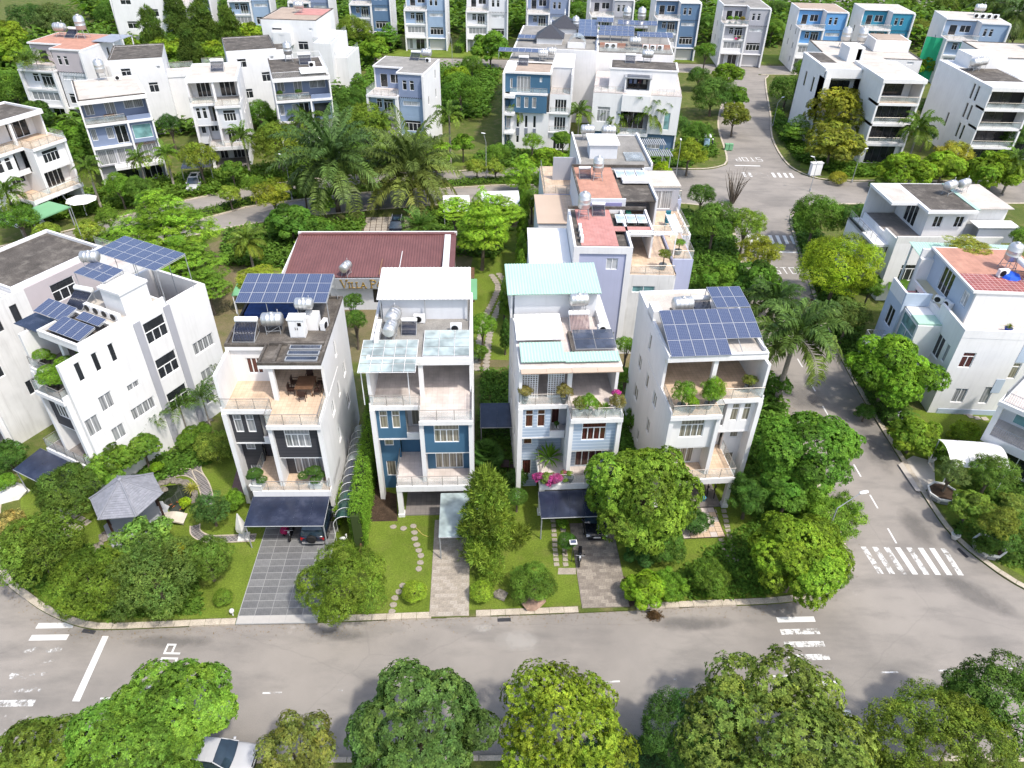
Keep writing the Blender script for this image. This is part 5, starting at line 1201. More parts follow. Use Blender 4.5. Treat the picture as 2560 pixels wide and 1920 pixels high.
h.wall('F',3.2,-1.7,.4,2.6,7.4,WHITE);h.wall('L',-1.7,3.4,6.4,2.6,7.4,WHITE,[(3.5,6.3,3.0,7.2,2,GTEAL,1.2)]);h.box('bay_roof',MINT,-1.7,.4,3.3,4.9,7.4,7.6);h.box('bay_roof',WHITESHEET,-1.6,.4,4.9,7.5,7.4,7.55);h.wall('L',-2.0,6.4,9.6,0,7.6,VBLUE,[(7.2,8.6,4.6,6.6,2,GDARK)]);h.wall('F',6.4,-2.0,.4,7.6,8.9,VBLUE);h.box('balcony_floor',PINK,-1.8,.4,6.6,9.4,7.6,7.62);h.box('parapet',WHITE,-2.02,-1.8,6.6,9.6,7.6,8.9)
put('tank_v','steel water tank on the red tiled roof beside the pale drum',h,6.0,6.6,11.62,0,1.35);put('heater','white-drum solar heater at the edge of the red tiled roof',h,7.3,5.4,11.62,90,1.2);put('ac','air conditioner beside the blue tarpaulin on the red tiled roof',h,4.9,5.2,11.62,10,1.1);put('ac','left air conditioner on the ledge of the red-tiled villa',h,.8,5.9,8.35,-40,1.0);put('ac','right air conditioner on the ledge of the red-tiled villa',h,1.25,5.0,8.35,-70,1.0)
b=MB();b.lathe([(.9,0),(.75,.25),(.3,.42),(.05,.45)],9);tag(b.build('tarpaulin',SHEETBLUE,None,loc=h.world(5.7,5.3,11.62)),'crumpled blue tarpaulin on the red tiled roof','tarpaulin')
pot_plant('plant in a blue pot on the white terrace ledge of the red-tiled villa',h.world(4.8,1.2,8.33),.3,.45,M('blue_pot',(.03,.06,.35),.3),'spiky',.55,'olive')
lr=House('villa_annex','mint sheet lean-to roof behind the red-tiled villa',39.6,64.4,-2,W=10,D=4,short='the mint lean-to',cat='lean-to');lr.sheet('roof',MINT,0,10,0,10.2,3.0,10.4,.25)
for q in(.2,5.0,9.6):lr.box('post',WMETAL,q,q+.15,.2,.35,0,10.1);lr.box('post',WMETAL,q,q+.15,2.6,2.75,0,10.3)
R3=House('villa','white villa with barred balconies at the lower right edge',39.3,46.2,-48,W=7,D=7,short='the barred-balcony villa')
h=R3
h.box('balcony_slab',WHITE,0,7,0,3,2.5,3.3);h.box('balcony_floor',CREAM,.1,6.9,.1,2.9,3.3,3.32);h.railing([(.1,2.9),(.1,.1),(6.9,.1)],3.32,glass=False,bars=True,mat=GMETAL);h.wall('F',3,0,7,3.3,6.2,WHITE,[(1,3,3.4,5.8,2,GTEAL)]);h.wall('L',0,3.2,7,0,6.2,WHITE);h.box('column',WHITE,0,.4,0,.4,3.3,6.2);h.box('roof',WHITE,-.1,7,-.1,7,6.2,6.6);h.box('roof_surface',CREAM,.2,6.8,.2,6.8,6.6,6.62);h.railing([(.1,6),(.1,.1),(6.9,.1)],6.62,bars=True,glass=False,mat=GMETAL);h.wall('F',.8,.2,7,0,2.5,WHITE,[(1,4,.2,2.2,3,GDARK)]);h.wall('L',.2,1.0,7,0,2.5,WHITE)
# white arched carport and small glass-railed terrace
t=thing('carport_canopy','white curved tensile carport beside the lower right villa','canopy',(35.4,43.0,.12),R(-4));n=10
for k in range(3):
 b=MB()
 for i in range(n):
  a0,a1=i/n,(i+1)/n;f=lambda a:(1.8+1.2*math.sin(math.pi*(.15+.6*a)))
  b.quad((.02+1.55*k,3*a0,f(a0)),(1.53+1.55*k,3*a0,f(a0)),(1.53+1.55*k,3*a1,f(a1)),(.02+1.55*k,3*a1,f(a1)))
 b.build('roof_panel',WHITESHEET,t)
for q in((.1,.1),(4.5,.1),(.1,2.9),(4.5,2.9)):MB().tube((q[0],q[1],-.1),(q[0],q[1],2.3 if q[1]<1 else 2.6),.05,n=6).build('post',WMETAL,t)
D1=House('roof_terrace','small tiled roof terrace on posts with a barred railing by the side street',34.6,57.6,-3,W=4.6,D=3.2,short='the roof terrace',cat='terrace')
h=D1;h.box('terrace_slab',WHITE,0,4.6,0,3.2,2.9,3.1);h.box('terrace_floor',M('blue_grey_tiles',(.22,.25,.29),.5,.2,2),.08,4.5,.08,3.1,3.1,3.12);h.railing([(.1,3.1),(.1,.1),(4.5,.1)],3.12,glass=False,bars=True,mat=GMETAL);h.railing([(.1,3.1),(4.5,3.1)],3.12,glass=False,bars=True,mat=GMETAL)
for q in((.05,.05),(4.4,.05),(.05,3.0),(4.4,3.0)):h.box('post',GMETAL,q[0],q[0]+.12,q[1],q[1]+.12,0,2.9)
table('small pinkish table on the roof terrace by the side street',*D1.world(2.2,1.3,3.12),0,1.2,.7,PINKT)
bn=thing('bench','white ornate bench on the roof terrace by the side street','bench',D1.world(2.1,2.2,3.12),0);MB().box(-.7,.7,-.22,.22,.4,.45).build('seat',WMETAL,bn);bb=MB()
for k in range(9):bb.box(-.68+.16*k,-.62+.16*k,.2,.24,.45,.85)
bb.box(-.7,.7,.19,.25,.85,.92).build('backrest',WMETAL,bn)
for sx in(-.6,.6):MB().box(sx-.04,sx+.04,-.2,.2,0,.4).build('leg',WMETAL,bn)
# ================================================================ VILLAS FARTHER BACK
def villa2(label,short,x,y,yaw,W=8.6,D=12,acc=LBLUE,acc2=None,mir=False,glass=GDARK,roof=ROOFG,terr=CREAM,garage=True,rails=True,side=True):
 """front box on one half with a terrace on top, painted full-height half beside it"""
 h=House('villa',label,x,y,yaw,W,D,mir,short);m=W*.52;a2=acc2 or acc;g=glass;w_=W
 sw=[(3.0,3.7,z,z+1.4,1,g)for z in(1.4,4.3,7.3)]+[(7.6,8.3,z,z+1.4,1,g)for z in(4.3,7.3,10.3)]if side else[]
 h.wall('R',W,.9,D,0,12.4,WHITE,sw);h.wall('L',0,.4,D,0,9.0,WHITE,[q for q in sw if q[3]<9]);h.wall('L',0,4.6,D,9.0,12.4,WHITE);h.wall('B',D,.22,W-.22,0,12.4,WHITE)
 h.box('wall_fin',WHITE,-.05,.28,0,.6,0,9.1);h.box('wall_fin',WHITE,m-.18,m+.18,0,.9,0,9.1);h.box('wall_fin',WHITE,W-.28,W+.03,.5,1.4,0,12.4)
 h.wall('F',.75,.28,m-.18,6.1,8.9,acc,[(m*.28,m*.46,7.1,8.5,2,g,.4),(m*.52,m*.86,6.2,8.5,3,g,.4)]);h.box('floor_slab',WHITE,.28,m-.18,.2,.75,5.8,6.1);h.railing([(m*.5,.25),(m-.2,.25)],6.1,.8,rails)
 h.wall('F',.35,.28,m-.18,3.2,5.8,WHITE,[(m*.12,m*.92,4.1,5.5,5,GGREY)])
 h.box('floor_slab',WHITE,.28,m-.18,-.02,.35,2.9,3.2);h.wall('F',1.4,.28,m,0,2.9,PALE,[(m*.14,m*.3,.2,2.6,1,GGREY),(m*.45,m*.85,.05,2.5,2,g)])
 h.box('terrace_slab',WHITE,-.05,m+.2,-.05,4.8,8.9,9.2);h.box('terrace_floor',terr,.1,m,.1,4.6,9.2,9.22)
 if rails:h.railing([(.05,4.4),(.05,.05),(m+.1,.05),(m+.1,1.1)],9.22)
 h.wall('F',4.6,.22,m+.2,9.2,12.2,a2,[(m*.2,m*.45,9.3,11.4,1,g),(m*.55,m*.9,10.0,11.4,2,g)])
 h.wall('F',1.1,m+.18,W-.28,8.9,12.4,a2,[(m+.9,m+1.6,10.0,11.5,1,g,.4),(m+2.1,m+2.8,10.0,11.5,1,g,.4)])
 sl=MB()
 for k in range(12):sl.box(w_-sl_x(k,m,W),w_-sl_x(k,m,W)+.1,.55,1.1,8.9,8.96)if mir else sl.box(sl_x(k,m,W)-.1,sl_x(k,m,W),.55,1.1,8.9,8.96)
 sl.build('sun_louvre',CHAR,h.root)
 h.wall('F',1.12,m+.18,W-.28,5.9,8.9,acc,[(m+.8,W-.9,7.6,8.3,2,GWHITE)]);h.wall('F',1.1,m+.18,W-.28,2.9,5.9,acc,[(m+.8,W-.9,3.6,5.3,4,g,.4)])
 h.box('sill_slab',WHITE,m+.18,W-.28,.7,1.1,2.7,2.9);h.wall('F',1.5,m+.1,W-.28,0,2.7,acc,[(m+.5,W-.6,.05,2.3,1 if garage else 4,GGARAGE if garage else GGREY)])
 h.wall('L',m+.18,1.3,4.6,9.2,12.4,WHITE)
 h.poly('roof',WHITE,[(m,.95),(W+.03,.95),(W+.03,D),(-.03,D),(-.03,4.2),(m,4.2)],12.4,12.65);h.poly('roof_surface',roof,[(m+.2,1.15),(W-.2,1.15),(W-.2,D-.2),(.2,D-.2),(.2,4.4),(m+.2,4.4)],12.65,12.67)
 return h
def sl_x(k,m,W):return m+.4+k*(W-m-.7)/11
GGARAGE=M('white_shutter_door',(.56,.54,.52),.6,.05)
def villa3(label,short,x,y,yaw,W=8.0,D=12,acc=GBLUE,mir=False,glass=GGREY,roof=ROOFP,terr=GREYT,low=True):
 """whole front framed under one roof, top floor set back"""
 h=House('villa',label,x,y,yaw,W,D,mir,short);m=W*.6;g=glass
 h.wall('L',0,0,D,0,12.3,WHITE,[(5,5.8,7,8.4,1,GDARK),(5,5.8,4,5.4,1,GDARK)]);h.wall('R',W,0,D,0,12.3,WHITE,[(4,5,10,11.4,2,GDARK),(7,8,7,8.4,2,GDARK),(4,5,4,5.4,2,GDARK)]);h.wall('B',D,.2,W-.2,0,12.3,WHITE)
 h.box('roof',WHITE,-.05,W+.05,-.05,D,12.0,12.5);h.box('roof_surface',roof,.3,W-.3,.3,D-.3,12.5,12.52);h.box('parapet',ROOF,.1,.3,.2,D-.1,12.5,12.7);h.box('parapet',ROOF,.3,W-.1,.2,.4,12.5,12.65)
 h.wall('F',2.2,.22,W-.22,9.3,12.0,acc,[(.6,1.7,10,11.5,2,g),(m*.6,m*.85,9.4,11.6,2,g),(m+.4,W-.6,10.3,11.5,2,g)]);h.box('terrace_floor',terr,.2,W-.2,.1,2.2,9.3,9.32);h.box('terrace_slab',WHITE,.0,W,-.1,2.3,8.95,9.3);h.railing([(.2,.0),(m,.0)],9.32);h.box('parapet',acc,m+.2,W-.2,.0,.15,9.3,9.9)
 h.box('wall_fin',WHITE,m,m+.25,-.1,1.5,.0,8.95)
 h.wall('F',.7,.22,m,6.0,8.95,acc,[(.4,1.1,6.9,8.5,1,g),(m*.45,m*.62,6.9,8.5,1,g),(m*.66,m*.95,6.1,8.6,2,GDARK)]);h.wall('F',.35,m+.25,W-.22,6.0,8.95,acc,[(m+.5,W-.5,6.5,8.5,1,GTEAL if low else GDKF)])
 h.box('floor_slab',WHITE,.2,m,.3,1,5.7,6.0);h.wall('F',.75,.22,m,3.1,5.7,GREY,[(.4,m*.5,3.3,5.4,2,GGREY),(m*.55,m-.2,3.3,5.4,2,GGREY)]);h.wall('F',.6,m+.25,W-.22,3.1,6.0,GREY,[(m+.5,W-.4,3.3,5.5,4,GGREY)])
 h.box('balcony_slab',WHITE,m*.4,W,-.9,.7,2.8,3.2);h.wall('F',1.5,.22,W-.22,0,2.8,GREY,[(m*.4,m*.95,.05,2.6,1,GDARK),(m+.5,W-.5,.05,2.6,3,GDARK)])
 b=MB()
 for k in range(14):b.box(m+.35+k*.19,m+.43+k*.19,-.1,.6,5.72,5.8)
 if not mir:b.build('wood_louvre',WOOD,h.root)
 return h
# ---- row at the very top (street behind); left to right
rowF=[(-88,206,8,GBLUE,'grey-blue fronted villa at the top left corner'),(-72.5,205,10,LBLUE,'powder-blue villa with white frames behind the dark pines'),(-57.5,205,4,GBLUE,'grey-blue villa at the top, right of the pines'),(-42,204,2,DBLUE,'slate-blue fronted villa, first right of the leafy corner tree'),(-27.6,198,1,LBLUE,'powder-blue villa with a garage door and trimmed hedge'),(-12.6,198,1,PALE,'pale grey villa with a tree hiding its ground floor'),(2.2,197,1,GBLUE,'grey-blue villa right behind the pyramid-roofed block'),(17.4,195,1,GREY,'mid-grey villa behind the twin water tanks'),(32.8,193,0,DBLUE,'steel-blue fronted villa with yellowish terrace wall'),(47.6,188,-2,GREY,'grey villa with flowering balcony pots at the end of the street'),(64.2,185,-3,SBLUE,'sky-blue villa with tall white frames, top right'),(79.5,186,-3,TEAL,'teal-blue fronted villa with open upper terrace, top right')]
FV=[]
for k,(x,y,yw,ac_,lb)in enumerate(rowF):
 v=villa2(lb,lb,x-.4,y-4.5,yw,10.2,12,ac_,mir=False,roof=[ROOFG,ROOFT,ROOFP][k%3],side=k>2);FV.append(v)
 if k in(4,7,9):put('tank_h',{4:'steel tank on the powder-blue garage villa',7:'steel tank on the mid-grey top villa',9:'steel tank on the grey villa ending the street'}[k],v,5.5,8,12.67,20)
bougain('magenta bougainvillea on the balcony of the grey villa at the end of the street',FV[9].world(3.6,.2,6.5),5,.6,[(.50,.03,.25),(.12,.14,.05)])
for k,(xx,kd)in enumerate(((1.2,'fresh'),(2.6,'fresh'),(4.0,'rust'))):pot_plant(['left green','middle green','right reddish'][k]+' potted shrub on the terrace of the grey villa ending the street',FV[9].world(xx,.6,9.22),.3,.5,GPOT,'shrub',.7,kd)
# ---- villas beyond the cross street
M1=villa2('white villa with a grey-blue front and moss-stained flat roof','the moss-roofed villa',-24.3,120.2,-9,9.4,11,LBLUE,acc2=GBLUE,roof=ROOFG)
put('tank_h','white water tank at the back of the moss-stained roof',M1,7.6,9.6,12.67,0,1.1);put('heater','solar heater at the back of the moss-stained roof',M1,5.6,9.6,12.67);put('ac','air conditioner on the moss-stained roof',M1,8.2,8.2,12.67)
M2=House('villa','long white villa with dark blue panels and a tan flat roof',-3.2,123.4,-5,W=12,D=14,short='the dark-blue-panelled villa')
h=M2
h.wall('F',0,1.0,8.4,9.3,12.2,BLUE,[(3.0,5.2,9.4,11.8,4,GGREY),(1.9,2.3,9.9,11.4,1,GGREY),(6.7,7.1,11.0,11.7,1,GWHITE)]);h.wall('F',-.4,2.0,8.0,6.2,9.0,BLUE,[(3.0,3.7,7.0,8.7,1,GGREY),(4.3,5.0,7.0,8.7,1,GGREY),(5.6,6.3,7.0,8.7,1,GGREY)]);h.wall('F',.2,2.0,8.4,0,6.2,WHITE,[(3.0,3.5,3.6,5.6,1,GDARK),(4.4,4.9,3.6,5.6,1,GDARK),(5.8,6.3,3.6,5.6,1,GDARK),(3.0,3.5,1.0,2.2,1,GDARK),(5.8,6.3,1.0,2.2,1,GDARK)])
for xx in(3.0,4.4,5.8):h.box('stone_strip',STONEW,xx,xx+.55,.16,.2,2.3,3.5)
h.box('floor_slab',WHITE,1.9,8.1,-.45,.2,9.0,9.3);h.railing([(2.0,-.3),(8.0,-.3)],9.3,.8);h.box('wall_fin',WHITE,.8,1.1,-1.4,1,0,12.4);h.box('balcony_slab',WHITE,1.1,2.8,-1.4,.2,5.9,6.3);h.box('balcony_slab',WHITE,1.1,2.8,-1.2,.2,8.6,9.0);h.box('balcony_slab',WHITE,1.1,2.8,-1.6,.2,2.9,3.2);h.railing([(1.2,-1.3),(2.7,-1.3)],6.3);h.railing([(1.2,-1.5),(2.7,-1.5)],3.2);h.wall('F',.22,1.1,2.0,0,8.6,BLUE,[(1.3,1.9,3.3,5.4,2,GGREY),(1.3,1.9,.1,2.4,2,GDARK)])
h.wall('L',.8,0,14,0,12.2,WHITE);h.box('roof',WHITE,.8,8.6,-.2,7,12.2,12.5);h.box('roof_surface',ROOFT,2.6,8.3,.1,5.2,12.5,12.52);h.box('parapet',ROOF,2.5,8.4,5.2,5.4,12.5,12.7)
h.wall('F',.6,8.4,11.8,0,9.1,WHITE,[(9.3,11.2,6.3,8.3,4,GDARK),(9.3,11.2,3.3,5.5,4,GDARK),(9.3,11.0,.1,2.3,3,GDARK)]);h.railing([(8.6,.3),(11.6,.3)],6.2,.9);h.railing([(8.6,.3),(11.6,.3)],3.1,.9);h.box('balcony_slab',WHITE,8.4,11.8,.2,.6,6.0,6.2);h.box('balcony_slab',WHITE,8.4,11.8,.2,.6,2.9,3.1);h.box('terrace_floor',CREAM,8.4,11.7,.6,4.5,9.1,9.14);h.railing([(8.5,.7),(11.6,.7)],9.14);h.wall('F',4.5,8.4,11.8,9.1,12.3,WHITE);h.box('roof',WHITESHEET,8.4,12,4.4,14,12.3,12.45)
h.wall('R',11.95,.6,14,0,12.2,WHITE,[(5,5.6,9.5,11.5,1,GDARK),(2.0,2.5,6.4,8.2,1,GDARK),(8,8.6,9.8,11.4,1,GDARK),(4.0,4.6,3.4,5.4,1,GDARK),(8.4,9.0,6.6,8.2,1,GDARK),(11.6,12.2,6.8,8.2,1,GDARK)]);h.box('roof',ROOFG,1,8.4,7,14,12.1,12.4)
put('heater','solar heater at the left of the tan flat roof',h,3.6,4.4,12.52);put('tank_h','left steel tank behind the tan flat roof',h,6.6,7.8,12.5,0,1.1);put('tank_h','right steel tank behind the tan flat roof',h,8.0,9.4,12.5,0,1.1)
solar_array('row of solar panels behind the tan flat roof',h.world(-1.0,8.4,13.6),h.yaw,7,1,1.1,1.7,8,legs=1.2)
M2b=House('villa','white terrace block with pyramid roofs and roof solar panels',-1.0,139.5,-5,W=15,D=20,short='the pyramid-roofed block')
h=M2b
h.wall('R',15,0,20,0,12.4,WHITE,[(u,u+.7,z,z+1.5,1,GDARK)for u in(2,5,9,13,17)for z in(10,6.8,3.6)]);h.wall('F',0,0,14.8,0,12.4,WHITE,[(2,4,10,11.6,3,GGREY)]);h.wall('L',0,.2,20,0,12.4,WHITE);h.box('roof',WHITE,0,15,0,20,12.4,12.6);h.box('roof_surface',ROOFG,.3,14.6,.3,19.7,12.6,12.62);h.box('parapet',WHITE,14.8,15,0,20,12.6,13.3)
for cx,cy,s_ in((6.2,6.0,2.6),(8.4,15.5,2.8)):
 b=MB();
 for k in range(4):
  a=[(-1,-1),(1,-1),(1,1),(-1,1)];p,q=a[k],a[(k+1)%4];b.quad((cx+p[0]*s_,cy+p[1]*s_,13.6),(cx+q[0]*s_,cy+q[1]*s_,13.6),(cx,cy,15.6),(cx,cy,15.6))
 b.build('pyramid_roof',CHAR,h.root);h.box('pavilion_wall',WHITE,cx-s_+.3,cx+s_-.3,cy-s_+.3,cy+s_-.3,12.6,13.6);MB().lathe([(.12,15.5),(.16,15.9),(.02,16.6)],8,o=(cx,cy,0)).build('finial',WMETAL,h.root)
solar_array('solar panels along the right edge of the pyramid-roofed block',h.world(11.2,9.0,13.2),h.yaw,3,5,1.2,2.0,6,legs=.6);solar_array('solar panels at the left edge of the pyramid-roofed block',h.world(.3,5.0,13.2),h.yaw,3,1,1.2,1.8,8,legs=.6)
put('tank_v','tall steel tank on the pyramid-roofed block',h,10.6,14.5,12.62,0,1.5);sk=MB();
for k in range(8):a0,a1=math.pi*k/8,math.pi*(k+1)/8;sk.quad((11.2-1.7*math.cos(a0),1.2,12.6+1.9*math.sin(a0)),(11.2-1.7*math.cos(a1),1.2,12.6+1.9*math.sin(a1)),(11.2-1.7*math.cos(a1),5,12.6+1.9*math.sin(a1)),(11.2-1.7*math.cos(a0),5,12.6+1.9*math.sin(a0)))
sk.build('arched_skylight',GPOLY,h.root);h.box('skylight_wall',WHITE,9.6,12.8,1.3,1.5,12.6,13.6)
M3=House('villa','wide white villa with a central loggia below a weathered roof',12.4,124.3,-7,W=14.4,D=14,short='the central-loggia villa')
h=M3
h.wall('F',0,0,4.8,3.0,9.2,WHITE,[(.9,3.0,4.6,7.0,4,GGREY,.5),(4.0,4.4,5.8,6.4,1,GWHITE)]);h.wall('F',.0,9.4,14.4,3.0,9.2,WHITE,[(12.0,13.0,3.8,6.6,1,GTEAL)]);h.wall('F',1.6,4.8,9.4,3.0,6.6,GREY,[(5.2,8.8,3.2,6.2,4,GDARK)]);h.box('loggia_box',WHITE,4.8,9.4,-.5,1.6,6.6,9.2);h.box('balcony_slab',WHITE,4.6,9.6,-.6,1.6,2.6,3.0);h.railing([(4.8,-.5),(9.4,-.5)],3.0);h.wall('F',.5,0,14.4,0,3.0,DBLUE,[(1,4,.4,2.3,4,GGREY),(9.8,12,.4,2.3,3,GGREY)])
h.wall('L',0,.2,14,0,9.2,WHITE);h.wall('R',14.4,.2,14,0,9.2,WHITE);h.box('terrace_floor',CREAM,0,14.4,0,14,9.2,9.3);h.railing([(.1,.1),(4.7,.1)],9.3);h.railing([(9.5,.1),(14.2,.1)],9.3)
h.wall('F',2.4,2.4,13.4,9.3,12.4,WHITE,[(5.4,8.8,9.4,11.4,1,GDARK)]);h.box('wall',WHITE,5.0,5.2,.4,2.4,9.3,11.6);h.box('wall',WHITE,9.0,9.2,.4,2.4,9.3,11.6);h.box('loggia_roof',GMETAL,4.9,9.3,.3,2.4,11.6,11.75);h.box('skylight_glass',GDKROOF,5.3,8.9,.6,2.2,11.76,11.8);h.box('parapet',WHITE,5.2,9.0,.3,.45,9.3,9.8)
h.wall('L',2.4,2.6,8,9.3,12.4,WHITE);h.wall('R',13.4,2.6,8,9.3,12.4,WHITE);h.box('roof',WHITE,2.3,13.5,2.3,8.2,12.4,12.6);h.box('roof_surface',ROOF,2.6,13.2,2.6,8,12.6,12.62)
put('tank_h','cream water tank on the weathered roof of the central-loggia villa',h,8.4,7.2,12.62,0,1.2);put('heater','solar heater on the weathered roof of the central-loggia villa',h,5.6,6.6,12.62)
# clothes line in the loggia and a person in dark clothes
def person(label,loc,rz,top,bottom,hat=None,hgt=1.65):
 t=thing('person',label,'person',loc,rz);s=hgt/1.7;me=bpy.data.meshes.new('body')
 V=[(0,0,.95),(0,0,1.15),(0,0,1.38),(0,.01,1.5),(0,-.01,1.62),(.1,0,.9),(.11,-.02,.5),(.11,.03,.06),(.11,-.1,.03),(-.1,0,.9),(-.1,.02,.5),(-.11,.06,.06),(-.11,-.07,.03),(.19,0,1.38),(.25,-.03,1.1),(.2,-.22,.98),(-.19,0,1.38),(-.25,-.02,1.1),(-.22,-.16,.9)]
 E_=[(0,1),(1,2),(2,3),(3,4),(0,5),(5,6),(6,7),(7,8),(0,9),(9,10),(10,11),(11,12),(2,13),(13,14),(14,15),(2,16),(16,17),(17,18)]
 rad=[.15,.14,.16,.06,.1,.1,.075,.05,.045,.1,.075,.05,.045,.065,.05,.035,.065,.05,.035]
 me.from_pydata([tuple(c*s for c in v)for v in V],E_,[]);o=link('body',me,t);md=o.modifiers.new('Skin','SKIN');md.use_smooth_shade=True
 for i,sv in enumerate(me.skin_vertices[0].data):sv.radius=(rad[i]*s,rad[i]*s*.8)
 me.skin_vertices[0].data[0].use_root=True;o.modifiers.new('Subsurf','SUBSURF').levels=1
 m,n,l,b,out=_nodes('person_clothes');tc=n.new('ShaderNodeTexCoord');sx=n.new('ShaderNodeSeparateXYZ');l.new(tc.outputs['Object'],sx.inputs[0]);mr=n.new('ShaderNodeMath');mr.operation='DIVIDE';mr.inputs[1].default_value=hgt;l.new(sx.outputs[2],mr.inputs[0])
 r=n.new('ShaderNodeValToRGB');r.color_ramp.interpolation='CONSTANT';e=r.color_ramp.elements;e[0].position=0;e[0].color=(.05,.04,.035,1);e[1].position=.05;e[1].color=c4(bottom)
 for p_,c_ in((.56,top),(.86,(.34,.2,.13)),(.955,(.02,.016,.014))):q=e.new(p_);q.color=c4(c_)
 l.new(mr.outputs[0],r.inputs[0]);l.new(r.outputs[0],b.inputs[0]);b.inputs['Roughness'].default_value=.8;me.materials.append(m)
 if hat:MB().lathe([(.2,1.66*s),(.13,1.7*s),(.11,1.78*s),(.04,1.81*s)],12).build('hat',hat,t,True)
 return t
person('person in dark clothes standing in the loggia of the central-loggia villa',h.world(7.2,1.2,9.32),h.yaw,(.02,.018,.02),(.03,.025,.03))
cl=thing('clothes_line','clothes drying on a line in the central loggia','clothes line',h.world(5.4,1.6,9.32),h.yaw);MB().tube((0,0,1.9),(3.4,0,1.9),.015,n=5).build('line',IRON,cl)
for q in(0,3.4):MB().tube((q,0,0),(q,0,1.95),.02,n=5).build('pole',GMETAL,cl)
for k,c_ in enumerate(((.1,.13,.25),(.2,.22,.3),(.06,.02,.03),(.3,.28,.25))):MB().box(.3+.75*k,.75+.75*k,-.02,.02,1.2,1.88).build('garment',M('garment_%d'%k,c_,.9),cl)
M3b=House('villa','white block with blue solar canopies and brick-red roof walls',14.0,138.8,-5,W=13.5,D=19,short='the solar-canopy block')
h=M3b
h.wall('F',0,0,13.5,0,12.2,WHITE);h.wall('L',0,.2,19,0,12.4,WHITE);h.wall('R',13.5,.2,19,0,12.4,WHITE);h.box('roof',ROOFG,.2,13.3,.2,18.8,12.2,12.4);h.box('roof_wall',SALMON,.4,5,3.4,3.6,12.4,13.2);h.box('roof_wall',SALMON,8,13,3.4,3.6,12.4,13.2);h.railing([(.2,.2),(13.3,.2)],12.4)
for k,(yy,xx,nx,lb)in enumerate(((4.0,.0,6,'nearest left'),(4.0,7.0,6,'nearest right'),(8.6,.2,6,'second row left'),(12.8,3.6,7,'rear middle'),(14.6,-.4,3,'rear left'))):solar_array('blue solar canopy on the solar-canopy block, '+lb,h.world(xx,yy,14.3+(.3 if k>2 else 0)),h.yaw,nx,2,1.05,1.15,9,legs=1.9)
put('tank_h','cream tank between the nearest solar canopies',h,6.6,2.6,12.4,0,1.3)
for k in range(5):put('ac',['first','second','third','fourth','fifth'][k]+' air conditioner from the left on the solar-canopy block roof',h,[1.8,2.9,8.6,9.9,11.2][k],2.6,12.4,0,1.3,'air conditioners on the solar-canopy block')
for k,xx in enumerate((5.4,8.2)):put('tank_v',['left','right'][k]+' one of the twin tall tanks at the rear of the solar-canopy block',h,xx,17.4,13.6,0,1.7)
h.box('tank_platform',GMETAL,4.2,9.6,16.2,18.6,13.4,13.6)
for q in((4.4,16.4),(9.3,16.4),(4.4,18.4),(9.3,18.4)):h.box('platform_post',GMETAL,q[0],q[0]+.12,q[1],q[1]+.12,12.4,13.4)
# ---- left: villas on the bend
L1=villa3('white-framed villa with slate blue walls and pale roof on the bend','the slate-blue bend villa',-60.3,101.6,30,8.8,12,GBLUE,roof=ROOFP)
put('tank_v','steel water tank at the back of the slate-blue bend villa roof',L1,4.2,10.6,12.52,0,1.5);put('ac','air conditioner on the slate-blue bend villa roof',L1,6.2,9.6,12.52)
h=L1;table('wooden table on the upper terrace of the slate-blue bend villa',*h.world(3.4,1.1,9.32),h.yaw,1.4,.8)
for k,xx in enumerate((4.6,5.8,6.8)):pot_plant(['left','middle','right'][k]+' small bonsai on the lower balcony of the slate-blue bend villa',h.world(xx,-.4,3.2),.3,.3,GPOT,'ball',.45,'olive',rzf=.6)
L2=villa('villa','narrow white villa with pale grey panels right of the slate-blue one','the narrow pale villa',-49.3,111.0,14,W=7.4,D=12,acc=PALE,glass=GDARK,roof=ROOFP,terr=ROOFP,roof_y=2.2);put('heater','pale drum heater on the narrow pale villa roof',L2,4.2,8,12.55,0,1.2)
L3=villa3('white-framed villa with blue-grey brick walls and roof terrace rail','the blue-grey brick villa',-37.4,115.2,19,8.6,13,GBLUE,roof=ROOF,low=False)
h=L3;h.railing([(.1,.1),(8.5,.1)],12.5,.9,False,bars=True,mat=WMETAL);h.railing([(8.5,.1),(8.5,12.9),(.1,12.9)],12.5,.9,False,mat=WMETAL);h.box('roof_sheet',WHITESHEET,4.4,8.4,.5,4.2,12.9,12.98)
put('tank_v','tall steel tank at the back of the blue-grey brick villa roof',h,3.4,10.8,12.52,0,1.5);put('heater','white drum heater on the blue-grey brick villa roof',h,5.8,8.6,12.52,0,1.2);put('ac','air conditioner on the blue-grey brick villa roof',h,6.6,6,12.52,0,1.2)
for k,xx in enumerate((.8,3.6)):pot_plant(['left','right'][k]+' potted plant on the top terrace of the blue-grey brick villa',h.world(xx,.6,9.32),.3,.4,WPOT,'shrub',.55,'dark')
L4=villa('villa','white villa with stepped balconies at the left edge behind the white parasol','the stepped-balcony villa',-64.2,87.5,66,W=9.6,D=10,acc=WHITE,glass=GDARK,roof=ROOF,terr=BEIGE,balc=BEIGE)
L4.box('porch_roof',GREENSHEET,-1.5,4.0,-4.4,-.4,2.5,2.65);L4.box('lean_to_roof',GREYSHEET,1,6,8,12,13.2,13.3)
for q in((-1.3,-4.2),(3.8,-4.2)):L4.box('post',GMETAL,q[0],q[0]+.12,q[1],q[1]+.12,0,2.5)
L5=villa2('white villa with a salmon roof and a planted corner balcony','the salmon-topped far villa',-86.5,131.5,-8,12.5,13,PALE,acc2=MAUVE,roof=SALMON)
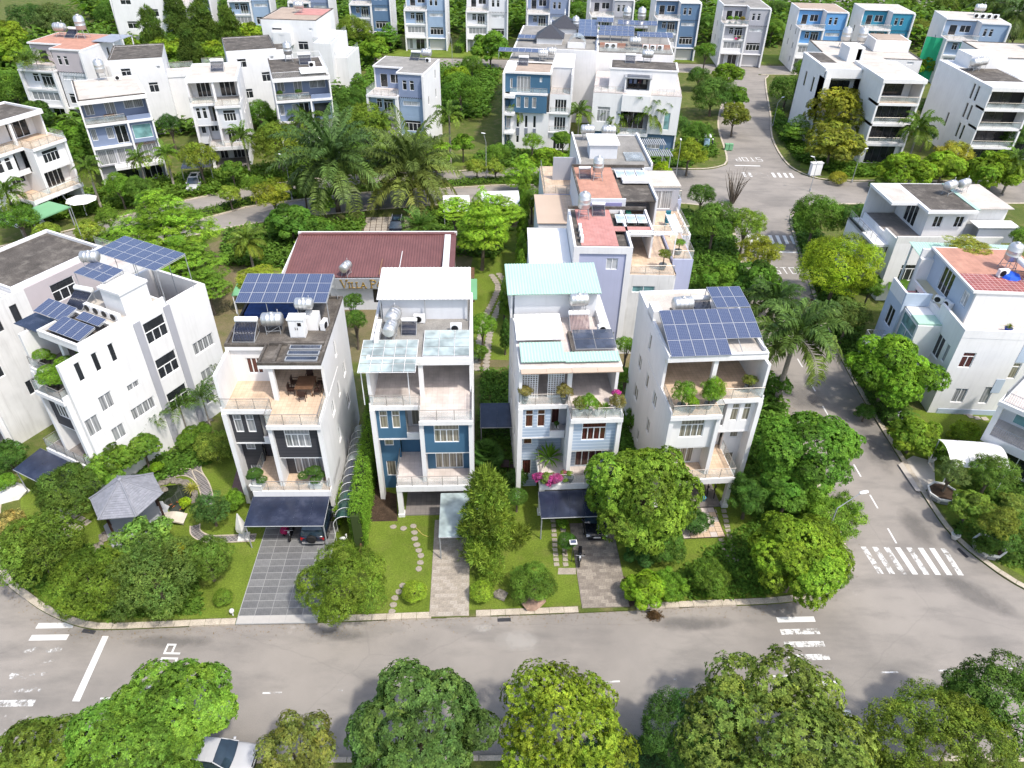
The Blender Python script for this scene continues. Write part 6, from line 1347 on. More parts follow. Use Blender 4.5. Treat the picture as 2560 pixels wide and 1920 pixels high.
h=L5;put('tank_v','steel water tank on tall legs on the salmon-topped far villa',h,7.6,9.2,12.7,0,1.9);put('tank_h','lying steel tank at the left of the salmon-topped far villa',h,3.2,9.4,12.7,0,1.4);put('heater','solar heater between the tanks of the salmon-topped far villa',h,5.2,9.4,12.7,0,1.2);h.box('lean_to_roof',GREYSHEET,11.2,15.2,6,12,12.9,13.0)
for q in((15,6.2),(15,11.8)):h.box('post',WHITE,q[0],q[0]+.15,q[1],q[1]+.15,9,12.9)
h.box('wall',WHITE,12.6,15.2,6,12,0,9)
for k,(xx,yy,lb)in enumerate(((1.4,1.0,'left'),(3.4,.8,'right'))):palm('small palm on the planted corner balcony of the salmon-topped far villa, '+lb,*h.world(xx,yy,0)[:2],'areca',1.2,1.8,'mid',k,base_z=9.3)
def rear_block(label,short,x,y,yaw,W,D,roof=ROOF,wins=True,H=12.4):
 h=House('villa',label,x,y,yaw,W,D,False,short)
 h.wall('F',0,0,W,0,H,WHITE,[(W*.18,W*.36,9.6,11.0,2,GDARK,.4),(W*.62,W*.8,7.0,8.6,2,GDARK,.4),(W*.2,W*.38,4.4,6.0,2,GDARK,.4),(W*.85,W*.92,10.6,11.1,1,GWHITE)]);h.wall('R',W,.2,D,0,H,WHITE,[(D*.5,D*.6,7,8.4,1,GDARK)]);h.wall('L',0,.2,D,0,H,WHITE);h.wall('B',D,.2,W-.2,0,H,WHITE);h.box('roof_surface',roof,.2,W-.2,.2,D-.2,H-.15,H-.05)
 b=MB()
 for q in((0,W,0,.2),(0,W,D-.2,D),(0,.2,.2,D-.2),(W-.2,W,.2,D-.2)):b.box(*q,H,H+.12)
 b.build('parapet',ROOF,h.root);return h
L7=rear_block('white rear block with a grey-stained roof behind the slate-blue bend villa','the grey-stained rear block',-67.0,125.2,20,8.2,10.5);L7.box('terrace_slab',WHITE,8.2,12.6,1.5,6,8.8,9.3);L7.box('terrace_floor',CREAM,8.4,12.4,1.7,5.8,9.3,9.33);L7.box('wall',WHITE,8.2,12.6,1.6,6,0,8.8);L7.railing([(8.4,5.8),(12.4,5.8),(12.4,1.8)],9.33)
L6b=rear_block('white rear block with a brown-stained roof and small square vents','the brown-stained rear block',-50.4,133.2,22,8.4,10.8);L6b.box('terrace_slab',WHITE,-4.4,0,1.0,6,8.8,9.3);L6b.box('terrace_floor',ROOFP,-4.2,-.2,1.2,5.8,9.3,9.33);L6b.box('wall',WHITE,-4.4,0,1.1,6,0,8.8);L6b.railing([(-4.2,1.2),(-4.2,5.8),(-.2,5.8)],9.33);L6b.box('stair_head',WHITE,8.4,11.4,3,7.5,0,11.5);L6b.box('stair_roof',ROOF,8.5,11.2,3.1,7.4,11.5,11.55)
L6=rear_block('white villa with pinkish roof patch and stepped right balconies','the stepped far villa',-52.4,160.6,-3,11.4,13.5,ROOFT,H=12.5);h=L6;h.box('roof_patch',PINK,5,11.1,6,13,12.46,12.5);put('tank_h','white tank on the stepped far villa roof',h,5.6,8,12.5,0,1.3);h.box('wing',WHITE,11.4,15,-4,9,0,9.2);h.box('wing',WHITE,12.5,17.5,-2,8,0,6.2);h.railing([(11.5,-3.9),(14.9,-3.9),(14.9,8.8)],9.2);h.railing([(15,-1.9),(17.4,-1.9),(17.4,7.8)],6.2);h.box('dormer',WHITE,2.4,6.2,-1.4,0,8,10.6);h.wall('F',-1.45,2.5,6.1,8,10.4,WHITE,[(3.8,4.8,8.2,10.0,2,GDARK)],th=.05)
L8=rear_block('cream-terraced white villa at the top left behind the trees','the cream-terraced villa',-97,190,8,13,12,ROOFT);L8.box('terrace_slab',WHITE,13,18,1,9,8.6,9.2);L8.box('terrace_floor',CREAM,13.2,17.8,1.2,8.8,9.2,9.24);L8.box('wall',GREY,13,18,1.1,9,0,8.6);L8.railing([(13.2,1.2),(17.8,1.2),(17.8,8.8)],9.24);L8.box('roof_sheet',WHITESHEET,3,10,5,10,12.8,12.9)
# ---- upper right
T1=House('villa','modern white villa with stacked dark-glazed balconies behind the golden tree',47.5,119.5,0,W=16.5,D=20,short='the dark-glazed villa')
h=T1
for z0,z1 in((3.4,6.2),(6.6,9.4)):h.wall('F',1.2,9.8,15.8,z0,z1,DARKIN,[(10.0,15.2,z0+.05,z1-.15,4,GDKF)])
h.wall('F',3.2,9.8,15.8,9.7,12.6,WHITE,[(10.6,14.6,10.1,12.2,3,GDKF)]);h.wall('F',.3,9.8,15.8,0,3.0,WHITE,[(10.4,15.0,.05,2.8,4,GDKF)])
for z in(3.0,6.2,9.4):h.box('balcony_slab',WHITE,9.5,16.2,-.2,3.2,z,z+.4);h.railing([(9.7,-.1),(16.0,-.1)],z+.4,.95,True,2.5)
h.box('balcony_floor',BEIGE,9.7,16.0,-.1,3.1,9.8,9.83);h.box('roof',WHITE,9.4,16.3,-.3,12,12.8,13.4);h.box('roof_surface',ROOFP,9.7,16,3,11.7,13.4,13.42);h.box('wall_fin',WHITE,9.5,9.8,-.2,8,0,12.8);h.box('wall_fin',WHITE,15.9,16.2,-.1,12,0,12.8)
h.wall('F',7.5,3.4,9.5,0,6.2,WHITE,[(7.2,8.6,.2,2.8,2,GDKF),(7.4,8.4,3.6,5.8,1,GDKF)]);h.wall('F',10.2,3.6,9.5,6.2,11.6,WHITE,[(4.8,8.8,7.0,10.6,4,GDKF)]);h.box('terrace_slab',WHITE,3.4,9.5,7.3,10.2,5.9,6.3);h.box('terrace_floor',CREAM,3.8,9.4,7.6,10.1,6.3,6.33);h.wall('L',3.4,7.5,20,0,12.6,WHITE,[(12,13,8,10.5,1,GDARK),(16,17,8,10.5,1,GDARK)]);h.box('roof',WHITE,3.3,9.4,8.0,20,12.4,12.9);h.box('roof_surface',ROOF,3.8,6.5,12,19.6,12.9,12.92);h.box('roof_surface',ROOFP,6.5,9.3,8.5,19.6,12.9,12.93);h.box('soffit_wall',WHITE,3.4,9.5,8.0,8.3,11.4,12.4);h.box('wall',WHITE,3.4,4.4,7.6,10.2,6.3,11.4)
h.box('stair_head',WHITE,8.4,11,13,17,12.9,15.2);h.wall('F',12.9,8.4,11,12.9,15.2,WHITE,[(9.8,10.6,13,15,1,GDARK)],th=.1);h.wall('R',16.3,12,20,0,12.6,WHITE,[(13,14,9.6,12,1,GDARK)]);h.wall('B',20,3.4,16.3,0,12.8,WHITE);h.box('roof',ROOFP,9.4,16.3,12,20,12.6,12.8)
T1b=rear_block('white block with two ball-shaped tanks behind the dark-glazed villa','the ball-tank block',56.5,143,-5,17,14,ROOFP,H=11.4)
for k,xx in enumerate((5.0,8.0)):put('tank_v',['left','right'][k]+' one of the twin ball-shaped tanks at the upper right',T1b,xx,8.0,11.4,0,1.9)
T1b.box('roof_room',WHITE,10,16.4,6,12,11.4,13.4);T1b.box('roof_room_top',ROOFT,10.3,16,6.3,11.6,13.4,13.5)
T2=House('villa','white modern villa with three dark loggias and a grey stone side',74.3,119.4,0,W=22,D=20,short='the three-loggia villa')
h=T2
h.wall('L',0,0,18,0,12.4,WHITE,[(u,u+.7,z,z+2.4,1,GDARK)for u in(3.2,4.6)for z in(3.2,6.4,9.4)]+[(9,9.7,3.6,6.0,1,GDARK)])
for z in(3.2,6.2,9.2):h.box('loggia_slab',WHITE,0,7.2,-.1,2.6,z-.35,z);h.wall('F',2.2,.22,6.9,z,z+2.65,DARKIN,[(.4,5.0,z+.05,z+2.5,3,GDKF)]);h.railing([(.2,.0),(7,.0)],z,.95,True,2.4)
h.box('wall_fin',WHITE,6.9,7.2,-.1,3,2.85,12.2);h.box('roof',WHITE,-.1,7.3,-.2,18,11.9,12.5);h.box('roof_surface',ROOF,.4,7,3.6,12,12.5,12.52);h.box('roof_room',WHITE,2,8,12,17,12.5,14.5);h.wall('F',.4,.22,7.2,0,2.85,DARKIN,[(1,4,.05,2.6,2,GDKF)])
h.wall('F',3.0,7.2,22,0,9.2,STONEW,[(8.4,9.6,4.6,8.2,1,GDKF),(11.4,12.6,4.6,8.2,1,GDKF),(14.4,15.6,4.6,8.2,1,GDKF),(8.2,12,1.0,3.6,3,GDKF)]);h.box('terrace_floor',BEIGE,7.2,22,3.2,6,9.2,9.24);h.wall('F',6,7.2,22,9.2,12.2,WHITE);h.box('roof',WHITE,7.2,22,5.8,18,12.2,12.6)
for k,(xx,yy)in enumerate(((2.0,10.2),(3.4,11.0))):put('tank_h',['left','right'][k]+' one of two bright tanks on the three-loggia villa roof',h,xx,yy,12.52,20,1.25)
T3=villa2('white villa with pale blue windows beside the green site netting','the netting-side villa',93,172,-10,12,14,LBLUE,roof=ROOFP);put('tank_h','steel tank on the netting-side villa roof',T3,8,10,12.7,0,1.4)
for k in range(4):put('ac',['first','second','third','fourth'][k]+' air conditioner from the left on the netting-side villa roof',T3,6.4+1.3*k,6.0,12.68,0,1.4,'air conditioners on the netting-side villa')
T4=rear_block('white villa with a glass sunroom and cream upper storey, upper right edge','the sunroom villa',86,142,-6,30,14,ROOFP,H=12.0);T4.box('upper_storey',WHITE2,11,24,4,12,12,14.6);T4.box('upper_roof',ROOFP,11,24,4,12,14.6,14.8);glassroof(T4,'',-3.4,3.5,-4,1,9.6,10.8,4,2,GPOLY,WMETAL);T4.wall('F',-3.9,-3.3,3.4,6.4,9.5,WHITE,[(-3.0,3.2,6.6,9.3,4,GTEAL)],th=.15);T4.box('terrace',WHITE,-3.4,3.5,-3.75,0,0,6.4);put('tank_h','steel tank on the sunroom villa',T4,14,2.0,12,0,1.6);put('tank_v','steel tank on the cream upper storey of the sunroom villa',T4,16,9,14.8,0,1.8)
gn=thing('site_netting','green netting screen of a building site at the upper right','netting',(90.5,176,.12),R(-35));b=MB()
for i in range(10):b.quad((i,.3*(i%2),0),(i+1,.3*((i+1)%2),0),(i+1,.3*((i+1)%2),9),(i,.3*(i%2),9))
b.build('net',M('green_netting',(.03,.42,.20),.7),gn)
for i in range(0,11,5):MB().tube((i,.15,-.1),(i,.15,9.1),.06,n=6).build('pole',GMETAL,gn)
# ================================================================ GARDENS, DRIVEWAYS, PATHS
def K(c,r,x,y,z=0.0):return G(c*640+x/3.456,r*480+y/3.456,z)
ZB=.12
def lawn(pts,z=ZB+.006,mat=None,name='lawn'):return struct(flat(name,mat or GRASS,pts,z))
lawn([(-33.5,31.2),(-30.3,29.6),(-28,28.75),(-18.2,29.2),(-12.6,29.5),(-5.3,30),(8.5,31),(18.5,31.8),(21.2,32.4),(23,33.9),(24.4,35.8),(25,37.6),(25.2,46),(10,46),(-12,45),(-22,50),(-30,46),(-41,44)])
lawn([(34.4,38.5),(35.6,35.8),(37.5,33.8),(46,30),(60,30),(60,50),(34,50)]);lawn([(36,46.5),(60,46.5),(60,53.2),(36,53.2)],ZB+.010)
lawn([(-22,112.5),(0,116),(16,117.5),(16,122),(-22,119)]);lawn([(-62,92),(-48,100),(-28,110.5),(-28,116),(-50,110),(-66,100)])
lawn([(46.5,117),(50.5,112.5),(70,113),(90,114.5),(90,119),(48,121)]);lawn([(9.6,122),(13,122),(14.5,137),(11.5,137)],mat=GRASS);lawn([(-32,188),(90,188),(90,197),(-32,200)])
struct(flat('bare_ground',BAREG,[(-45,60),(25,58),(25,92),(-5,97),(-36,88),(-50,74)],ZB+.006))
lawn([(-6,60),(0.8,60),(0.5,92),(-5,90)],ZB+.010)
struct(flat('dirt_strip',SOIL,[K(1,2,960,640),K(1,2,1060,660),K(1,2,1095,930),K(1,2,1215,960),K(1,2,1225,1195),K(1,2,900,1200),K(1,2,930,960)],ZB+.012))
struct(flat('dirt_strip',SOIL,[K(2,3,940,0),K(2,3,1080,60),K(2,3,1060,260),K(2,3,1000,285)],ZB+.012))
_tile={}
def tile_mesh(w_,d,t,mat):
 k=(round(w_,2),round(d,2),t,mat.name)
 if k not in _tile:
  b=MB();e=min(.012,t*.4);b.v=[(0,0,0),(w_,0,0),(w_,d,0),(0,d,0),(0,0,t-e),(w_,0,t-e),(w_,d,t-e),(0,d,t-e),(e,e,t),(w_-e,e,t),(w_-e,d-e,t),(e,d-e,t)]
  b.f=[(0,1,5,4),(1,2,6,5),(2,3,7,6),(3,0,4,7),(4,5,9,8),(5,6,10,9),(6,7,11,10),(7,4,8,11),(8,9,10,11)];b.mi=[0]*9
  _tile[k]=b.mesh('tile',mat)
 return _tile[k]
def paving(name,x,y,rz,w_,d,nx,ny,mats,joint=.02,t=.05,z=ZB+.01,piece='tile',bond=0.0,basemat=None,skip=0):
 """each piece its own object; x,y front left corner"""
 root=struct(link(name,None,None,(x,y,z),rz));tw,td=w_/nx,d/ny
 b=MB();b.box(-.04,w_+.04,-.04,d+.04,-.05,t-.009);b.build('bedding',basemat or SOIL,root)
 for j in range(ny):
  off=bond*tw*(j%2)
  for i in range(nx):
   if skip and rnd.random()<skip:continue
   m=mats[rnd.randrange(len(mats))]if not callable(mats)else mats(i,j)
   xx=i*tw+off;ww=tw
   if xx+tw>w_+.01:ww=w_-xx
   if ww<.08:continue
   o=link(piece,tile_mesh(ww-joint,td-joint,t,m),root,(xx+joint/2,j*td+joint/2,rnd.uniform(-.004,.004)))
 return root
S2=M('slate_tile_b',(.20,.20,.198),.5,.15,1.3,.3,(.25,.25,.25),False,.25);S3=M('slate_tile_c',(.15,.15,.15),.5,.15,1.3,.3,(.2,.2,.2),False,.25)
paving('slate_driveway',-18.0,28.72,R(2.6),5.3,8.9,5,15,lambda i,j:SLATE2 if j==0 else(SLATE,S2,S3,SLATE)[rnd.randrange(4)],.018,.05,basemat=M('pale_grout',(.33,.33,.32),.9))
PB=M('paver_b',(.36,.315,.26),.9,.2,1.4,.6,(.15,.135,.115),False,.3);PC=M('paver_c',(.44,.39,.33),.9,.15,1.4,.5,(.24,.21,.17),False,.3)
paving('paver_driveway',-5.22,29.62,R(3),2.6,8.6,5,29,(PAVER,PB,PC),.012,.05,piece='paver',bond=.5,basemat=PB)
PD=M('paver_dark',(.25,.215,.18),.9,.2,1.2,.6,(.12,.105,.09),False,.3);PE=M('paver_dark_b',(.30,.26,.215),.9,.2,1.2,.6,(.14,.12,.10),False,.3)
paving('paver_driveway',5.15,30.55,R(3.5),3.2,7.6,6,26,(PD,PE,PB),.012,.05,piece='paver',bond=.5,basemat=PD)
paving('porch_paving',13.2,36.9,R(5),3.2,3.0,6,6,(BEIGE,CREAM),.015,.06)
paving('patio_paving',-36.2,36.0,R(-28),3.4,3.4,5,5,(PAVER,PC),.16,.05,basemat=GRASS,piece='paver')
struct(flat('drive_apron',M('pale_apron',(.46,.42,.37),.9,.12,.6,.4,(.28,.25,.22)),[K(3,2,x,y)for x,y in((1120,705),(1250,630),(1430,680),(1440,900),(1300,940),(1270,930))],ZB+.02))
paving('parking_pavers',-19.3,80.3,R(6),6.2,13.5,8,16,(PAVER,PB),.07,.05,piece='paver',basemat=SOIL)
def stones(name,pts,r0,mat,thick=.05,sq=False,z=ZB+.008):
 root=struct(link(name,None,None,(0,0,0)))
 for i,(x,y)in enumerate(pts):
  n=4 if sq else 7;a0=rnd.uniform(0,6.28)if not sq else R(45+4);q=[(r0*rnd.uniform(.85,1.15)*math.cos(a0+2*math.pi*k/n),r0*rnd.uniform(.75,1.0)*math.sin(a0+2*math.pi*k/n))for k in range(n)]
  MB().prism(q,0,thick).build('stone',mat,root,loc=(x,y,z))
 return root
stones('stepping_stones',[K(1,2,x,y)for x,y in((1190,1245),(1275,1260),(1360,1240),(1370,1295),(1375,1350),(1390,1400),(1408,1450),(1425,1495),(1422,1555),(1408,1608))]+[K(1,3,x,y)for x,y in((1270,95),(1235,148),(1205,203),(1188,260),(1175,318))],.26,PB)
stones('stepping_stones',[K(2,2,1745+10.5*k+dx+(9 if k>8 else 0),1110+42*k)for k in range(11)for dx in(0,82-1.2*k)],.27,PAVER,sq=True)
stones('stepping_stones',[K(2,2,352+3*k+dx,1150+42*k)for k in range(11)for dx in(0,80)],.26,PAVER,sq=True)
stones('stepping_stones',[K(0,2,1280+41*k,655-33*k)for k in range(8)],.34,PC,sq=True)
stones('stepping_stones',[K(3,2,x,y)for x,y in((1490,243),(1550,248),(1620,255),(1700,262),(1745,290),(1800,305),(1870,312))],.4,PC,sq=True)
pts=smooth_path([GD(1040,800),GD(1046,740),GD(1058,690),GD(1076,650),GD(1085,620),GD(1070,595)],6);pp=resample(pts,.62);sl,sr=offset(pp,.5),offset(pp,-.45)
stones('flagstone_path',[q for k in range(len(pp))for q in(sl[k],sr[k])],.40,PAVER,.06,z=ZB+.014)
struct(flat('kerb_path',PAVER,[K(2,2,400,1600),K(2,2,550,1600),K(2,2,552,1655),K(2,2,395,1655)],ZB+.02))
# lattice-brick garden paths
LATT=MT('dark_lattice_bricks',(.155,.14,.14),(.12,.11,.112),(.30,.28,.26),.22,.22,.8,.02,0,R(40))
def path_strip(name,pts,w_,mat,z):
 p=smooth_path(pts,6);a,b=offset(p,w_/2),offset(p,-w_/2);m=MB()
 for i in range(len(p)-1):m.quad((*b[i],z),(*b[i+1],z),(*a[i+1],z),(*a[i],z))
 o=struct(m.build(name,mat))
 for side,e in((a,1),(b,-1)):
  ed=offset(side,.09*e);q=MB()
  for i in range(len(p)-1):
   q.quad((*side[i],z+.05),(*side[i+1],z+.05),(*ed[i+1],z+.05),(*ed[i],z+.05));q.quad((*side[i],z),(*side[i+1],z),(*side[i+1],z+.05),(*side[i],z+.05))
  q.build('edging',KERB,o)
 return o
path_strip('garden_path',[K(0,2,1350,880),K(0,2,1470,800),K(0,2,1620,775),K(0,2,1730,830),K(0,2,1790,960),K(0,2,1790,1060)],.75,LATT,ZB+.014)
path_strip('garden_path',[K(0,2,1710,690),K(0,2,1705,760),K(0,2,1740,830)],.6,LATT,ZB+.018)
path_strip('garden_path',[K(0,2,1690,1230),K(0,2,1700,1300),K(0,2,1800,1350),K(0,2,1960,1350),K(0,2,2212,1340)],.6,LATT,ZB+.016)
struct(flat('wood_deck',M('purple_brown_decking',(.14,.09,.085),.7,.15,3),[K(0,2,1990,975),K(0,2,2050,740),K(0,2,2120,720),K(0,2,2160,975)],ZB+.02))
# gazebo
g=thing('gazebo','hexagonal gazebo with a grey shingle roof in the left garden','gazebo',(-28.05,37.15,ZB),R(8));RH=2.55;hexp=[(RH*math.cos(R(60*k)),RH*math.sin(R(60*k)))for k in range(6)]
MB().prism([(x*.98,y*.98)for x,y in hexp],0,.22).build('platform',GMETAL,g)
for k in range(6):x,y=hexp[k];MB().tube((x*.78,y*.78,.2),(x*.78,y*.78,3.15),.09,n=8).build('column',DWOOD,g)
TIN2=M('grey_shingle_b',(.24,.245,.272),.75,.1,2.5);NS=16
for k in range(6):
 p,q=hexp[k],hexp[(k+1)%6];side=MB()
 side.quad((p[0],p[1],3.1),(q[0],q[1],3.1),(0,0,4.75),(0,0,4.75));sd=side.build('roof_side',TIN,g);b=MB()
 for j in range(NS):
  t0,t1=j/NS,(j+1.12)/NS;n=max(2,int(13*(1-t0)));L0=[(p[0]*(1-t0),p[1]*(1-t0)),(q[0]*(1-t0),q[1]*(1-t0))];L1_=[(p[0]*(1-t1),p[1]*(1-t1)),(q[0]*(1-t1),q[1]*(1-t1))];z0,z1=3.1+1.65*t0,3.1+1.65*min(t1,1)
  for i in range(n):
   u0,u1=(i+.03)/n,(i+.97)/n;P_=lambda L,u,z:(L[0][0]+(L[1][0]-L[0][0])*u,L[0][1]+(L[1][1]-L[0][1])*u,z);e=.055+rnd.uniform(-.008,.012);b.cur=rnd.randrange(2)
   b.quad(P_(L0,u0,z0+e),P_(L0,u1,z0+e),P_(L1_,u1,z1+.02),P_(L1_,u0,z1+.02));b.quad(P_(L0,u0,z0),P_(L0,u1,z0),P_(L0,u1,z0+e),P_(L0,u0,z0+e))
 sh=b.build('shingles',[TIN,TIN2],sd);sh['kind']='stuff'
 MB().tube((p[0]*1.01,p[1]*1.01,3.15),(0,0,4.82),.075,.06,6).build('ridge_cap',TIN,g)
MB().lathe([(.18,4.75),(.16,4.88),(.03,4.95)],10).build('finial',TIN,g)
ben=thing('garden_bench','white bench seat inside the open side of the gazebo','bench',(-26.6,36.3,ZB+.22),R(40));MB().box(-.8,.8,-.25,.25,.35,.45).build('seat',WPOT,ben);MB().box(-.75,-.6,-.2,.2,0,.35).build('leg',WPOT,ben);MB().box(.6,.75,-.2,.2,0,.35).build('leg',WPOT,ben)
# koi pond
WATER=glass_mat('pond_water',(.016,.022,.012),.03,1.0,.6)
pond=[K(0,2,x,y)for x,y in((1380,930),(1450,890),(1560,880),(1640,920),(1670,980),(1640,1030),(1590,1130),(1480,1125),(1440,1060),(1350,1000))]
struct(flat('pond',WATER,pond,ZB+.03))
for k in range(9):
 x,y=K(0,2,1540+rnd.uniform(-70,50),1060+rnd.uniform(-35,40));b=MB();b.lathe([(.01,-.13),(.032,-.08),(.04,0),(.026,.07),(.006,.12)],8,axis='X');b.quad((-.12,0,0),(-.2,.05,0),(-.17,0,0),(-.2,-.05,0));tag(b.build('koi_fish',M('koi_orange',(.30,.09,.03),.4),None,True,loc=(x,y,ZB+.045),rz=rnd.uniform(0,6)),'orange koi fish at the pond surface','fish','koi in the pond')
def rock(label,x,y,s,group,seed,z=ZB,mat=None):
 r=random.Random(seed);b=MB();b.lathe([(.55,0),(.8,.18),(.72,.42),(.35,.62),(.08,.68)],9);b.v=[(v[0]*r.uniform(.75,1.25),v[1]*r.uniform(.75,1.25),v[2]*r.uniform(.75,1.2))for v in b.v]
 o=b.build('rock',mat or STONE,None,loc=(x,y,z),rz=r.uniform(0,6));o.scale=(s,s*r.uniform(.6,.9),s*.8);return tag(o,label,'rock',group)
rim=[(1360,900),(1400,870),(1450,855),(1500,850),(1550,855),(1600,865),(1640,885),(1690,960),(1680,1000),(1660,1030),(1425,925),(1370,950)]
for k,(x,y)in enumerate(rim):rock('rugged brown rock on the rim of the koi pond',*K(0,2,x,y),.45,'pond rim rocks',k)
for k,(x,y,s)in enumerate(((905,1340,.55),(860,1420,.6),(815,1475,.5),(925,1300,.4))):rock('dark rock under the plumeria beside the gazebo',*K(0,2,x,y),s,'rocks beside the gazebo',40+k)
rock('tall grey rock beside the round bush on the villa lawn',*K(1,3,2110,180),.7,None,61);rock('reddish brown boulder trough under the spreading bonsai on the lawn island',*K(2,3,190,240),1.15,None,62,mat=M('red_boulder',(.30,.20,.15),.9,.3,2,bmp=.5))
for k in range(14):rock('low stone of the rubble edging along the bare side wall',*K(0,2,1390+33*k,690-28*k),.34,'rubble edging stones',80+k)
b=MB();n=8
for i in range(n):
 a0,a1=i/n,(i+1)/n;f=lambda a:.32+.28*math.sin(math.pi*a);b.quad((2.0*a0,-.5,f(a0)),(2.0*a1,-.5,f(a1)),(2.0*a1,.5,f(a1)),(2.0*a0,.5,f(a0)));b.quad((2.0*a0,-.5,f(a0)-.14),(2.0*a1,-.5,f(a1)-.14),(2.0*a1,-.5,f(a1)),(2.0*a0,-.5,f(a0)))
x,y=K(0,2,1385,1200);tag(b.build('footbridge',M('pale_stone',(.50,.45,.37),.8,.15,1.5),None,loc=(x,y,ZB),rz=R(3)),'pale arched stone footbridge over the koi pond outlet','footbridge')
struct(flat('stone_deck',M('grey_deck',(.36,.37,.38),.7),[K(0,2,1270,1090),K(0,2,1330,1000),K(0,2,1470,1070),K(0,2,1440,1130),K(0,2,1400,1210),K(0,2,1320,1200)],ZB+.06))
# closed parasol
x,y=K(0,2,2112,1335);t=thing('parasol','closed white parasol on a square base beside the slate driveway','parasol',(x,y,ZB),R(10));MB().box(-.4,.4,-.4,.4,0,.12).build('base',WPOT,t);MB().tube((0,0,.1),(0,0,2.5),.03,n=6).build('pole',WMETAL,t);b=MB();b.lathe([(.28,.75),(.3,1.1),(.2,1.7),(.08,2.3),(.03,2.55)],9);b.v=[(v[0]*(1+.35*((i%9)%2)),v[1]*(1+.35*((i%9)%2)),v[2])for i,v in enumerate(b.v)];b.build('folded_canopy',WPOT,t)
# open parasol far left
x,y=GD(175,430,2.5);t=thing('parasol','open white parasol in front of the stepped-balcony villa','parasol',(x,y,ZB),0);MB().tube((0,0,0),(0,0,2.6),.05,n=6).build('pole',WMETAL,t);b=MB()
for k in range(8):a0,a1=R(45*k),R(45*k+45);b.quad((2*math.cos(a0),2*math.sin(a0),2.3),(2*math.cos(a1),2*math.sin(a1),2.3),(0,0,2.85),(0,0,2.85))
b.build('canopy',WHITESHEET,t)
# barrel-vault walkway and its vine hedge
x0,y0=-12.85,36.0;t=thing('vaulted_walkway','barrel-vaulted polycarbonate walkway along the charcoal-clad villa','walkway',(x0,y0,ZB),R(3));Lw,Wd=10.5,1.75;nseg=12;DPOLY=glass_mat('dark_green_polycarbonate',(.03,.075,.06),.15,.92)
for j in range(nseg):
 b=MB();ya,yb=Lw*j/nseg+.03,Lw*(j+1)/nseg-.03
 for i in range(8):
  f=lambda a:(Wd/2-Wd/2*math.cos(a),1.55+1.0*math.sin(a));p,q=f(math.pi*i/8),f(math.pi*(i+1)/8);b.quad((p[0],ya,p[1]),(p[0],yb,p[1]),(q[0],yb,q[1]),(q[0],ya,q[1]))
 b.build('roof_panel',DPOLY if j<3 else GDKROOF if j<7 else GPOLY,t)
 r=MB()
 for i in range(10):f=lambda a:(Wd/2-(Wd/2+.02)*math.cos(a),1.57+1.02*math.sin(a));p,q=f(math.pi*i/10),f(math.pi*(i+1)/10);r.tube((p[0],ya,p[1]),(q[0],ya,q[1]),.025,n=5)
 for xx in(0,Wd):r.tube((xx,ya,0),(xx,ya,1.57),.025,n=5)
 r.build('rib',WMETAL,t)
def hedge(label,path,w_,h_,col,kind='clump',size=.17,dens=45,name='hedge',z=ZB,wob=.12,cat='hedge'):
 t=thing(name,label,cat,(0,0,z),0);rng=np.random.default_rng(len(label));P_,N_=[],[]
 for a,b in zip(path,path[1:]):
  L=math.hypot(b[0]-a[0],b[1]-a[1]);d=np.array([(b[0]-a[0])/L,(b[1]-a[1])/L]);nn=np.array([-d[1],d[0]]);n=int(L*(2*h_+w_)*dens)
  u=rng.uniform(0,L,n);per=rng.uniform(-(h_+w_/2),h_+w_/2,n);top=np.abs(per)<w_/2;s=np.where(top,per,np.sign(per)*w_/2);zz=np.where(top,h_,h_+w_/2-np.abs(per));s=s*(1+rng.normal(0,wob,n));zz=zz*(1+rng.normal(0,wob*.5,n)*(zz>.3))+.25*wob*np.sin(u*1.7)
  P_.append(np.stack([a[0]+d[0]*u+nn[0]*s,a[1]+d[1]*u+nn[1]*s,np.maximum(zz,.03)],1));N_.append(np.stack([np.where(top,0,nn[0]*np.sign(per)),np.where(top,0,nn[1]*np.sign(per)),np.where(top,1.,.2)],1))
 o=link('foliage',scatter('foliage',np.concatenate(P_),np.concatenate(N_),size,kind,5),t);o.color=leafc(GREENS[col]if isinstance(col,str)else col)
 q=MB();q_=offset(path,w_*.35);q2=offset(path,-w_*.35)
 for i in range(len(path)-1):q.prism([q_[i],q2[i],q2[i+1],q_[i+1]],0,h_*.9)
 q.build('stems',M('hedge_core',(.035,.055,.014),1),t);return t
hedge('tall vine hedge between the vaulted walkway and the blue-fronted villa',[(-11.0,35.4),(-11.25,39),(-11.5,43),(-12.0,50)],.9,3.7,'fresh')
hedge('vine hanging over the front of the vaulted walkway',[(-12.95,37.2),(-13.0,40.5)],.25,1.9,'bright',dens=35)
hedge('dark clipped hedge at the bottom edge between two trees',[(4.5,20.2),(13.5,20.5)],1.6,1.0,(.02,.05,.022))
hedge('trimmed hedge along the side wall of the powder-blue garage villa',[(-15.0,192),(-13.8,206)],2.0,1.6,'fresh',size=.45,dens=7)
hedge('clipped hedge between the right-hand lawn and the curved carport',[(36.4,46.9),(42.5,46.6)],1.0,1.0,'fresh')
hedge('dark roadside hedge below the right-hand lawn',[(34.4,50.8),(34.5,55.5)],1.2,1.0,'dark')
hedge('low shrub border along the planted median of the cross street',offset(med_n,1.2)[4:-3],1.5,.55,'mid',size=.3,dens=12,kind='fine')
fp=MB();fp.tube((-10.35,32.2,0),(-10.75,36.6,0.0),.01,n=4);b=MB();b.box(-.05,.05,0,6.6,0,.5);tag(b.build('garden_kerb_wall',WOOD,None,loc=(-10.75,33.3,ZB),rz=R(3)),'low brown boundary edging left of the blue villa lawn','edging')
